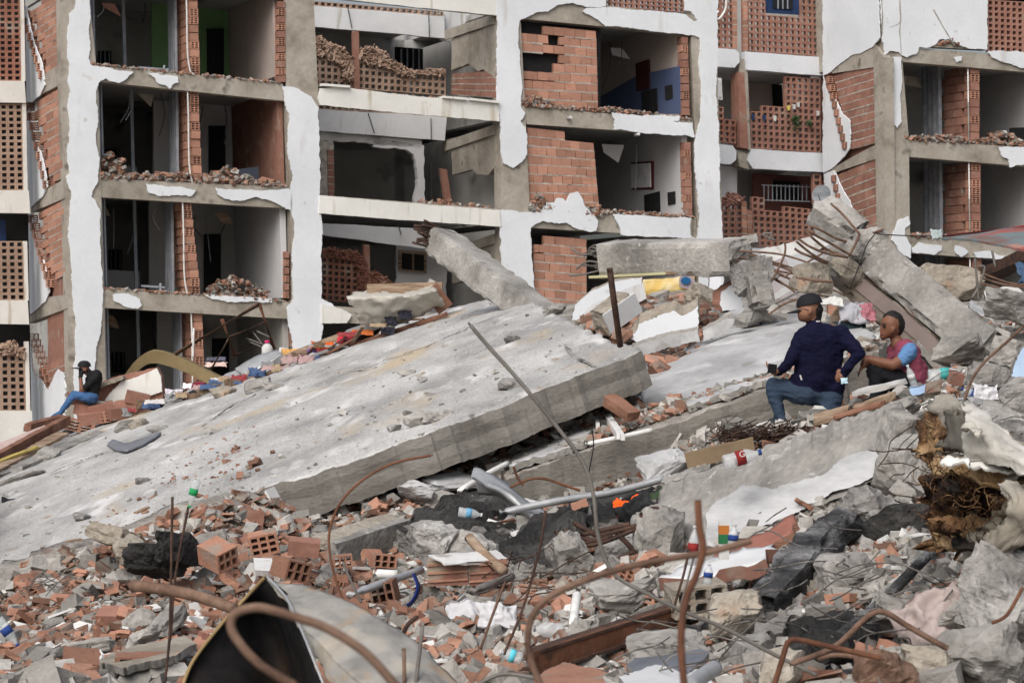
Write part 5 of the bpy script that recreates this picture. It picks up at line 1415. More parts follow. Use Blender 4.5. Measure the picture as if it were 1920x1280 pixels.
CL = [(545, 658, .34, .13, 'c_yellow', (0.585, 0.328, 0.109), 'bright yellow-orange cloth bunched at the slab edge'), (604, 646, .36, .14, 'c_orange', (0.562, 0.109, 0.023), 'orange cloth bag crumpled at the slab edge'), (646, 634, .26, .15, 'c_red', (0.484, 0.031, 0.055), 'red cloth bunch beside the orange bag'), (680, 622, .36, .10, 'c_orange2', (0.608, 0.172, 0.047), 'flat orange cloth below the dust sheet'),
      (585, 656, .18, .08, 'c_purple', (.16, .08, .28), 'small purple cloth between yellow and orange ones'), (532, 655, .16, .11, 'white', None, 'white cloth beside the yellow one'), (500, 678, .28, .12, 'c_navy', (.014, .016, .06), 'navy cloth on the slab edge below the jug'), (478, 692, .16, .10, 'c_navy2', (.012, .014, .05), 'small navy rag at the slab edge'),
      (440, 708, .34, .05, 'c_or3', (.62, .30, .10), 'thin tan-orange cloth strip right of the mattress'), (405, 682, .50, .11, 'c_pink', (.62, .46, .42), 'pale pink quilt behind the mattress'), (405, 672, .45, .09, 'c_pattern', (.09, .09, .12), 'black and white patterned cloth behind the mattress'), (372, 722, .26, .14, 'c_crimson', (.20, .012, .04), 'crimson garment at the foot of the mattress'),
      (352, 722, .20, .12, 'c_white2', (.75, .73, .76), 'white garment lying on the crimson one'), (322, 736, .42, .18, 'c_white3', (.66, .62, .68), 'pale shirt spread left of the crimson garment'), (400, 716, .22, .10, 'c_denim', (.22, .28, .40), 'pale blue rag under the mattress end'), (392, 732, .16, .09, 'c_cream', (.72, .66, .46), 'cream rag under the mattress end'),
      (212, 788, .42, .16, 'c_blue', (0.031, 0.234, 0.515), 'bright blue plastic sheet crumpled on the slab edge'), (258, 768, .34, .2, 'c_navy3', (.016, .012, .035), 'dark navy garment right of the blue sheet'), (115, 818, .5, .26, 'darkcloth', None, 'black cloth heap beside the planks on the slab'), (560, 675, .25, .10, 'c_paleblue', (.5, .58, .7), 'pale blue rag at the slab edge'), (268, 732, .30, .2, 'c_silver', (.55, .55, .55), 'crumpled silver foil on the broken brick wall')]
for k, (x, y, w_, h_, nm, c_, lab) in enumerate(CL):
    cloth(x, y, SLAB(x, y) - .3 if y > 650 and x < 560 else 42.0, w_, h_, M[nm] if c_ is None else C(nm, c_), lab, seed=k, tilt=.75)
# broken brick wall where the far man sits
root = empty('brick_wall_fragment', P(235, 775, 42.6), 'tilted broken brick wall with pale plaster beside the seated far man', 'wall fragment')
def sub_plate(root, name, poly, d, th, mat, lean=(0, 1, 0), seed=1, amp=1.2):
    v, f = prism([P(x, y, d) for x, y in rag(poly, amp, 6, seed)], Vector(lean).normalized() * th); return obj(name, v, f, mat, root)
sub_plate(root, 'brick_core', [(160, 742), (176, 722), (222, 704), (294, 688), (302, 704), (306, 742), (300, 772), (220, 784), (150, 790), (148, 764)], 42.8, .3, M['brick_dull'], seed=3)
sub_plate(root, 'plaster_face', [(206, 736), (228, 714), (258, 706), (272, 700), (294, 690), (302, 706), (304, 734), (270, 744), (256, 756), (216, 760), (196, 752)], 42.72, .06, M['band'], seed=4)
sub_plate(root, 'coping', [(168, 724), (230, 704), (232, 710), (172, 732)], 42.6, .3, M['conc_tan'], seed=6)
sub_plate(root, 'white_panel', [(162, 756), (176, 751), (206, 755), (213, 760), (206, 770), (162, 762)], 42.5, .2, M['white'], seed=5)
for k, (x, y, s, rz) in enumerate(((150, 748, .4, .3), (160, 770, .4, 0.1), (190, 768, .45, .2), (236, 762, .42, -.2), (258, 748, .4, .2), (196, 782, .42, -.3), (172, 786, .4, .4), (150, 800, .5, .3), (225, 776, .35, .5))):
    R = Euler((.1, .25 * math.sin(k * 2), rz)).to_matrix()
    inst('brick', HOLE6 if k in (5, 7) else BRICK_D[k % 6], mat_from(P(x, y, 42.4 - .04 * k), R @ Vector((s, 0, 0)), R @ Vector((0, .25, 0)), R @ Vector((0, 0, .2))), root)
# planks at the left edge
for k, (a, b, w_, h_, m_, lab) in enumerate((((50, 802, 41), (118, 784, 42), .14, .14, 'timber_red', 'thick round-ended timber lying by the far man'), ((-30, 872, 37), (128, 786, 41), .12, .16, 'timber_red', 'long reddish timber sloping down at the left edge'), ((-30, 850, 38), (100, 800, 41), .3, .05, 'c', 'pale pink board under the timbers at the left edge'),
                                             ((-20, 886, 36), (120, 812, 40), .22, .06, 'timber', 'grey weathered board below the reddish timber'), ((30, 880, 36), (190, 812, 40), .2, .09, 'conc', 'concrete strip broken off along the slab edge'), ((-30, 876, 36.4), (70, 838, 38), .08, .05, 'y', 'yellowish batten between the timbers'))):
    plank(a, b, w_, h_, {'c': C('pink_board', (.50, .38, .35)), 'y': C('yellow_board', (.42, .33, .10))}.get(m_) or M[m_], lab, seed=90 + k)
chunk(20, 905, SLAB(20, 905) - .2, (.8, .3, .12), 171, 'dark grey broken slab edge at the left border', 'conc', (0, -.35, 0))
cloth(18, 940, SLAB(18, 940) - .05, .22, .12, M['darkcloth'], 'black shoe-like rag at the left border of the slab', seed=60, tilt=.8)
# things lying on the slab
pv = lambda x, y, k=.03: S(x, y) + Vector((0, 0, k))
o = patch('slate_sheet', [[pv(200, 838), pv(222, 852, .06), pv(250, 846), pv(300, 818)], [pv(210, 826), pv(235, 834), pv(262, 826), pv(302, 808)]], 14, 5, .02, C('slate_sheet', (.17, .18, .20), rough=.6), amp=.02)
tag(o, 'bent slate-grey sheet lying on the big slab', 'metal sheet')
for k, (x, y, s_, lab) in enumerate(((762, 703, .22, 'fist-sized grey chunk alone in the middle of the slab'), (784, 796, .36, 'largest pale chunk at the slab near edge'), (812, 790, .26, 'pale chunk right of the largest at the near edge'), (830, 785, .2, 'outer chunk of the trio at the near edge'), (738, 806, .14, 'dark small chunk left of the trio at the near edge'), (868, 622, .18, 'dark flake near the top of the slab'), (792, 713, .12, 'small dark chip right of the lone chunk'),
                                     (808, 745, .14, 'grey chip lying below the middle of the slab'), (955, 728, .3, 'flat grey flake near the slab edge'), (958, 640, .2, 'dark flake near the slab right side'), (1040, 585, .3, 'grey flake on the slab crest'), (486, 733, .55, 'broken grey lump below the orange strip'), (418, 742, .4, 'tan brick lump near the mattress end'), (512, 730, .3, 'grey stub right of the broken lump'),
                                     (152, 976, .22, 'dark stone on the slab above the brick heap'), (268, 905, .16, 'dark flake near the lower slab middle'), (235, 806, .4, 'grey lump by the slate sheet'), (262, 800, .35, 'tan lump right of the slate sheet'), (92, 860, .5, 'crumbling lump at the left slab edge'), (296, 810, .3, 'stone at the tip of the slate sheet'))):
    c = S(x, y)
    vb, fb = broken_geo((s_, s_ * .7, s_ * .45), 300 + k, 8)
    o = obj('concrete_chunk', xform(vb, Matrix.Translation(c + Vector((0, 0, s_ * .12))) @ Euler((.2, .1, k)).to_matrix().to_4x4()), fb, M['conc_tan'] if k in (12, 17) else M['burnt_grey'] if 'dark' in lab else M['conc'])
    tag(o, lab, 'concrete chunk')
tag(rebar([(1143, 503, 21.9), (1152, 570, 22.0), (1163, 648, 22.3)], .030, M['rust_dark'], 'rusty_pipe', seg=4), 'dark rusty pipe standing on the slab corner', 'pipe')

# ---------------------------------------------------------------- wreckage between the slabs and the building
plate([(1072, 600), (1078, 572), (1110, 545), (1150, 528), (1204, 520), (1200, 545), (1160, 560), (1120, 580), (1090, 600)], 33, .15, [M['plaster'], M['conc_tan']], 'tilted white plastered wall piece behind the rusty pipe', seed=11, lean=(.2, 1, .3))
plate([(1085, 600), (1110, 570), (1160, 548), (1205, 530), (1212, 560), (1150, 590), (1100, 612)], 32, .15, [M['greyband'], M['conc_tan']], 'grey white wall sheet lying in front of the tilted piece', seed=12, lean=(.1, .8, -.5))
plate([(1330, 520), (1352, 512), (1350, 545), (1330, 548)], 33, .2, [M['plaster'], M['conc']], 'white pillar stump beside the yellow panel', seed=13)
plate([(1350, 572), (1352, 548), (1370, 535), (1387, 527), (1390, 560), (1394, 578), (1372, 582), (1355, 583)], 27.8, .14, [M['plaster'], M['brick_dull']], 'white plastered wall shard standing on the grey slab', seed=14, lean=(-.6, .8, .1))
plate([(1182, 635), (1198, 606), (1240, 590), (1262, 582), (1280, 592), (1308, 572), (1309, 618), (1262, 628), (1240, 634), (1200, 645)], 26.5, .18, [M['plaster'], M['conc_tan']], 'low broken wall strip with patchy white plaster on the grey slab', seed=15, lean=(.1, .7, .6), amp=3)
plate([(1186, 650), (1240, 632), (1308, 618), (1312, 640), (1250, 652), (1200, 668)], 26.2, .05, [M['grey'], M['conc']], 'cracked grey plate at the foot of the low wall strip', seed=16, lean=(0, .6, .7), amp=2)
plate([(1318, 620), (1360, 598), (1380, 596), (1372, 614), (1340, 630), (1320, 640)], 26.5, .05, [M['grey'], M['conc']], 'lifted grey flake near the white shard', seed=17, lean=(0, .6, .7), amp=2)
root = empty('wall_block', P(1160, 600, 27.2), 'broken tan wall block with one white side behind the rusty pipe', 'wall fragment')
R = Euler((.15, -.55, .5)).to_matrix().to_4x4()
v, f = rough_box(.52, .28, .28, .05, .02, .04, 121, .05); obj('body', xform(v, Matrix.Translation(P(1152, 585, 27.3)) @ R), f, M['conc_tan'], root)
v, f = bar((-.24, -.15, 0), (.25, -.15, 0), .02, .25); obj('white_side', xform(v, Matrix.Translation(P(1152, 585, 27.3)) @ R), f, M['greyband'], root)
root = empty('yellow_panel', P(1255, 570, 36), 'crumpled yellow sheet with a blue oval spot under the level beam', 'panel')
patch('sheet', [[(1204, 524, 36), (1250, 520, 36), (1304, 514, 36)], [(1206, 548, 36), (1250, 545, 35.9), (1303, 542, 36)], [(1208, 575, 36), (1252, 572, 36), (1302, 570, 36)]], 24, 18, .02, material('yellow_print', [(.52, .35, .09), (.56, .43, .18), (.58, .52, .38)], 3.5, rough=.6, bump=.2, fine=.08), root, crease=.05, amp=.02)
v, f = prism([P(1287 + 15 * math.cos(t) * (1 + .12 * math.cos(3 * t)), 528 + 13 * math.sin(t), 35.85) for t in [i * math.pi / 8 for i in range(16)]], Vector((0, .03, 0))); obj('pale_ring', v, f, C('mauve_grey', (.30, .25, .28)), root)
v, f = prism([P(1286 + 9 * math.cos(t), 526 + 7 * math.sin(t), 35.82) for t in [i * math.pi / 8 for i in range(16)]], Vector((0, .03, 0))); obj('blue_oval', v, f, C('oval_blue', (.01, .09, .22)), root)
cloth(1267, 562, 33, .18, .13, C('dark_red', (.20, .008, .02)), 'dark red rag on the bricks under the yellow sheet', seed=71)
plate([(1212, 566), (1232, 548), (1252, 562), (1256, 572), (1214, 574)], 33.5, .05, [C('dark_brown', (.06, .035, .022)), M['timber']], 'dark brown board on the bricks under the yellow sheet', 'board', 'board', seed=18)
plate([(1196, 560), (1222, 552), (1216, 566), (1200, 572)], 33.2, .04, [M['white'], M['white']], 'white flake left of the dark brown board', 'white_flake', 'flake', seed=19)
plate([(1303, 560), (1325, 548), (1340, 560), (1320, 572)], 33, .05, [M['darkcloth'], M['darkcloth']], 'black sheet beside the yellow panel', 'black_sheet', 'sheet', seed=20)
chunk(1330, 568, 30, (.5, .3, .3), 131, 'tan broken lump between yellow sheet and white shard', 'conc_tan')
for k, (x, y, d_, s_) in enumerate(((1410, 590, 27, .3), (1395, 600, 26.5, .2), (1440, 585, 27, .3), (1535, 600, 24, .2), (1458, 585, 26.5, .2))):
    chunk(x, y, d_, (s_, s_ * .8, s_ * .6), 140 + k, ['pale lump at the top of the grey slab', 'small pale lump below the top of the grey slab', 'pale lump under the concrete stub', 'lump right of the kneeling man cap', 'small lump left of the kneeling man cap'][k])
plate([(1440, 500), (1470, 480), (1500, 535), (1490, 560), (1450, 560)], 31, .1, [C('mauve_wall', (.36, .33, .34)), M['conc']], 'mauve wall sheet hanging behind the rebar of the level beam', seed=21)
plate([(1440, 555), (1500, 525), (1506, 532), (1448, 566)], 29, .05, [M['white'], M['white']], 'narrow white board left of the kneeling man cap', 'white_board', 'board', seed=22)
plate([(1420, 470), (1530, 440), (1560, 455), (1530, 470), (1440, 490)], 34, .06, [M['white'], M['white']], 'white sheet behind the torn rebar of the column', 'white_sheet', 'sheet', seed=23)
for k, pts in enumerate(([(1420, 560, 26.8), (1445, 530, 26.8), (1470, 480, 26.8), (1472, 455, 26.8)], [(1410, 580, 26.5), (1450, 570, 26.5), (1500, 545, 26.5), (1520, 530, 26.5)], [(1440, 590, 26.3), (1470, 570, 26.3), (1498, 560, 26.3)], [(1456, 452, 27.2), (1430, 440, 27.2), (1446, 438, 27.2), (1442, 450, 27.2)], [(1470, 520, 26.5), (1500, 500, 26.6), (1550, 470, 26.6)])):
    tag(rebar(pts, .012, M['steel'] if k % 2 else M['rust'], 'bent_rebar'), ['rusty rod rising left of the kneeling man', 'grey rod curving left of the kneeling man cap', 'rusty short rod left of the kneeling man cap', 'small hooked grey rod on the level beam end', 'rusty rod crossing before the mauve sheet'][k], 'rebar')
# litter under the broken column
for k, (x, y, w_, h_, c_, lab) in enumerate(((1598, 580, .3, .22, (.34, .34, .37), 'grey-white bag under the broken column'), (1622, 580, .2, .2, (.36, .14, .17), 'pink cloth under the broken column'), (1595, 610, .35, .12, (.03, .05, .06), 'dark rag under the broken column'), (1612, 622, .3, .1, (.10, .20, .18), 'greenish sheet under the broken column'), (1632, 632, .25, .14, (.6, .6, .58), 'white paper litter left of the seated man head'), (1555, 562, .3, .1, (.52, .52, .50), 'white foam piece right of the kneeling man cap'))):
    cloth(x, y, 24.4, w_, h_, C('litter%d' % k, c_), lab, seed=100 + k, tilt=.6)
plate([(1555, 568), (1580, 565), (1580, 590), (1552, 592)], 25, .15, [M['brick'], M['brick']], 'red brick piece right of the kneeling man cap', 'brick_piece', 'brick', seed=24)
plate([(1556, 600), (1578, 568), (1598, 600), (1590, 615), (1560, 610)], 24.6, .15, [M['timber'], M['timber']], 'brown board end under the broken column', 'board', 'board', seed=25)
plank((1640, 645, 23.2), (1560, 690, 22.6), .3, .12, M['conc_tan'], 'rough concrete ledge between the two men', 'concrete_ledge', 'concrete ledge')
# painted canopy at the right edge
root = empty('canopy', P(1900, 450, 22), 'painted tin canopy in grey and red jutting in at the right edge', 'canopy')
cm = material('canopy_paint', [(.10, .15, .16), (.15, .20, .21), (.17, .10, .08)], 2.0, rough=.5, bump=.15, fine=.12, spots=[((.35, .06, .03), 1.6, .58), ((.45, .20, .14), 2.2, .62)])
patch('sheet', [[(1764, 444, 23), (1830, 435, 22.6), (1960, 418, 22)], [(1770, 446, 22.4), (1840, 452, 21.6), (1960, 478, 20.6)]], 14, 6, .02, cm, root, amp=.02)
v, f = tube_geo([P(1764, 444, 23), P(1960, 419, 22)], .014, 6); obj('edge_rod', v, f, C('red_edge', (.30, .06, .05)), root, True)
cloth(1757, 437, 23, .11, .09, C('grey_knot', (.32, .38, .38)), 'grey cloth knot at the tip of the canopy', seed=111)
tag(rebar([(1645, 439, 25), (1700, 442, 24), (1764, 443, 23)], .006, M['darkcloth'], 'cable'), 'thin cable from the column to the canopy tip', 'cable')
for k, pts in enumerate(([(1835, 565, 27), (1832, 530, 27), (1828, 485, 27)], [(1822, 560, 27), (1836, 535, 27), (1846, 502, 27), (1836, 500, 27)], [(1866, 500, 28), (1862, 480, 28), (1860, 470, 28)], [(1840, 512, 28), (1890, 530, 28), (1930, 536, 28)], [(1838, 520, 28), (1880, 533, 28), (1930, 540, 28)], [(1835, 530, 28), (1875, 540, 28)])):
    tag(rebar(pts, .014, M['steel'] if k < 3 else M['rust'], 'bent_rebar'), ['pale bent rod rising beside the tan boulder', 'pale hooked rod beside the tan boulder', 'short grey rod under the canopy', 'upper rusty rod running to the right edge', 'middle rusty rod running to the right edge', 'lower short rusty rod by the tan boulder'][k], 'rebar')
plank((1840, 520, 34), (1960, 468, 32), .4, .15, M['rust_dark'], 'dark beam leaning under the canopy', seed=97)
cloth(1922, 508, 24, .16, .22, C('blue_drum', (.05, .09, .16)), 'blue-grey bundle at the right edge under the canopy', seed=113)
plate([(1845, 545), (1900, 535), (1940, 560), (1900, 575), (1850, 565)], 29, .1, [M['white'], M['conc']], 'whitish litter sheet right of the tan boulder', 'litter_sheet', 'sheet', seed=26)

# ---------------------------------------------------------------- valley between the slabs
root = empty('window_frame', P(1100, 800, 21.6), 'broken white aluminium window frame lying on the lower slab', 'window frame')
for a, b in (((968, 812), (1130, 783)), ((1110, 757), (1121, 799)), ((1123, 752), (1168, 820)), ((1118, 752), (1160, 818))):
    v, f = bar(P(*a, LOW(*a) - .7), P(*b, LOW(*b) - .75), .035, .05); obj('frame_rail', v, f, M['alu'], root)
plank((1140, 748, 22), (1190, 782, 21.7), .14, .10, M['timber_red'], 'rotten reddish timber stump jutting out under the slab corner', seed=98)
def pipe(pts, r, m_, label, name='pipe', cat='pipe', seg=6): return tag(rebar(pts, r, m_ if not isinstance(m_, str) else M[m_], name, seg=seg, n=10), label, cat)
pipe([(1098, 833, 21.3), (1160, 820, 21.3), (1222, 806, 21.4)], .022, 'pvc', 'thin white pipe lying along the lower slab')
pipe([(862, 920, 20.8), (905, 893, 21.2), (952, 868, 21.6)], .026, 'pvc', 'white pipe crossing behind the dented metal duct')
pipe([(938, 961, 18.9), (1050, 938, 19), (1150, 922, 19.1), (1245, 897, 19.2)], .030, 'galv', 'long grey steel pipe lying over the burnt debris')
pipe([(678, 940, 21), (740, 905, 21.6)], .022, 'pvc', 'short pale stick under the big slab edge')
pipe([(536, 972, 20.4), (575, 998, 20.1)], .032, C('orange_tube', (.42, .07, .04)), 'short red-orange tube under the slab edge')
root = empty('metal_duct', P(950, 950, 19.6), 'dented galvanised duct with a pointed end in the wreckage', 'duct')
patch('sheet', [[(888, 880, 19.9), (905, 882, 19.8), (950, 905, 19.6), (1000, 945, 19.4), (1026, 962, 19.3)], [(885, 892, 19.5), (908, 905, 19.3), (950, 925, 19.1), (992, 960, 19.0), (1016, 975, 19.0)], [(898, 926, 19.6), (915, 930, 19.5), (940, 938, 19.4), (975, 965, 19.2), (1005, 980, 19.2)]], 24, 12, .02, M['galv'], root, amp=.03, freq=2.5)
def burnt_patch(rows, label, thick=.25, mats=('burnt', 'burnt_grey'), seed=1, amp=.07, nu=30, nv=18, name='burnt_slab', cat='burnt slab'):
    o = patch(name, rows, nu, nv, thick, [M[mats[0]], M[mats[1]]], None, amp=amp, freq=3.2, edge_amp=.08, seed=seed, crease=.05)
    o.data.polygons.foreach_set('use_smooth', [False] * len(o.data.polygons))
    return tag(o, label, cat)
burnt_patch([[(752, 978, 19.2), (800, 985, 19.0), (880, 990, 18.9), (950, 990, 18.9), (1010, 1000, 18.8)], [(775, 955, 19.8), (830, 945, 20.0), (900, 945, 20), (970, 945, 20), (1012, 950, 20)], [(845, 925, 20.6), (880, 918, 20.8), (920, 920, 20.8), (970, 925, 20.8), (1000, 930, 20.8)]], 'charred black slab under the blue bottle', .40, seed=41)
burnt_patch([[(760, 1010, 18.8), (830, 1020, 18.6), (900, 1030, 18.5), (950, 1050, 18.3)], [(755, 984, 19.0), (830, 992, 18.9), (900, 998, 18.8), (960, 1005, 18.7)]], 'charred front face below the black slab', .2, seed=42)
burnt_patch([[(925, 1040, 17.6), (980, 1050, 17.4), (1020, 1048, 17.3), (1050, 1030, 17.3)], [(945, 1010, 18.2), (990, 985, 18.2), (1040, 975, 18.1), (1070, 970, 18.1)], [(975, 985, 18.8), (1020, 958, 18.9), (1060, 945, 18.9), (1110, 930, 18.9)]], 'steep burnt slab right of the brown stick', .3, seed=43)
burnt_patch([[(1050, 985, 18.6), (1120, 975, 18.4), (1200, 965, 18.4), (1250, 950, 18.4)], [(1045, 950, 19.2), (1110, 930, 19.4), (1180, 915, 19.6), (1250, 905, 19.6)]], 'charred sheet behind the orange rag', .2, seed=44)
chunk(815, 1020, 17.9, (.36, .26, .25), 151, 'grey rock before the charred front face', 'burnt_grey')
chunk(885, 1025, 17.8, (.30, .24, .2), 152, 'pale rock beside the brown stick', 'conc')
plank((620, 1042, 18.8), (760, 995, 19.6), .1, .22, M['conc'], 'pale concrete kerb leading to the burnt slab', 'concrete_kerb', 'kerb')
plank((600, 1020, 19.4), (745, 975, 20.2), .2, .1, M['conc_tan'], 'flat concrete strip behind the pale kerb', 'concrete_strip', 'strip')
pipe([(880, 1008, 16.8), (915, 1045, 16.5), (945, 1070, 16.3)], .036, 'timber', 'brown wooden stick leaning over the red blocks', 'stick', 'stick')
cloth(1175, 945, 18.2, .17, .16, C('safety_orange', (.85, .10, .01)), 'bright orange rag on the burnt debris', seed=120, tilt=.9)
cloth(1190, 955, 18.1, .3, .22, M['darkcloth'], 'dark glove-like cloth beside the orange rag', seed=121, tilt=.9, rot=.5)
cloth(1255, 920, 18.9, .3, .16, C('olive', (.035, .06, .03)), 'dark green cloth behind the orange rag', seed=122, tilt=.8, rot=.5)
plate([(1070, 945), (1100, 935), (1104, 948), (1074, 958)], 18.4, .08, [M['brick'], M['brick']], 'red brick piece on the burnt sheet left of the orange rag', 'brick_piece', 'brick', seed=27)
plate([(1283, 850), (1412, 820), (1416, 848), (1290, 880)], 19.4, .03, [C('cardboard', (.20, .145, .09)), C('cardboard', (.20, .145, .09))], 'brown cardboard sheet standing behind the red-label bottle', 'cardboard', 'cardboard', seed=28, amp=.6, lean=(0, 1, .2))
chunk(1245, 878, 19.6, (.4, .25, .2), 153, 'grey lump left of the cardboard', 'grey')
chunk(1285, 905, 19.0, (.35, .2, .16), 154, 'rounded grey lump below the cardboard', 'conc')
chunk(1070, 1045, 16.9, (.42, .22, .3), 155, 'squarish grey concrete piece below the rebar bundle', 'conc')
root = empty('rebar_bundle', P(1140, 1040, 17.5), 'bundle of thick twisted rusty rebar in the wreckage', 'rebar bundle')
for pts in ([(1037, 995), (1090, 1017), (1142, 1002), (1191, 987), (1234, 961)], [(1054, 992), (1085, 1005), (1120, 1014), (1150, 1005)], [(1074, 976), (1098, 990), (1122, 1003), (1146, 1000)], [(1199, 961), (1229, 1010), (1241, 1046)], [(1157, 1002), (1180, 1025), (1208, 1053)], [(1042, 1066), (1092, 1062), (1142, 1055), (1190, 1035), (1226, 1008)], [(1050, 1004), (1100, 1022), (1160, 1008), (1220, 975)], [(1208, 955), (1232, 952), (1236, 968)], [(1090, 1000), (1130, 995), (1180, 985)]):
    rebar([(x, y, 17.6) for x, y in pts], .019, M['rust_dark'], parent=root, wob=.02)
for k in range(3): chunk(1170 + k * 36, 1042 - k * 22, 17.9, (.34, .3, .3), 160 + k, ['torn concrete clod inside the rebar bundle', 'torn concrete clod right of the rebar bundle', 'torn concrete end of the fallen wall'][k], 'burnt_grey' if k < 2 else 'conc')
# tangle of mesh wire in front of the kneeling man
r = random.Random(5); mb = MB()
for k in range(170):
    x, y = r.uniform(1362, 1540), 0
    y = 812 + r.gauss(0, 9) + (x - 1450) * .02; R_ = r.uniform(8, 32)
    pts = [P(x + R_ * math.cos(a + r.random()) * r.uniform(.7, 1.6), y + R_ * .45 * math.sin(a + r.random() * .5), 19.7 + r.uniform(-.25, .25)) for a in (0, 1.2, 2.4, 3.6)]
    v, f = tube_geo(spline(pts, 4), .0045, 4); mb.add(v, f)
o = mb.build('wire_tangle', M['rust_dark']); tag(o, 'tangle of dark rusty mesh wire in front of the kneeling man', 'wire tangle', kind='stuff')

rc = random.Random(31)
SCOL = [('red', (.26, .045, .05)), ('blue', (.06, .10, .20)), ('white', (.50, .49, .48)), ('dark', (.02, .02, .03)), ('tan', (.30, .23, .15)), ('grey', (.22, .22, .225)), ('pink', (.36, .25, .245)), ('brown', (.13, .085, .055))]
for k in range(56):
    t = rc.random() ** .8
    x = 240 + t * 520 + rc.uniform(-10, 10); y = np.interp(x, [60, 160, 260, 360, 460, 540, 620, 700, 800], [838, 802, 772, 742, 712, 684, 652, 622, 590]) + rc.uniform(-16, 5)
    nm, c_ = SCOL[k % 8]
    cloth(x, y, 41.6 + rc.uniform(-.3, .6), rc.uniform(.12, .40), rc.uniform(.05, .16), C('scrap_' + nm, c_), 'small ' + nm + ' cloth scrap in the clutter along the slab upper edge', 'cloth_scrap', 'cloth scrap', seed=200 + k, tilt=.7)['group'] = nm + ' scraps along the slab upper edge'
for k in range(22):
    x = rc.uniform(250, 760); y = np.interp(x, [60, 160, 260, 360, 460, 540, 620, 700, 800], [838, 802, 772, 742, 712, 684, 652, 622, 590]) + rc.uniform(-10, 3)
    a = rc.gauss(.38, .35); L = rc.uniform(.2, .7); c0 = P(x, y, 41.9); dv = Vector((math.cos(a), rc.gauss(0, .3), math.sin(a))) * L * .5
    v, f = bar(c0 - dv, c0 + dv, rc.uniform(.05, .14), rc.uniform(.02, .05))
    tag(obj('board_scrap', v, f, M[rc.choice(('timber', 'timber_red', 'galv', 'rust_dark', 'conc'))]), 'narrow board scrap in the clutter along the slab upper edge', 'board scrap', 'board scraps along the slab upper edge')
# ---------------------------------------------------------------- foreground wreckage
hb = [(495, 1022, 17.6, (.30, .24, .22), (.15, -.2, .1), 'hollow red brick showing nine holes at the heap foot', BLK9), (428, 1050, 17.0, (.26, .32, .22), (.3, -.35, .75), 'ribbed hollow brick with open end above the thick pipe', BLK6), (560, 1072, 16.6, (.28, .30, .2), (.1, .25, .65), 'dusty hollow brick lying right of the white tray', BLK6),
      (570, 1030, 17.6, (.32, .2, .16), (.2, .1, .1), 'ribbed brick half buried right of the nine-hole brick', None), (643, 1052, 17.6, (.2, .2, .12), (0, -.1, .1), 'two-hole brick piece beside the pale kerb', BLK6), (716, 1112, 16.0, (.24, .2, .2), (.1, -.2, -.2), 'hollow brick with dark holes left of the blue strap', BLK6), (722, 1052, 17.8, (.26, .2, .14), (0, .1, .3), 'small hollow brick behind the grey pipe', BLK6),
      (150, 1265, 13.2, (.28, .28, .2), (.35, .1, .2), 'red hollow brick at the bottom edge left', BLK9), (270, 1252, 13.5, (.46, .2, .18), (.1, 0, .1), 'sooty hollow brick under the cracked plate at the bottom', BLK9), (745, 1160, 15.2, (.16, .2, .16), (.4, .2, .3), 'open brick end left of the white paper', BLK6), (478, 978, 19.6, (.2, .22, .26), (0, .1, .15), 'mortar-caked block on top of the brick heap', None),
      (1315, 1128, 13.4, (.44, .3, .24), (.1, -.1, .2), 'tan hollow block lying under the plaster slab', None), (1148, 1085, 16.0, (.15, .12, .08), (.1, -.1, .3), 'bright orange brick piece in the grey dust', None), (1795, 712, 18.8, (.15, .15, .14), (.3, .2, .2), 'salmon brick face propped right of the water bottle', None), (1600, 800, 19.6, (.12, .14, .14), (.4, .2, .3), 'brick piece beside the white bottle by the wall', None)]
BLKT = BLK6.copy(); BLKT.materials[0] = M['conc_tan']
for x, y, d_, s_, ro, lab, me_ in hb: hblock(x, y, d_, [q * .70 for q in s_], ro, lab, me_ or (BLKT if 'tan' in lab else BRICK_D[1]))
# long red ribbed block
root = empty('ribbed_block', P(875, 1095, 16.4), 'long terracotta ribbed block with a white board on top', 'ribbed block')
for (x0, x1) in ((802, 878), (880, 952)):
    A, B = P(x0, 1072, 16.5), P(x1, 1070, 16.5)
    v, f = bar(A, B, .2, .17); obj('block', v, f, M['brick_dull'], root)
    for k in (-1, 0, 1):
        v, f = bar(A + Vector((0, -.105, k * .055)), B + Vector((0, -.105, k * .055 + .01)), .02, .014); obj('rib', v, f, M['brick'], root)
plank((815, 1050, 16.3), (945, 1042, 16.6), .2, .025, M['white'], 'white board on top of the ribbed block', 'white_board', 'board')
plate([(1105, 1180), (1180, 1120), (1290, 1030), (1300, 1060), (1250, 1150), (1245, 1205)], 14.4, .03, [C('slate2', (.20, .21, .235)), M['galv']], 'thin grey panel leaning below the empty bottles', 'grey_panel', 'panel', seed=30, lean=(.3, 1, 0)) if False else None
o = patch('plaster_slab', [[(1230, 1085, 14.6), (1320, 1080, 14.2), (1400, 1062, 14.2), (1432, 1052, 14.2)], [(1290, 1060, 15.0), (1360, 1040, 14.9), (1400, 1030, 14.9), (1450, 1018, 14.9)]], 16, 6, .08, [M['greyband'], M['brick_dull']], amp=.02, edge_amp=.06, seed=51)
tag(o, 'torn white plaster slab on bricks below the terracotta sheet', 'plaster slab')
o = patch('terracotta_sheet', [[(1330, 1050, 15.2), (1400, 1035, 15), (1490, 1000, 14.9)], [(1345, 1030, 15.4), (1410, 1005, 15.3), (1488, 965, 15.2)]], 14, 6, .05, [C('terracotta', (.28, .12, .09)), M['brick']], amp=.02, edge_amp=.04, seed=52)
tag(o, 'large smooth terracotta sheet leaning below the white plaster', 'terracotta sheet')
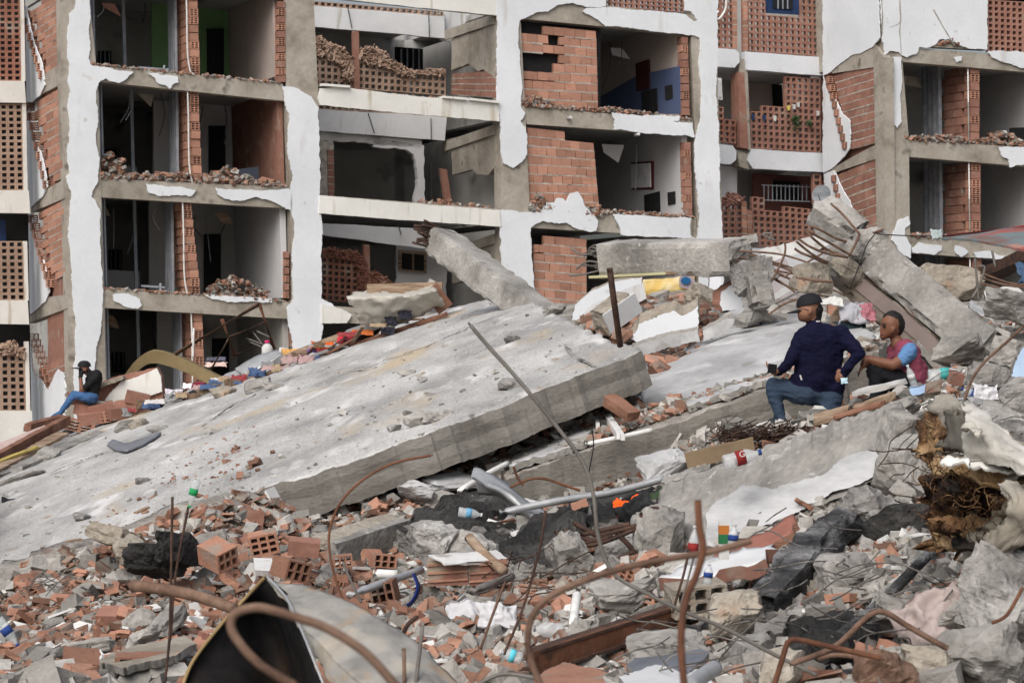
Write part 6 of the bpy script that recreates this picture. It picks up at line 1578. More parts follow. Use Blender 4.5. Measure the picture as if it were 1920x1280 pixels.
# charred timbers and burnt concrete on the right
v, f = rough_box(1.05, .22, .20, .045, .03, .04, 171, .06, freq=5)
A, B = P(1412, 1152, 13.3), P(1598, 958, 15.2)
dd, xx, yy = frame_axes(B - A); o = obj('charred_timber', xform([Vector((p.x * (B - A).length / 1.05, p.y, p.z + .12 * (p.x + .1) ** 2 * -1)) for p in v], mat_from((A + B) / 2, dd, -xx, yy)), f, M['char'])
tag(o, 'thick charred timber leaning across the burnt concrete', 'timber')
pipe([(1530, 1225, 11.5), (1640, 1140, 12.4), (1720, 1060, 13.2), (1770, 1010, 13.8)], .03, 'char', 'thin burnt pole running up to the brown upholstery', 'burnt_pole', 'pole')
burnt_patch([[(1400, 1275, 11.6), (1480, 1270, 11.5), (1570, 1245, 11.7), (1640, 1200, 12.0)], [(1425, 1215, 12.4), (1510, 1180, 12.6), (1590, 1150, 12.8), (1660, 1125, 13.0)], [(1490, 1150, 13.2), (1560, 1128, 13.4), (1640, 1105, 13.5), (1720, 1075, 13.7)]], 'black burnt slab with pale broken rim in the right foreground', .22, ('burnt', 'conc'), 45, .05)
o = patch('pale_rubble_ridge', [[(1395, 1235, 12.0), (1440, 1200, 12.4), (1490, 1160, 13.0), (1520, 1135, 13.3)], [(1380, 1200, 12.4), (1415, 1180, 12.7), (1460, 1140, 13.2), (1500, 1125, 13.5)]], 20, 6, .14, [M['conc'], M['conc']], amp=.05, freq=5, edge_amp=.06, seed=53)
tag(o, 'pale broken rim along the black burnt slab', 'rubble ridge')
for k, (x, y, d_, s_, m_, lab) in enumerate(((1695, 1010, 14.6, (.42, .34, .34), 'burnt', 'black burnt boulder beside the brown upholstery'), (1640, 975, 15.2, (.5, .35, .28), 'burnt_grey', 'scorched grey boulder above the black one'), (1585, 1085, 13.9, (.42, .3, .24), 'conc', 'pale knobbly boulder beside the charred timber'), (1885, 1125, 11.8, (.34, .34, .40), 'burnt_grey', 'large scorched block at the right edge'), (1832, 1235, 11.0, (.34, .28, .24), 'conc', 'blue-grey boulder at the bottom right'),
                                             (1905, 1040, 12.6, (.4, .3, .3), 'burnt', 'black block at the right edge under the upholstery'), (1465, 1258, 10.9, (.2, .15, .2), 'conc_tan', 'pale squarish stone at the bottom between rusty rods'), (1650, 1262, 10.8, (.26, .2, .14), 'rust', 'rusty lump at the bottom edge'), (1735, 1245, 10.9, (.2, .16, .14), 'conc_tan', 'tan stone left of the blue-grey boulder'), (1560, 1215, 11.4, (.2, .2, .12), 'burnt', 'small burnt stone below the bent rods'),
                                             (1700, 880, 16.4, (.4, .3, .3), 'conc', 'rough concrete clod at the end of the fallen wall'), (1690, 830, 16.9, (.35, .3, .35), 'conc', 'grey clod beside the upholstery top'), (1770, 1165, 12.0, (.3, .25, .16), 'conc', 'grey stone under the pinkish cloth'), (1250, 1210, 12.2, (.34, .24, .14), 'conc', 'grey stone under the rusty angle'), (1690, 1155, 12.3, (.3, .22, .14), 'conc', 'scorched pale stone by the thin pole'), (1380, 1150, 13.0, (.3, .24, .2), 'conc_tan', 'tan stone left of the charred timber foot'))):
    chunk(x, y, d_, s_, 180 + k, lab, m_)
# upholstery: folded sheet and matted fibre
root = empty('torn_upholstery', P(1830, 1050, 12.5), 'torn tan upholstery with matted brown fibre at the right edge', 'upholstery')
patch('folded_cover', [[(1748, 742, 13.2), (1778, 736, 13.0), (1806, 748, 12.8), (1850, 784, 12.5), (1900, 822, 12.3), (1970, 858, 12.1)], [(1742, 768, 13.0), (1784, 760, 12.5), (1812, 775, 12.2), (1852, 806, 12.0), (1905, 838, 11.9), (1970, 868, 11.8)], [(1752, 792, 12.9), (1800, 790, 12.35), (1822, 802, 12.1), (1858, 826, 11.95), (1908, 848, 11.85), (1970, 876, 11.75)], [(1765, 848, 12.8), (1800, 846, 12.3), (1832, 848, 12.05), (1868, 852, 11.9), (1912, 862, 11.8), (1970, 890, 11.7)]], 50, 36, .02, [M['carpet'], M['carpet'], C('dark_back', (.08, .07, .055))], root, amp=.012, freq=2.2, crease=.03, edge_amp=.06, seed=6)
patch('loose_cover', [[(1800, 742, 12.4), (1850, 772, 12.1), (1900, 806, 11.9), (1970, 838, 11.8)], [(1806, 790, 12.0), (1852, 812, 11.8), (1902, 836, 11.7), (1970, 862, 11.6)], [(1796, 832, 12.0), (1850, 842, 11.75), (1905, 856, 11.6), (1970, 882, 11.5)], [(1800, 862, 12.0), (1852, 872, 11.75), (1905, 886, 11.6), (1970, 910, 11.5)]], 44, 34, .015, [material('pale_backing', [(.34, .325, .29), (.46, .445, .41), (.54, .525, .50)], 1.8, rough=.9, bump=.4, bscale=16, fine=.14, spots=[((.36, .27, .16), 3, .60)]), M['carpet'], C('dark_back', (.08, .07, .055))], root, amp=.012, freq=3, crease=.035, edge_amp=.06, seed=66)
patch('inner_flap', [[(1768, 770, 12.6), (1792, 776, 12.3), (1812, 790, 12.1)], [(1772, 810, 12.5), (1795, 815, 12.2), (1816, 828, 12.0)], [(1750, 838, 12.6), (1786, 846, 12.3), (1818, 852, 12.0)]], 16, 16, .015, C('felt_grey', (.13, .12, .10)), root, amp=.01, crease=.03, edge_amp=.04, seed=16)
for k_, (x_, y_, w_, m_) in enumerate(((1790, 856, .22, 'band'), (1850, 868, .3, 'band'), (1812, 800, .12, 'tarp'), (1905, 886, .25, 'carpet'))):
    patch('torn_edge', [[P(x_ - w_ * 150, y_ - 6, 11.95), P(x_, y_ - 10, 11.85), P(x_ + w_ * 150, y_ - 2, 11.8)], [P(x_ - w_ * 150, y_ + 5, 11.9), P(x_, y_ + 3, 11.8), P(x_ + w_ * 150, y_ + 7, 11.75)]], 18, 5, .012, M[m_], root, amp=.01, crease=.04, edge_amp=.05, seed=30 + k_)
patch('dark_fold', [[(1722, 790, 13.2), (1745, 770, 13.1), (1768, 752, 13.0)], [(1718, 835, 13.1), (1745, 820, 12.8), (1775, 800, 12.5)], [(1724, 862, 13.1), (1750, 850, 12.9), (1782, 838, 12.6)]], 20, 20, .02, M['carpet_fur'], root, amp=.04, crease=.05, edge_amp=.05, seed=7)
patch('fibre_mat', [[(1728, 850, 12.9), (1790, 852, 12.6), (1850, 862, 12.4), (1940, 880, 12.2)], [(1740, 892, 12.75), (1788, 900, 12.5), (1850, 905, 12.3), (1940, 925, 12.1)], [(1722, 945, 12.85), (1782, 950, 12.55), (1850, 960, 12.35), (1940, 975, 12.15)], [(1752, 1000, 12.9), (1792, 1012, 12.7), (1846, 1000, 12.5), (1940, 1015, 12.3)], [(1738, 1030, 13.0), (1800, 1040, 12.8), (1850, 1034, 12.6), (1940, 1045, 12.4)]], 54, 50, .05, M['carpet_fur'], root, amp=.05, freq=4, crease=.10, edge_amp=.16, seed=8)
for k_, (x_, y_, w_, h_, m_) in enumerate(((1760, 980, 70, 26, 'carpet_fur'), (1842, 985, 60, 34, 'f'), (1880, 925, 60, 40, 'f'), (1800, 1015, 55, 22, 'd'), (1770, 905, 60, 22, 'd'), (1850, 905, 60, 26, 'd'))):
    mm = {'f': C('felt_tan', (.17, .155, .12)), 'd': C('burnt_felt', (.02, .015, .012))}.get(m_) or M[m_]
    patch('torn_flap', [[P(x_ - w_ / 2, y_ - h_ / 2, 12.35), P(x_, y_ - h_ * .7, 12.1), P(x_ + w_ / 2, y_ - h_ / 3, 12.0)], [P(x_ - w_ / 2.4, y_ + h_ / 2, 12.3), P(x_, y_ + h_ * .3, 12.0), P(x_ + w_ / 2, y_ + h_ / 2, 11.95)]], 18, 10, .012, mm, root, amp=.02, crease=.07, edge_amp=.10, seed=50 + k_)
patch('torn_strip', [[(1850, 870, 12.0), (1900, 878, 11.9), (1960, 900, 11.8)], [(1872, 940, 11.9), (1905, 950, 11.7), (1960, 960, 11.6)], [(1830, 1010, 12.0), (1880, 1030, 11.8), (1940, 1020, 11.7)], [(1812, 1080, 12.2), (1850, 1062, 12.0), (1900, 1050, 11.9)]], 26, 30, .02, [C('felt_tan', (.17, .155, .12)), M['carpet'], C('dark_back', (.08, .07, .055))], root, amp=.05, crease=.12, edge_amp=.10, seed=9, lin=True)
patch('torn_strip', [[(1745, 846, 12.6), (1800, 852, 12.2), (1860, 862, 12.0), (1930, 878, 11.9)], [(1748, 862, 12.5), (1802, 870, 12.15), (1862, 882, 11.95), (1930, 900, 11.85)]], 30, 6, .02, C('grey_felt', (.13, .12, .10)), root, amp=.03, crease=.03, edge_amp=.04, seed=10)
r = random.Random(3); mb = MB()
for k in range(130):
    x = r.uniform(1735, 1915); y = r.uniform(858, 1010); R_ = r.uniform(8, 30); a0 = r.uniform(0, 6)
    dd = 12.35 - (x - 1735) * .0025 - .1 * math.sin((y - 858) / 150 * 3.1)
    pts = [P(x + R_ * math.cos(a0 + t), y + R_ * .8 * math.sin(a0 + t), dd + r.uniform(-.12, .06)) for t in (0, .9, 1.8, 2.8)]
    v, f = tube_geo(spline(pts, 3), .0022, 4); mb.add(v, f)
o = mb.build('loose_fibres', M['carpet_fur'], root); o['kind'] = 'stuff'
tf = material('tan_fibre', [(.12, .07, .035), (.27, .17, .085), (.40, .28, .16)], 4, rough=1, bump=1.0, bscale=50, fine=.4)
for k_, rows in enumerate(([[(1738, 850, 12.45), (1800, 858, 12.1), (1860, 872, 11.95), (1930, 892, 11.85)], [(1734, 880, 12.4), (1795, 884, 12.05), (1858, 900, 11.9), (1925, 920, 11.8)]], [[(1742, 985, 12.5), (1790, 978, 12.25), (1845, 990, 12.1)], [(1750, 1030, 12.5), (1792, 1036, 12.3), (1838, 1022, 12.15)]], [[(1716, 800, 13.0), (1735, 790, 12.9), (1752, 800, 12.8)], [(1714, 850, 13.0), (1738, 848, 12.8), (1756, 846, 12.6)]])):
    patch('fibre_band', rows, 26, 12, .02, tf, root, amp=.03, freq=5, crease=.06, edge_amp=.07, seed=70 + k_)
for k_, rows in enumerate(([[(1862, 905, 11.75), (1900, 900, 11.65), (1960, 915, 11.55)], [(1880, 960, 11.7), (1915, 965, 11.6), (1960, 970, 11.5)], [(1838, 1020, 11.9), (1880, 1030, 11.75), (1930, 1020, 11.65)], [(1806, 1085, 12.1), (1836, 1075, 11.95), (1862, 1062, 11.85)]], [[(1800, 1000, 12.2), (1840, 985, 12.0), (1880, 985, 11.85)], [(1790, 1045, 12.2), (1832, 1040, 12.0), (1872, 1036, 11.85)]])):
    patch('hanging_sheet', rows, 26, 24, .012, [M['carpet'], M['carpet'], C('dark_back', (.08, .07, .055))], root, amp=.03, crease=.09, edge_amp=.09, seed=80 + k_)
cloth(1748, 1150, 11.9, .42, .26, C('pinkish_cloth', (.36, .30, .285)), 'pinkish grey cloth crumpled in the right foreground', seed=130, tilt=.8, rot=.45)
cloth(1882, 985, 12.9, .2, .5, M['darkcloth'], 'black cloth hanging under the upholstery', seed=131, tilt=1.0)
# rusty angle iron
root = empty('angle_iron', P(1150, 1215, 13.2), 'long orange-rusty angle iron across the bottom middle', 'angle iron')
A, B = P(1000, 1242, 12.6), P(1290, 1148, 13.6)
for off, w_, h_ in ((Vector((0, 0, 0)), .02, .12), (Vector((0, .08, -.05)), .16, .016), (Vector((0, .05, .055)), .1, .014)):
    v, f = bar(A + off, B + off, w_, h_); obj('flange', v, f, M['rust_orange'] if w_ == .02 else M['rust_dark'], root)
plate([(1175, 1245), (1210, 1212), (1290, 1205), (1330, 1222), (1290, 1262), (1200, 1270)], 12.0, .05, [C('slate2', (.14, .15, .175)), M['conc']], 'dark slate panel under the rusty angle', 'slate_sheet', 'sheet', seed=31, lean=(0, .5, -.7), plane=plane3((1175, 1245, 11.9), (1330, 1222, 11.9), (1250, 1205, 12.5)))
plate([(1000, 1268), (1060, 1240), (1130, 1258), (1140, 1290), (1010, 1290)], 11.6, .04, [M['shard'], M['brick']], 'broken terracotta tiles at the bottom middle', 'tile_pieces', 'tile', seed=32, lean=(0, .6, -.7), plane=plane3((1000, 1268, 11.5), (1140, 1258, 11.5), (1060, 1240, 12.0)))
plate([(1160, 1268), (1230, 1245), (1320, 1255), (1340, 1285), (1180, 1290)], 11.3, .04, [M['greyband'], M['conc']], 'pale plaster plate at the bottom middle', 'plaster_plate', 'plaster plate', seed=33, lean=(0, .6, -.7), plane=plane3((1160, 1268, 11.2), (1340, 1265, 11.2), (1230, 1245, 11.7)))
pipe([(1290, 1290, 9.5), (1315, 1268, 9.8), (1340, 1252, 10)], .034, 'galv', 'short grey pipe end at the bottom edge')
pipe([(1075, 1170, 14.0), (1078, 1140, 14.2), (1082, 1115, 14.4)], .028, 'pvc', 'short white pipe standing on a rusty rod')
pipe([(1076, 1198, 14.0), (1076, 1172, 14.0)], .014, 'rust_orange', 'rusty rod under the short white pipe')
for k, (a, b) in enumerate((((655, 1115, 15.6), (790, 1068, 16.6)), ((885, 1108, 15.5), (960, 1080, 16)))): pipe([a, b], .026, 'galv' if k == 0 else 'steel', ['grey pipe lying left of the blue strap', 'dark steel rod right of the ribbed block'][k])
pipe([(700, 1075, 16.6), (745, 1077, 16.6)], .034, 'pvc', 'short white pipe lying behind the blue strap')
o = patch('blue_strap', [[(772, 1076, 15.8), (780, 1100, 15.6), (770, 1125, 15.5), (755, 1135, 15.4)], [(777, 1075, 15.9), (786, 1102, 15.7), (775, 1128, 15.6), (758, 1139, 15.5)]], 16, 2, .008, C('strap_blue', (.008, .02, .12)))
tag(o, 'curved dark blue strap in the rubble', 'strap')
cloth(885, 1150, 14.8, .34, .2, C('paper_white', (.50, .50, .52)), 'sheet of white paper crumpled in the middle foreground', 'paper', 'paper', seed=133, tilt=.6)
cloth(930, 1150, 14.6, .26, .16, C('cloth_white', (.54, .54, .56)), 'white rag right of the paper', seed=134, tilt=.8)
plate([(475, 1045), (510, 1046), (515, 1070), (478, 1068)], 16.9, .05, [M['white'], C('tray_rim', (.62, .60, .6))], 'white tray with mauve rim on the brick heap', 'tray', 'tray', seed=34, amp=.5, lean=(0, .5, -.7), plane=plane3((475, 1045, 17.1), (510, 1046, 17.1), (500, 1070, 16.7)))
plate([(180, 1240), (235, 1215), (345, 1190), (368, 1205), (330, 1228), (230, 1252)], 14.0, .06, [M['conc_tan'], M['conc']], 'pale cracked plate on the sooty brick at the lower left', 'cracked_plate', 'plate', seed=35, amp=2, lean=(0, .6, -.7), plane=plane3((180, 1240, 13.7), (368, 1205, 13.9), (260, 1205, 14.5)))
for k, (x, y, d_, s_, m_, lab) in enumerate(((265, 1165, 15.4, (.2, .16, .14), 'conc', 'rounded grey stone in the lower left heap'), (272, 1190, 14.8, (.14, .12, .08), 'conc', 'small grey stone below the rounded one'), (310, 1170, 15.2, (.3, .2, .1), 'conc', 'flat grey stone right of the rounded one'), (130, 1230, 14.0, (.32, .16, .1), 'burnt_grey', 'dark flat block in the lower left'), (165, 1215, 14.4, (.32, .14, .08), 'conc', 'grey flat block above the dark one'),
                                             (300, 1045, 17.4, (.4, .3, .2), 'burnt', 'black burnt lump in the brick heap'), (345, 1030, 17.4, (.5, .12, .2), 'burnt', 'black burnt plank-like lump leaning in the brick heap'), (240, 1030, 18.2, (.36, .2, .16), 'conc_tan', 'tan stone at the slab edge of the heap'), (205, 1005, 18.8, (.4, .2, .14), 'conc_tan', 'flat tan stone higher in the heap'), (385, 1025, 17.7, (.3, .2, .16), 'conc', 'grey block above the ribbed brick'),
                                             (845, 905, 21.4, (.45, .3, .1), 'grey', 'flat grey plate lying under the big slab'), (785, 925, 21, (.4, .3, .12), 'grey', 'grey plate left of the larger one under the slab'), (880, 1045, 17.0, (.3, .2, .12), 'conc', 'pale rock under the white board'), (1225, 1010, 17.6, (.3, .3, .35), 'conc', 'rough broken end of the fallen wall'), (1160, 1115, 15, (.36, .25, .12), 'conc', 'flat grey stone below the orange brick piece'))):
    chunk(x, y, d_, s_, 220 + k, lab, m_)
# burnt sheet metal
root = empty('burnt_metal_sheet', P(600, 1290, 9.6), 'folded burnt metal sheet, black inside and pale outside, at the bottom', 'metal sheet')
sheet_m = material('scorched_sheet', [(.20, .195, .185), (.29, .28, .26), (.35, .31, .25)], 3.2, rough=.75, spec=.15, bump=.4, bscale=14, fine=.2, metal=.0, spots=[((.44, .42, .38), 3.0, .56), ((.05, .048, .046), 2.4, .60), ((.36, .22, .10), 4.0, .58)], bdist=.01)
black_m = material('burnt_sheet', [(.006, .006, .007), (.014, .013, .013), (.028, .018, .013)], 3, spec=.1, rough=.85, bump=.3, bscale=20, fine=.3, spots=[((.10, .09, .08), 9, .68)], bdist=.008)
patch('outer_side', [[(500, 1080, 10.0), (560, 1092, 9.9), (640, 1118, 9.7), (720, 1160, 9.5), (800, 1215, 9.3), (868, 1290, 9.1)], [(535, 1120, 9.7), (590, 1145, 9.55), (660, 1170, 9.35), (730, 1210, 9.2), (790, 1255, 9.05), (835, 1310, 8.9)], [(560, 1175, 9.5), (590, 1195, 9.4), (620, 1230, 9.2), (660, 1265, 9.05), (700, 1295, 8.95), (740, 1330, 8.85)], [(580, 1230, 9.45), (595, 1245, 9.35), (610, 1270, 9.2), (630, 1300, 9.1), (655, 1325, 9.0), (680, 1350, 8.9)]], 50, 30, .006, sheet_m, root, amp=.016, freq=3.0, edge_amp=.010, seed=4, lin=True, crease=.012)
patch('inner_side', [[(500, 1080, 10.0), (535, 1120, 9.75), (562, 1180, 9.55), (590, 1245, 9.4), (610, 1300, 9.3)], [(462, 1120, 10.1), (490, 1160, 10.2), (515, 1210, 10.2), (540, 1270, 10.1), (555, 1320, 10)], [(420, 1165, 10.0), (440, 1200, 10.0), (460, 1250, 9.9), (470, 1300, 9.8), (480, 1340, 9.7)], [(362, 1240, 9.8), (370, 1260, 9.8), (375, 1285, 9.7), (380, 1310, 9.6), (385, 1350, 9.6)], [(340, 1300, 9.7), (342, 1320, 9.7), (344, 1340, 9.6), (346, 1350, 9.6), (350, 1360, 9.5)]], 30, 30, .006, black_m, root, amp=.02, freq=2, edge_amp=.01, seed=5)
v, f = tube_geo(spline([P(500, 1079, 9.98), P(462, 1119, 10.08), P(420, 1164, 9.98), P(362, 1239, 9.78), P(338, 1300, 9.68)], 8), .008, 6); obj('folded_rim', v, f, C('rim_rust', (.30, .21, .10)), root, True)
v, f = tube_geo(spline([P(500, 1080, 9.95), P(538, 1122, 9.68), P(566, 1182, 9.46), P(592, 1246, 9.3), P(614, 1300, 9.2)], 8), .006, 6); obj('folded_rim', v, f, M['galv'], root, True)
pipe([(241, 1096, 9.6), (323, 1107, 9.5), (380, 1120, 9.4), (440, 1141, 9.3)], .023, 'rust', 'thick rusty pipe pointing left beside the burnt sheet', seg=8)
# rods near the lens and through the heap
RB = [([(560, 1290), (490, 1248), (443, 1197), (433, 1165), (446, 1147), (472, 1140), (500, 1141), (562, 1160), (616, 1180), (688, 1226), (748, 1290)], 3.7, .0078, 'rust', 'blurred rusty rod bent into a loop at the bottom left'),
      ([(1022, 1300), (998, 1240), (991, 1190), (1004, 1146), (1037, 1115), (1105, 1085), (1180, 1062), (1255, 1047), (1330, 1036), (1410, 1016)], 4.6, .0072, 'rust', 'blurred rusty rod hooking from the bottom to the right'),
      ([(1309, 938), (1311, 987), (1317, 1025), (1307, 1070), (1289, 1111), (1279, 1156), (1277, 1212), (1285, 1300)], 4.3, .0072, 'rust_orange', 'blurred wavy rusty rod standing in the bottom middle'),
      ([(879, 603), (960, 699), (1042, 800), (1090, 867), (1112, 931), (1124, 1006), (1154, 1077), (1217, 1115), (1292, 1152), (1367, 1182), (1454, 1224), (1530, 1262)], 9.2, .0085, 'steel', 'long grey rod bending down across the slab to the foreground'),
      ([(813, 852), (741, 867), (680, 899), (637, 942), (617, 992), (617, 1036), (626, 1082), (640, 1126)], 11.5, .0068, 'rust_orange', 'thin rusty rod arching beside the big slab edge'), ([(322, 931), (320, 1072), (316, 1179), (310, 1300)], 11.5, .0072, 'rust_dark', 'upright thin rod through the brick heap'), ([(352, 950), (334, 1053), (325, 1122), (318, 1200)], 11.6, .0070, 'rust_dark', 'rod carrying the upturned bottle over the heap'),
      ([(1020, 957), (1007, 1050), (982, 1136), (946, 1226)], 11.5, .0072, 'rust_dark', 'leaning rusty rod right of the ribbed block'), ([(950, 1093), (935, 1129), (903, 1215)], 11.5, .0075, 'rust', 'short leaning rusty rod below the ribbed block'), ([(783, 1156), (759, 1179), (732, 1256)], 9.5, .010, 'rust_dark', 'thick bent rod end at the bottom beside the sheet'), ([(792, 1165), (779, 1295)], 9.0, .008, 'steel', 'grey rod at the bottom beside the sheet'), ([(757, 1214), (760, 1280)], 9.0, .008, 'rust', 'short rusty rod at the bottom beside the sheet'),
      ([(645, 1050), (660, 1090), (676, 1130)], 14.5, .009, 'steel', 'short grey rod left of the grey pipe'), ([(1447, 1295), (1473, 1214), (1480, 1203), (1495, 1199), (1565, 1212), (1653, 1230)], 8.6, .011, 'rust_orange', 'rusty rod bent like a knee at the bottom right'), ([(1480, 1246), (1561, 1210), (1622, 1158), (1657, 1147), (1701, 1171), (1762, 1206), (1780, 1215)], 9.0, .012, 'rust', 'thick rusty rod arching in the right foreground'), ([(1920, 609), (1870, 658), (1828, 706), (1804, 758)], 15, .010, 'rust', 'thin rod slanting down at the right edge'),
      ([(1130, 1078), (1090, 1068)], 16, .006, 'rust', 'stub of rod by the orange brick piece'), ([(1262, 1152), (1280, 1080), (1290, 1030)], 12, .007, 'rust_dark', 'dark rod standing behind the wavy one'), ([(1274, 1150), (1290, 1080), (1300, 1040)], 12, .006, 'steel', 'grey rod standing behind the wavy one'), ([(952, 912), (992, 897), (1030, 898), (1086, 920)], 19.2, .012, 'rust_orange', 'rusty rod arching over the lower slab edge'), ([(962, 876), (968, 895), (978, 908)], 19.2, .012, 'rust_orange', 'short rusty rod by the dented duct'),
      ([(1920, 1100), (1890, 1150), (1860, 1165)], 9.5, .008, 'rust_orange', 'rusty rod at the right border'), ([(1530, 1235), (1560, 1225), (1600, 1228)], 9, .010, 'rust', 'short rusty rod beneath the knee-shaped one'), ([(880, 1290), (940, 1262), (1010, 1270)], 8, .008, 'steel', 'grey rod lying along the bottom edge'), ([(1108, 798), (1112, 835), (1104, 900)], 20.4, .006, 'darkcloth', 'thin black cable hanging over the lower slab edge')]
for pts, d_, r_, m_, lab in RB:
    ob = rebar([(x, y, d_) for x, y in pts], r_ * .92, M[m_], 'rebar', seg=10, n=8, wob=.0012 * d_)
    tag(ob, lab, 'rebar' if m_ != 'darkcloth' else 'cable')
# thin wire tangles, right and middle
def wires(n, box, d0, d1, r_, mat, label, seed, R0=20, R1=90):
    r = random.Random(seed); mb = MB()
    for k in range(n):
        x, y = r.uniform(box[0], box[2]), r.uniform(box[1], box[3]); a = r.uniform(-.9, .5); L = r.uniform(R0, R1); d_ = d0 + (d1 - d0) * (y - box[1]) / (box[3] - box[1])
        pts = [P(x + L * t * math.cos(a) + r.gauss(0, L * .12), y + L * t * math.sin(a) + r.gauss(0, L * .12), d_ + r.uniform(-.2, .2)) for t in (-1, -.4, .2, 1)]
        v, f = tube_geo(spline(pts, 6), r_, 4); mb.add(v, f)
    o = mb.build('wire_tangle', mat); tag(o, label, 'wire tangle', kind='stuff')
wires(26, (1400, 960, 1640, 1180), 15, 12, .0045, M['steel'], 'loose grey wires over the charred timber', 1)
wires(22, (1620, 1060, 1800, 1200), 13.2, 11.5, .0045, M['steel'], 'fan of loose wires by the pinkish cloth', 2)
wires(16, (1150, 1160, 1400, 1260), 13, 11, .004, M['steel'], 'loose wires across the rusty angle', 3)
wires(24, (920, 1040, 1080, 1130), 16.8, 15, .0045, M['rust_dark'], 'rusty wires right of the ribbed block', 4, 15, 50)
wires(16, (1740, 680, 1910, 790), 18.4, 16, .004, M['steel'], 'loose wires on the right rubble by the bottles', 5, 15, 60)
wires(10, (60, 1080, 120, 1100), 17.5, 17, .004, M['steel'], 'thin wires at the slab edge on the left', 6, 15, 40)
wires(14, (1660, 820, 1760, 960), 16, 14.5, .004, M['rust_dark'], 'thin rusty wires beside the upholstery', 7, 15, 60)
# bottles and cartons
up = Vector((0, 0, 1)); vx = Vector
bl = C('blue_label', (.02, .05, .20)); rl = C('red_label', (.22, .02, .02)); gl = C('green_label', (.02, .28, .09)); tl = C('teal_label', (.06, .34, .33)); wl_ = C('white_label', (.55, .55, .55))
bottle(362, 925, 11.5, .16, (-.28, 0, -1), 'clear bottle upside down on a rod above the brick heap', gl, gl, .024)
bottle(15, 1185, 11.0, .18, (.75, 0, -1), 'clear bottle with blue label upside down at the left border', bl, bl, .03)
bottle(1392, 857, 17.6, .34, (1, .1, .28), 'large clear bottle with red label lying by the cardboard', rl, bl, .065)
bottle(1708, 704, 18.6, .20, (-.35, 0, 1), 'upright small water bottle beside the man in pink', wl_, C('cap_pale', (.55, .68, .74)), .034)
bottle(1775, 700, 18.9, .34, (1, 0, .1), 'lying clear bottle with teal band on the right rubble', tl, wl_, .055)
bottle(1822, 738, 17.6, .2, (-.9, 0, .45), 'lying bottle with blue label under the thin rod', bl, bl, .04)
bottle(1610, 792, 19.3, .16, (1, 0, -.3), 'small white bottle lying below the timber by the man', None, wl_, .035, M['white'])
bottle(1552, 804, 19.3, .12, (.9, 0, -.1), 'white cup-like bottle below the kneeling man', None, wl_, .04, M['white'])
bottle(882, 962, 18.6, .22, (1, 0, -.15), 'crushed blue plastic bottle on the charred slab', C('blue_crush', (.14, .34, .52)), wl_, .045)
bottle(1300, 1022, 13.4, .26, (.1, 0, 1), 'empty bottle with red label standing by the fallen wall', rl, wl_, .035)
bottle(1028, 1180, 13.8, .2, (-1, 0, .1), 'grey crushed bottle lying behind the rusty angle', None, C('grey_cap', (.2, .2, .21)), .055)
bottle(958, 1228, 12.4, .14, (-.9, 0, .3), 'crushed bottle with cyan band at the bottom middle', C('cyan_band', (.10, .5, .62)), wl_, .04)
bottle(1375, 1005, 13.6, .16, (.1, 0, 1), 'ribbed clear bottle beside the juice carton', bl, wl_, .035)
bottle(1328, 1075, 13.2, .13, (.1, 0, 1), 'small bottle with blue band below the juice carton', bl, wl_, .03)
root = empty('juice_carton', P(1357, 1045, 13.8), 'tall white juice carton with orange and green print', 'carton')
c0 = P(1357, 1012, 13.8)
for nm, z0, z1, m_, w_ in (('body', -.11, .11, M['white'], .056), ('orange_print', .035, .085, C('orange_print', (.42, .15, .03)), .058), ('green_print', -.02, .034, C('green_print', (.02, .13, .05)), .058)):
    v, f = bar(c0 + Vector((0, 0, z0)), c0 + Vector((0, 0, z1)), w_, w_); obj(nm, v, f, m_, root)
# lighter pieces on the right rubble
plate([(1705, 725), (1738, 718), (1736, 735), (1712, 742), (1706, 735)], 18.4, .04, [C('sky_paint', (.38, .54, .78)), M['conc']], 'pale blue painted plaster piece right of the seated man', 'painted_piece', 'plaster piece', seed=41, lean=(0, .6, -.6))
plate([(1736, 716), (1768, 710), (1764, 732), (1734, 738)], 18.3, .05, [M['shard'], M['conc_tan']], 'salmon tile face beside the pale blue piece', 'tile_piece', 'tile', seed=42, lean=(0, .6, -.6), amp=.8)
plate([(1895, 718), (1900, 690), (1915, 655), (1940, 640), (1940, 725)], 16.6, .1, [C('sky_paint2', (.45, .60, .80)), M['conc']], 'large blue-white painted wall piece at the right edge', 'painted_piece', 'wall piece', seed=43)
plate([(1870, 745), (1895, 728), (1900, 740), (1880, 750)], 16.8, .03, [M['white'], M['shard']], 'white tile lying left of the blue-white piece', 'white_tile', 'tile', seed=44, amp=.5)
cloth(1850, 735, 17.2, .2, .15, C('bag_white', (.55, .55, .57)), 'clear white plastic bag in the right rubble', 'plastic_bag', 'bag', seed=140, tilt=.9)
for k, (a, b, w_, h_, m_, lab) in enumerate((((1600, 737, 20.0), (1700, 715, 19.6), .12, .05, 'white', 'whitish split board in front of the man in pink'), ((1520, 790, 19.9), (1600, 768, 19.8), .14, .07, 'timber', 'weathered timber lying at the kneeling man knee'), ((1600, 768, 19.8), (1680, 740, 19.6), .12, .06, 'timber', 'weathered timber continuing to the right rubble'), ((1560, 785, 19.7), (1660, 755, 19.5), .08, .05, 'timber_red', 'dark batten below the weathered timber'))):
    plank(a, b, w_, h_, M[m_], lab, seed=190 + k)
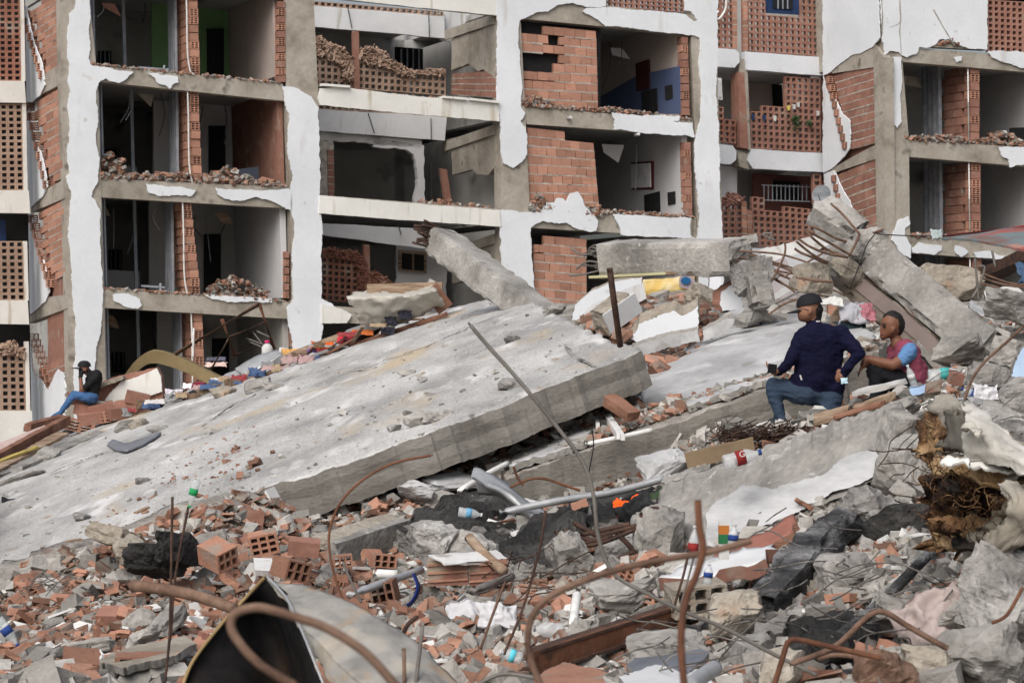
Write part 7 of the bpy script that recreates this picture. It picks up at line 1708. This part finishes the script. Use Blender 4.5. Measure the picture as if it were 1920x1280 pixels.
for k, (x, y, d_, s_, m_, lab) in enumerate(((1800, 655, 20, (.4, .25, .2), 'conc', 'long grey block near the foot of the column'), (1860, 715, 18, (.3, .2, .2), 'conc', 'grey block at the rod in the right rubble'), (1822, 770, 17, (.3, .2, .16), 'grey', 'smooth grey stone above the upholstery'), (1880, 790, 16.2, (.5, .3, .14), 'conc', 'flat grey stone right of the upholstery top'), (1900, 775, 16.6, (.5, .3, .14), 'conc', 'pale flat stone at the right edge'), (1680, 775, 18.4, (.3, .2, .16), 'conc', 'pale block at the end of the fallen wall'), (1905, 830, 15.2, (.3, .2, .2), 'burnt_grey', 'dark stone at the right edge by the upholstery'), (1895, 665, 18.6, (.25, .2, .2), 'conc', 'round rough stone under the rod'), (1905, 740, 16.4, (.22, .2, .22), 'burnt_grey', 'dark block under the blue-white piece'))):
    chunk(x, y, d_, s_, 250 + k, lab, m_)

lettering('G', P(1391, 851, 17.45) + Vector((0, -.02, 0)), (1, 0, .28), (-.28, 0, 1), .06, M['white'], bpy.data.objects['plastic_bottle.002'], 'bottle_print')
rs = random.Random(9)
for k in range(44):
    x, y = rs.uniform(20, 1880), rs.uniform(960, 1270)
    h_ = hit(x, y)
    if h_ is None: continue
    a = rs.uniform(0, 6.28); L = rs.uniform(.12, .4); dv = Vector((math.cos(a), math.sin(a) * .6, rs.gauss(.15, .25))) * L * .5
    v, f = bar(h_ + Vector((0, 0, .07)) - dv, h_ + Vector((0, 0, .07)) + dv, rs.uniform(.015, .045), rs.uniform(.01, .02))
    zn = 'left brick heap' if x < 640 else 'middle foreground' if x < 1240 else 'burnt right foreground'
    tag(obj('wood_splinter', v, f, M[rs.choice(('timber', 'timber', 'timber_red', 'char'))]), 'thin wood splinter lying in the ' + zn, 'wood splinter', 'wood splinters in the ' + zn)
for k in range(46):
    x, y = (rs.uniform(30, 640), rs.uniform(980, 1260)) if k < 28 else (rs.uniform(640, 1500), rs.uniform(1000, 1260))
    h_ = hit(x, y)
    if h_ is None: continue
    R = Euler((rs.uniform(-.7, .7), rs.uniform(-.7, .7), rs.uniform(0, 6.28))).to_matrix(); s = rs.uniform(.10, .17)
    zn = 'left brick heap' if x < 640 else 'middle foreground'
    o = inst('broken_brick', (BLK6, BLK9, HOLE6, BRICK_D[2])[k % 4], mat_from(h_ + Vector((0, 0, .05)), R @ Vector((s * 1.1, 0, 0)), R @ Vector((0, s * rs.uniform(.5, 1.2), 0)), R @ Vector((0, 0, s * .8))))
    tag(o, 'broken hollow clay brick half buried in the ' + zn, 'broken brick', 'broken hollow bricks in the ' + zn)
# ---------------------------------------------------------------- people: one closed skin per body, grown from tapered limbs
def capsule(a, ra, b, rb, n=14):
    a, b = Vector(a), Vector(b)
    if (b - a).length < 1e-4: b = a + Vector((0, 0, 1e-3))
    d, x, y = frame_axes(b - a)
    v, f = [], []
    rings = [(a, ra, -1.25), (a, ra, -.7), (a, ra, 0)] + [(a.lerp(b, t), ra + (rb - ra) * t, 0) for t in (.25, .5, .75)] + [(b, rb, 0), (b, rb, .7), (b, rb, 1.25)]
    for c, r, ph in rings:
        cc = c + d * (r * math.sin(ph)); rr = r * math.cos(ph)
        for k in range(n):
            t = 2 * math.pi * k / n; v.append(cc + (x * math.cos(t) + y * math.sin(t)) * rr)
    for i in range(len(rings) - 1):
        for k in range(n): f.append((i * n + k, i * n + (k + 1) % n, (i + 1) * n + (k + 1) % n, (i + 1) * n + k))
    f.append(tuple(range(n - 1, -1, -1))); f.append(tuple(range((len(rings) - 1) * n, len(rings) * n)))
    return v, f
def person(label, d0, caps, mats, base, voxel=.010, fold=.013):
    """caps: (material index, (px, py, depth offset), radius, (px, py, depth offset), radius)"""
    root = empty('person', base, label, 'person')
    mb = MB(); seg = []
    for mi, a, ra, b, rb in caps:
        A = P(a[0], a[1], d0 + a[2]); B = P(b[0], b[1], d0 + b[2])
        v, f = capsule(A, ra, B, rb); mb.add(v, f); seg.append((mi, A, ra, B, rb))
    o = mb.build('body', mats[0], root)
    rm = o.modifiers.new('skin', 'REMESH'); rm.mode = 'VOXEL'; rm.voxel_size = voxel; rm.use_smooth_shade = True
    sm = o.modifiers.new('soft', 'SMOOTH'); sm.factor = .5; sm.iterations = 9
    bpy.context.view_layer.update()
    dg = bpy.context.evaluated_depsgraph_get()
    me = bpy.data.meshes.new_from_object(o.evaluated_get(dg))
    o.modifiers.clear(); o.data = me
    me.materials.clear()
    for m in mats: me.materials.append(m)
    n = len(me.vertices); co = np.empty(n * 3); me.vertices.foreach_get('co', co); co = co.reshape(-1, 3)
    W = co + np.array(wloc(o))
    best = np.full(n, 1e9); vm = np.zeros(n, int)
    for mi, A, ra, B, rb in seg:
        a = np.array(A); ab = np.array(B) - a; L2 = max(1e-9, ab @ ab)
        t = np.clip((W - a) @ ab / L2, 0, 1)
        dist = np.linalg.norm(W - (a + t[:, None] * ab), axis=1) - (ra + (rb - ra) * t)
        k = dist < best; best[k] = dist[k]; vm[k] = mi
    nr = np.empty(n * 3); me.vertices.foreach_get('normal', nr); nr = nr.reshape(-1, 3)
    if fold:
        h = np.array([mnoise.noise(Vector((p[0] * 7, p[1] * 7, p[2] * 12))) - 1.3 * abs(mnoise.noise(Vector((p[0] * 9 + p[2] * 7, p[1] * 12, p[2] * 17)))) - .6 * abs(mnoise.noise(Vector((p[0] * 22, p[1] * 22, p[2] * 34)))) for p in W])
        cl = np.isin(vm, [i for i, m in enumerate(mats) if m.get('cloth')])
        co = co + nr * (h * fold * cl)[:, None]
        me.vertices.foreach_set('co', co.ravel())
    pm = [int(np.bincount(vm[list(p.vertices)]).argmax()) for p in me.polygons]
    me.polygons.foreach_set('material_index', pm); me.polygons.foreach_set('use_smooth', [True] * len(pm)); me.update()
    return root, o
def garment(name, c, rough=.9, **k):
    m = plain(name, c, rough=rough, bump=.25, bscale=40, bdist=.004, **k); m['cloth'] = 1; return m
skin1 = plain('skin_tan', (.22, .108, .068), rough=.55, var=.08, bump=.05)
skin2 = plain('skin_brown', (.17, .075, .045), rough=.5, var=.08, bump=.05)
hairm = plain('black_hair', (.012, .010, .009), rough=.6, bump=.6, bscale=90)
navy = garment('navy_jacket', (.0065, .0068, .024), .9, spec=.1); jeans = garment('blue_jeans', (.026, .042, .070)); shoe = garment('dark_shoe', (.03, .035, .045))
pink = garment('rose_shirt', (.20, .045, .075)); blues = garment('blue_sleeve', (.09, .19, .36)); blackt = garment('black_trousers', (.010, .011, .014))
blackshirt = garment('black_shirt', (.010, .010, .011)); jeans2 = garment('bright_jeans', (.05, .12, .26)); glove = garment('black_glove', (.012, .013, .015))
capm = plain('black_cap', (.011, .011, .014), rough=.8, bump=.2, bscale=60)

def hand(mi, c, dirv, spread, d0, curl=.4, s=1.0):
    """palm and five bent fingers as capsules; c (px, py, dd), dirv: direction in metres (x, y, z)"""
    px_m = FPX / d0
    def off(p, v): return (p[0] + v.x * px_m, p[1] - v.z * px_m, p[2] + v.y)
    d_ = Vector(dirv).normalized(); sp = Vector(spread).normalized(); nrm_ = d_.cross(sp)
    out = [(mi, c, .030 * s, off(c, d_ * .05 * s), .032 * s), (mi, off(c, sp * .018), .026 * s, off(c, d_ * .055 * s + sp * .022), .024 * s), (mi, off(c, sp * -.018), .026 * s, off(c, d_ * .055 * s - sp * .022), .024 * s)]
    for k, L in enumerate((.066, .074, .070, .056)):
        b0 = off(c, d_ * .07 * s + sp * (.033 - .022 * k) * s)
        k1 = off(b0, (d_ + nrm_ * curl * .5) * L * .55 * s); k2 = off(k1, (d_ * .7 + nrm_ * curl * 1.6) * L * .5 * s)
        out += [(mi, b0, .0105 * s, k1, .010 * s), (mi, k1, .010 * s, k2, .008 * s)]
    t0 = off(c, sp * .03 + d_ * .015); t1 = off(t0, (sp * .8 + d_ * .7) * .035 * s); t2 = off(t1, (sp * .2 + d_) * .032 * s)
    out += [(mi, t0, .014 * s, t1, .012 * s), (mi, t1, .012 * s, t2, .010 * s)]
    return out
def cap_hat(root, c, r, face, brim=.10, mat=None, tilt=.15):
    """baseball cap: crown and peak; face: horizontal direction of the peak"""
    fx = Vector((face[0], face[1], -tilt)).normalized(); sx = Vector((-face[1], face[0], 0)).normalized(); uz = fx.cross(sx)
    if uz.z < 0: uz = -uz
    v, f = [], []
    n, m = 20, 7
    for i in range(m + 1):
        ph = math.pi / 2 * i / m
        for k in range(n):
            t = 2 * math.pi * k / n
            v.append(c + (fx * (math.cos(t) * 1.08) + sx * math.sin(t)) * (r * math.cos(ph) ** .8 if i < m else .001) + uz * (r * .95 * math.sin(ph)))
    for i in range(m):
        for k in range(n): f.append((i * n + k, i * n + (k + 1) % n, (i + 1) * n + (k + 1) % n, (i + 1) * n + k))
    o = obj('cap', v, f, mat or capm, root, True)
    v, f = [], []
    for j, e in enumerate((0, .5, 1)):
        for k in range(9):
            a = (k / 8 - .5) * 2.3
            v.append(c + fx * (r * 1.05 * math.cos(a) + brim * e * (1 - .35 * abs(a) / 1.15)) + sx * (r * .98 * math.sin(a)) - uz * (.012 + .02 * (a * .8) ** 2 + .01 * e))
    nv = len(v); v += [p - uz * .006 for p in v]
    for j in range(2):
        for k in range(8):
            q = (j * 9 + k, j * 9 + k + 1, (j + 1) * 9 + k + 1, (j + 1) * 9 + k); f.append(q); f.append(tuple(i + nv for i in reversed(q)))
    edge = [18 + k for k in range(9)]
    for k in range(8): f.append((edge[k], edge[k + 1], edge[k + 1] + nv, edge[k] + nv))
    b = obj('peak', v, f, mat or capm, root, True)
    return o

# kneeling man in navy
D1 = 20.8
caps = [(1, (1513, 638, 0), .128, (1514, 712, .02), .120), (1, (1558, 638, .03), .126, (1550, 714, .05), .122), (1, (1525, 634, .0), .140, (1524, 715, .02), .132), (1, (1547, 634, .01), .140, (1541, 715, .03), .132), (1, (1536, 634, .0), .142, (1532, 715, .02), .134), (1, (1506, 630, 0), .080, (1578, 627, .03), .082), (1, (1529, 613, .02), .066, (1536, 640, .03), .12), (1, (1506, 716, .02), .118, (1562, 726, .05), .115),
        (1, (1504, 632, 0), .078, (1482, 678, -.08), .060), (1, (1482, 678, -.08), .060, (1460, 699, -.02), .043), (1, (1581, 630, .03), .080, (1611, 662, -.10), .062), (1, (1611, 662, -.10), .062, (1583, 700, -.06), .044), (1, (1524, 606, .02), .064, (1528, 612, .02), .070),
        (0, (1521, 596, .02), .056, (1525, 610, .02), .058), (0, (1517, 574, .02), .094, (1512, 586, 0), .082), (0, (1508, 590, .02), .056, (1505, 594, .03), .046), (0, (1501, 583, .04), .020, (1496, 585, .05), .012), (0, (1519, 583, -.085), .018, (1519, 588, -.085), .012), (0, (1500, 592, .04), .018, (1500, 592, .04), .016),
        (2, (1527, 582, .03), .084, (1529, 592, .03), .060),
        (3, (1510, 734, .03), .122, (1556, 740, .06), .124), (3, (1508, 740, -.02), .108, (1450, 724, .08), .078), (3, (1449, 724, .08), .076, (1462, 778, .02), .056), (3, (1555, 748, .02), .112, (1548, 790, -.06), .078), (3, (1548, 792, -.06), .066, (1592, 800, .10), .05),
        (4, (1464, 786, .02), .046, (1446, 792, .10), .042), (4, (1466, 790, .0), .045, (1470, 793, -.05), .042), (4, (1592, 800, .10), .045, (1608, 806, .12), .038)]
caps += hand(0, (1459, 700, -.03), (-.7, .1, .35), (-.2, -.6, .6), D1, .7) + hand(0, (1580, 704, -.06), (-.8, .5, -.35), (.1, -.4, .9), D1, .5)
man1, b1 = person('man in navy jacket, jeans and black cap kneeling with a phone', D1, caps, [skin1, navy, hairm, jeans, shoe], P(1500, 795, D1))
cap_hat(man1, P(1518, 572, D1 + .02), .108, (-.95, .28), .10, tilt=.22)
v, f = bar(P(1440, 690, D1 - .13), P(1456, 692, D1 - .12), .012, .08); tag(obj('phone', v, f, plain('phone_black', (.01, .01, .012), .25)), 'black phone held in the kneeling man hand', 'phone')
for k in range(3):
    x = 1530 + k * 2.6
    v, f = prism([P(x, 601, D1 - .155), P(x + 2, 600.5, D1 - .155), P(x + 3.2, 603.5 - .2 * k, D1 - .150), P(x + .6, 604, D1 - .150)], Vector((0, .02, 0))); obj('white_logo', v, f, M['white'], man1)
v, f = bar(P(1500, 703, D1 - .14), P(1503, 712, D1 - .14), .012, .012); obj('belt_clip', v, f, M['white'], man1)
cloth(1583, 713, D1 - .1, .06, .05, C('mask_blue', (.42, .58, .66)), 'pale blue face mask in the kneeling man hand at his hip', 'face_mask', 'mask', seed=150, tilt=1.0)
# seated man in rose shirt
D2 = 21.0
caps = [(1, (1700, 662, -.03), .125, (1712, 712, -.02), .135), (1, (1684, 664, .10), .118, (1694, 714, .1), .125), (1, (1702, 655, -.08), .078, (1682, 655, .16), .076), (1, (1690, 648, .02), .066, (1692, 665, .02), .11), (1, (1716, 690, .0), .11, (1722, 716, .0), .11),
        (2, (1706, 656, -.13), .076, (1694, 673, -.20), .070), (0, (1694, 671, -.20), .053, (1675, 684, -.22), .048), (0, (1675, 684, -.22), .047, (1624, 672, -.18), .034),
        (0, (1681, 640, .02), .058, (1687, 652, .02), .064), (0, (1671, 606, .0), .092, (1668, 616, .0), .084), (0, (1660, 626, -.01), .050, (1657, 629, -.01), .040), (0, (1655, 616, -.005), .024, (1650, 619, -.008), .013), (0, (1654, 626, -.005), .016, (1652, 627, -.005), .013), (0, (1675, 617, -.085), .018, (1674, 623, -.083), .012), (0, (1657, 609, -.02), .024, (1657, 609, .02), .022),
        (3, (1674, 600, .01), .089, (1679, 605, .01), .086), (3, (1666, 598, .0), .058, (1670, 597, .01), .068), (3, (1685, 612, .01), .060, (1685, 619, .01), .046),
        (4, (1700, 722, -.04), .118, (1716, 724, .04), .125), (4, (1704, 722, -.08), .108, (1641, 690, -.14), .078), (4, (1640, 690, -.14), .076, (1642, 745, -.10), .056), (4, (1690, 722, .14), .104, (1652, 702, .2), .076), (4, (1652, 702, .2), .074, (1650, 748, .2), .055), (4, (1640, 750, -.12), .045, (1622, 754, -.14), .04)]
caps += hand(0, (1622, 674, -.18), (-.35, 0, -1), (.1, -.9, .1), D2, .35)
man2, b2 = person('seated man in rose shirt with blue sleeves and dark trousers', D2, caps, [skin2, pink, blues, hairm, blackt], P(1690, 745, D2))
tag(rebar([(1613, 690, D2 - .2), (1609, 706, D2 - .22)], .006, M['darkcloth'], 'pen', seg=2), 'dark pen held in the hanging hand of the seated man', 'pen')
# far man sitting on the wall
D3 = 42.4
caps = [(1, (180, 705, 0), .125, (172, 740, 0), .135), (1, (172, 708, .12), .11, (168, 740, .12), .12), (1, (180, 703, -.1), .075, (170, 702, .16), .075), (1, (168, 698, 0), .06, (174, 708, 0), .11), (1, (180, 706, -.15), .070, (160, 726, -.18), .055), (0, (160, 727, -.18), .045, (153, 730, -.16), .042), (0, (153, 730, -.16), .042, (151, 708, -.08), .034),
        (2, (151, 707, -.08), .042, (152, 699, -.06), .046), (2, (153, 698, -.06), .014, (156, 692, -.06), .012), (2, (150, 698, -.08), .013, (151, 691, -.08), .011), (2, (148, 699, -.07), .013, (148, 693, -.07), .010), (2, (154, 700, -.1), .013, (158, 696, -.1), .010), (2, (152, 700, -.1), .013, (154, 693, -.1), .010),
        (0, (163, 694, .02), .055, (166, 700, .02), .06), (0, (158, 688, 0), .096, (155, 693, 0), .08), (0, (150, 692, -.01), .022, (148, 693, -.01), .012), (0, (161, 692, -.085), .018, (161, 695, -.085), .012),
        (3, (172, 745, -.05), .125, (166, 746, .1), .125), (3, (168, 745, -.1), .10, (139, 739, -.15), .075), (3, (139, 739, -.15), .072, (114, 772, -.2), .05), (3, (165, 746, .12), .10, (136, 743, .1), .074), (3, (136, 743, .1), .07, (112, 776, .0), .05), (4, (113, 775, -.2), .048, (99, 780, -.24), .04), (4, (110, 778, 0), .048, (97, 783, -.02), .04)]
man3, b3 = person('man in black shirt, cap and jeans sitting at the slab far edge', D3, caps, [skin2, blackshirt, glove, jeans2, jeans2], P(160, 780, D3), voxel=.014)
cap_hat(man3, P(158, 687, D3), .112, (-.95, -.3), .12, tilt=.0)

for rt, d_, pts in ((man2, D2, ((1657.5, 611.5, -.072),)), (man3, D3, ((150.5, 688.5, -.085),))):
    for a in pts:
        v, f = capsule(P(a[0] - .8, a[1], d_ + a[2]), .010, P(a[0] + .8, a[1], d_ + a[2]), .009, 8); obj('eye', v, f, capm, rt, True)
for a, b in (((1654, 608, -.07), (1660, 607, -.085)), ((1652, 627.5, -.03), (1656, 627, -.05))):
    v, f = capsule(P(a[0], a[1], D2 + a[2]), .006, P(b[0], b[1], D2 + b[2]), .005, 8); obj('brow' if a[1] < 620 else 'mouth', v, f, hairm if a[1] < 620 else plain('lip', (.10, .035, .03)), man2, True)
v, f = bar(P(1501, 578, D1 - .045), P(1517, 581, D1 - .10), .003, .004); obj('glasses_arm', v, f, capm, man1)
# ---------------------------------------------------------------- loose rubble on the mound
def hits(px, py):
    d = np.arange(8.5, 40.0, .08)
    out = np.full((len(px), 3), np.nan)
    for s in range(0, len(px), 1500):
        a = px[s:s + 1500, None]; b = py[s:s + 1500, None]
        x = (a - CX) / FPX * d[None]; z = (CY - b) / FPX * d[None] + CAMZ
        yy = np.broadcast_to(d[None], x.shape)
        bel = z < zat(x.ravel(), yy.ravel()).reshape(x.shape)
        k = bel.argmax(1); ok = bel.any(1)
        i = np.arange(len(k))
        q = np.stack([x[i, k], d[k], zat(x[i, k], d[k])], 1); q[~ok] = np.nan
        out[s:s + 1500] = q
    return out
RED = [([(0, 1290), (0, 1120), (180, 1050), (330, 930), (450, 910), (560, 990), (640, 1060), (640, 1290)], .74), ([(640, 1290), (640, 960), (1100, 780), (1220, 700), (1240, 900), (1000, 1290)], .50), ([(1600, 830), (1640, 640), (1940, 600), (1940, 830)], .42)]
def redness(x, y):
    for poly, p in RED:
        if inpoly(x, y, poly): return p
    return .26
N = 84000
px = rng.uniform(-350, 2450, N); py = rng.uniform(590, 1340, N)
# only where the mound itself can show
keep = np.array([(y > 1138 - (x + 90) * .37 if x < 1207 else y > (600 if x < 1940 else 560)) for x, y in zip(px, py)])
px, py = px[keep], py[keep]
H = hits(px, py)
ok = ~np.isnan(H[:, 0]); px, py, H = px[ok], py[ok], H[ok]
n = len(px)
red = np.array([rng.random() < redness(x, y) for x, y in zip(px, py)])
size = np.clip(np.exp(rng.normal(math.log(.029), .70, n)), .012, .20)
base8 = np.array([(-1, -1, -1), (1, -1, -1), (1, 1, -1), (-1, 1, -1), (-1, -1, 1), (1, -1, 1), (1, 1, 1), (-1, 1, 1)], float)
quad6 = np.array([(3, 2, 1, 0), (4, 5, 6, 7), (0, 1, 5, 4), (1, 2, 6, 5), (2, 3, 7, 6), (3, 0, 4, 7)])
def piles(sel, flat, name, mat, label):
    c = H[sel]; s = size[sel]; m = len(c)
    v = base8[None] * np.stack([rng.uniform(.7, 1.2, m), rng.uniform(.45, .9, m), flat(m)], 1)[:, None]
    v = v + rng.normal(0, .16, v.shape) * np.array([1, 1, .5])
    v = v * s[:, None, None] * .62
    ang = rng.uniform(0, 6.28, m); ax = rng.normal(0, .42, m); ay = rng.normal(0, .42, m)
    cz, sz, cx, sx_, cy, sy_ = np.cos(ang), np.sin(ang), np.cos(ax), np.sin(ax), np.cos(ay), np.sin(ay)
    Rz = np.zeros((m, 3, 3)); Rz[:, 0, 0] = cz; Rz[:, 0, 1] = -sz; Rz[:, 1, 0] = sz; Rz[:, 1, 1] = cz; Rz[:, 2, 2] = 1
    Rx = np.zeros((m, 3, 3)); Rx[:, 0, 0] = 1; Rx[:, 1, 1] = cx; Rx[:, 1, 2] = -sx_; Rx[:, 2, 1] = sx_; Rx[:, 2, 2] = cx
    Ry = np.zeros((m, 3, 3)); Ry[:, 0, 0] = cy; Ry[:, 0, 2] = sy_; Ry[:, 1, 1] = 1; Ry[:, 2, 0] = -sy_; Ry[:, 2, 2] = cy
    v = np.einsum('mij,mkj->mki', Rx @ Ry @ Rz, v) + c[:, None]
    v[:, :, 2] += (s * .25 + rng.uniform(0, .05, m))[:, None]
    me = bpy.data.meshes.new(name)
    F = (quad6[None] + (np.arange(m) * 8)[:, None, None]).reshape(-1, 4)
    me.vertices.add(m * 8); me.vertices.foreach_set('co', v.ravel().astype(np.float32))
    me.loops.add(len(F) * 4); me.loops.foreach_set('vertex_index', F.ravel().astype(np.int32))
    me.polygons.add(len(F)); me.polygons.foreach_set('loop_start', np.arange(0, len(F) * 4, 4, dtype=np.int32))
    me.polygons.foreach_set('use_smooth', [False] * len(F)); me.update(calc_edges=True); me.validate()
    me.materials.append(mat)
    return tag(link(bpy.data.objects.new(name, me)), label, 'rubble', kind='stuff')
idxr = np.where(red)[0]; idxc = np.where(~red)[0]
pxs = size * FPX / H[:, 1]
inf = (px > 0) & (px < 1920) & (py < 1280)
idxr = idxr[inf[idxr]]; idxc = idxc[inf[idxc]]
bigr = idxr[np.argsort(-pxs[idxr])[:300]]; bigc = idxc[np.argsort(-pxs[idxc])[:300]]
mr = red.copy(); mr[bigr] = False; mc = ~red; mc[bigc[:230]] = False
piles(mr, lambda m: rng.uniform(.10, .45, m), 'brick_rubble', M['gravel_b'], 'small red clay crumbs spread over the whole heap')
pale = mc & (rng.random(n) < .16); mc &= ~pale
piles(pale, lambda m: rng.uniform(.12, .4, m), 'plaster_rubble', M['gravel_w'], 'small pale plaster crumbs spread over the whole heap')
piles(mc, lambda m: rng.uniform(.25, .8, m), 'concrete_rubble', M['gravel_c'], 'small grey concrete crumbs spread over the whole heap')
def shard_mesh(seed, mat, th):
    r = random.Random(seed); k = r.choice((4, 4, 5, 6)); a0 = r.uniform(0, 6)
    pts = [Vector((math.cos(a0 + 2 * math.pi * i / k) * r.uniform(.45, .72), math.sin(a0 + 2 * math.pi * i / k) * r.uniform(.35, .6), 0)) for i in range(k)]
    v, f = prism([p + Vector((0, 0, th)) for p in pts], Vector((0, 0, -2 * th)))
    f = [tuple(reversed(q)) for q in f]
    me = bpy.data.meshes.new('shard'); me.from_pydata([tuple(p + Vector((r.gauss(0, .02), r.gauss(0, .02), r.gauss(0, .02)))) for p in v], [], f); me.materials.append(mat); return me
def lump_mesh(seed, mat):
    v, f = broken_geo((1, .75, .6), seed, 5)
    me = bpy.data.meshes.new('lump'); me.from_pydata([tuple(p) for p in v], [], f); me.materials.append(mat); return me
SH = [shard_mesh(i, M['shard'], .06 + .05 * (i % 3)) for i in range(9)] + [shard_mesh(40 + i, M['brick'], .10) for i in range(3)]
SW = [shard_mesh(70 + i, M['white'], .05 + .03 * (i % 2)) for i in range(6)]
LM = [lump_mesh(500 + i, M['conc']) for i in range(6)] + [lump_mesh(520 + i, M['conc_tan']) for i in range(2)]
ZN = lambda x, y: 'left brick heap' if x < 640 else 'middle foreground' if x < 1240 and y > 940 else 'valley between the slabs' if x < 1240 else 'upper right rubble' if y < 850 else 'burnt right foreground'
def scatter(ids, meshes, name, label, cat, k, lift=.02, tilt=.4):
    for q, i in enumerate(ids):
        s = float(size[i]) * k
        R = Euler((rng.normal(0, tilt) + .25, rng.normal(0, tilt), rng.uniform(0, 6.28))).to_matrix().to_4x4()
        o = inst(name, meshes[int(rng.integers(len(meshes)))], Matrix.Translation(Vector(H[i]) + Vector((0, 0, lift + s * .15))) @ R @ Matrix.Diagonal((s, s * float(rng.uniform(.6, 1.1)), s * float(rng.uniform(.7, 1.2)), 1)))
        zn = ZN(px[i], py[i])
        tag(o, label + ' in the ' + zn, cat, name.replace('_', ' ') + 's in the ' + zn)
scatter(bigr, SH, 'brick_shard', 'flat red clay brick shard lying loose', 'brick shard', 1.05, .03)
scatter(bigc[:230], LM, 'concrete_lump', 'loose grey concrete lump', 'concrete lump', .9, .02)
mid = idxr[np.argsort(-pxs[idxr])[300:1400]]
scatter(rng.choice(mid, 110, replace=False), SW, 'white_shard', 'flat white plaster or tile shard', 'white shard', 1.6, .05)
# crumbs on the slabs
def on_plane(fn, poly, nn, sz, seed, name, mat, label, z=.0):
    r = random.Random(seed); mb = MB()
    xs = [p[0] for p in poly]; ys = [p[1] for p in poly]; k = 0
    while k < nn:
        x, y = r.uniform(min(xs), max(xs)), r.uniform(min(ys), max(ys))
        if not inpoly(x, y, poly): continue
        k += 1
        s = sz * math.exp(r.gauss(0, .48))
        o = P(x, y, fn(x, y)) + Vector((0, 0, s * .2 + z)); R = Euler((r.gauss(0, .3), r.gauss(0, .3), r.uniform(0, 6))).to_matrix()
        v = [R @ Vector((a * s * r.uniform(.5, 1), b * s * r.uniform(.4, .8), c * s * r.uniform(.2, .5))) + o for a, b, c in base8]
        mb.add(v, [tuple(q) for q in quad6])
    o = mb.build(name, mat); return tag(o, label, 'rubble', kind='stuff')
SP = NEAR + FAR[::-1]
on_plane(SLAB, SP, 400, .016, 1, 'concrete_rubble', M['gravel_c'], 'small grey crumbs strewn on the big slab')
on_plane(SLAB, [(60, 1060), (200, 960), (330, 860), (470, 790), (520, 860), (430, 920), (250, 1000)], 170, .02, 2, 'brick_rubble', M['gravel_b'], 'small red crumbs strewn on the lower part of the big slab')
on_plane(LOW, [(950, 890), (1190, 808), (1440, 728), (1640, 660), (1640, 645), (1430, 712), (1180, 780), (940, 866)], 500, .028, 3, 'brick_rubble', M['gravel_b'], 'red crumbs along the top of the lower slab', .03)
on_plane(LOW, [(950, 890), (1190, 808), (1440, 728), (1640, 660), (1640, 645), (1430, 712), (1180, 780), (940, 866)], 500, .03, 4, 'concrete_rubble', M['gravel_c'], 'grey crumbs along the top of the lower slab', .03)
on_plane(GREY, [(1220, 640), (1300, 610), (1350, 600), (1340, 650), (1260, 690), (1220, 700)], 160, .035, 5, 'brick_rubble', M['gravel_b'], 'red crumbs at the left side of the grey slab', .05)
HE = plane3((1080, 610, 30), (1340, 600, 29), (1200, 560, 35))
on_plane(HE, [(1080, 615), (1180, 575), (1300, 560), (1345, 575), (1340, 605), (1250, 600), (1180, 640), (1110, 625)], 700, .07, 6, 'brick_rubble', M['gravel_b'], 'broken bricks heaped below the yellow sheet', .02)
on_plane(HE, [(1080, 615), (1180, 575), (1300, 560), (1345, 575), (1340, 605), (1250, 600), (1180, 640), (1110, 625)], 260, .07, 7, 'concrete_rubble', M['gravel_c'], 'grey crumbs heaped below the yellow sheet', .03)
for k, (x, y, s) in enumerate(((1236, 690, .3), (1246, 700, .26), (1228, 706, .24), (1295, 612, .2), (1310, 650, .26), (1322, 645, .2), (1218, 622, .2), (1300, 655, .16))):
    R = Euler((.5 + .2 * k, .2, k)).to_matrix().to_4x4()
    o = inst('brick_shard', SH[k % 12], Matrix.Translation(P(x, y, GREY(x, y) - .1) + Vector((0, 0, .06))) @ R @ Matrix.Diagonal((s, s * .8, s, 1)))
    tag(o, ['big red clay piece at the slab corner on the grey slab', 'upper red clay piece at the slab corner', 'lower red clay piece at the slab corner', 'red clay piece below the white shard', 'red clay piece in the middle of the grey slab', 'small red clay piece beside the middle one on the grey slab', 'red clay piece under the low wall strip', 'smallest red clay piece on the grey slab'][k], 'brick shard')
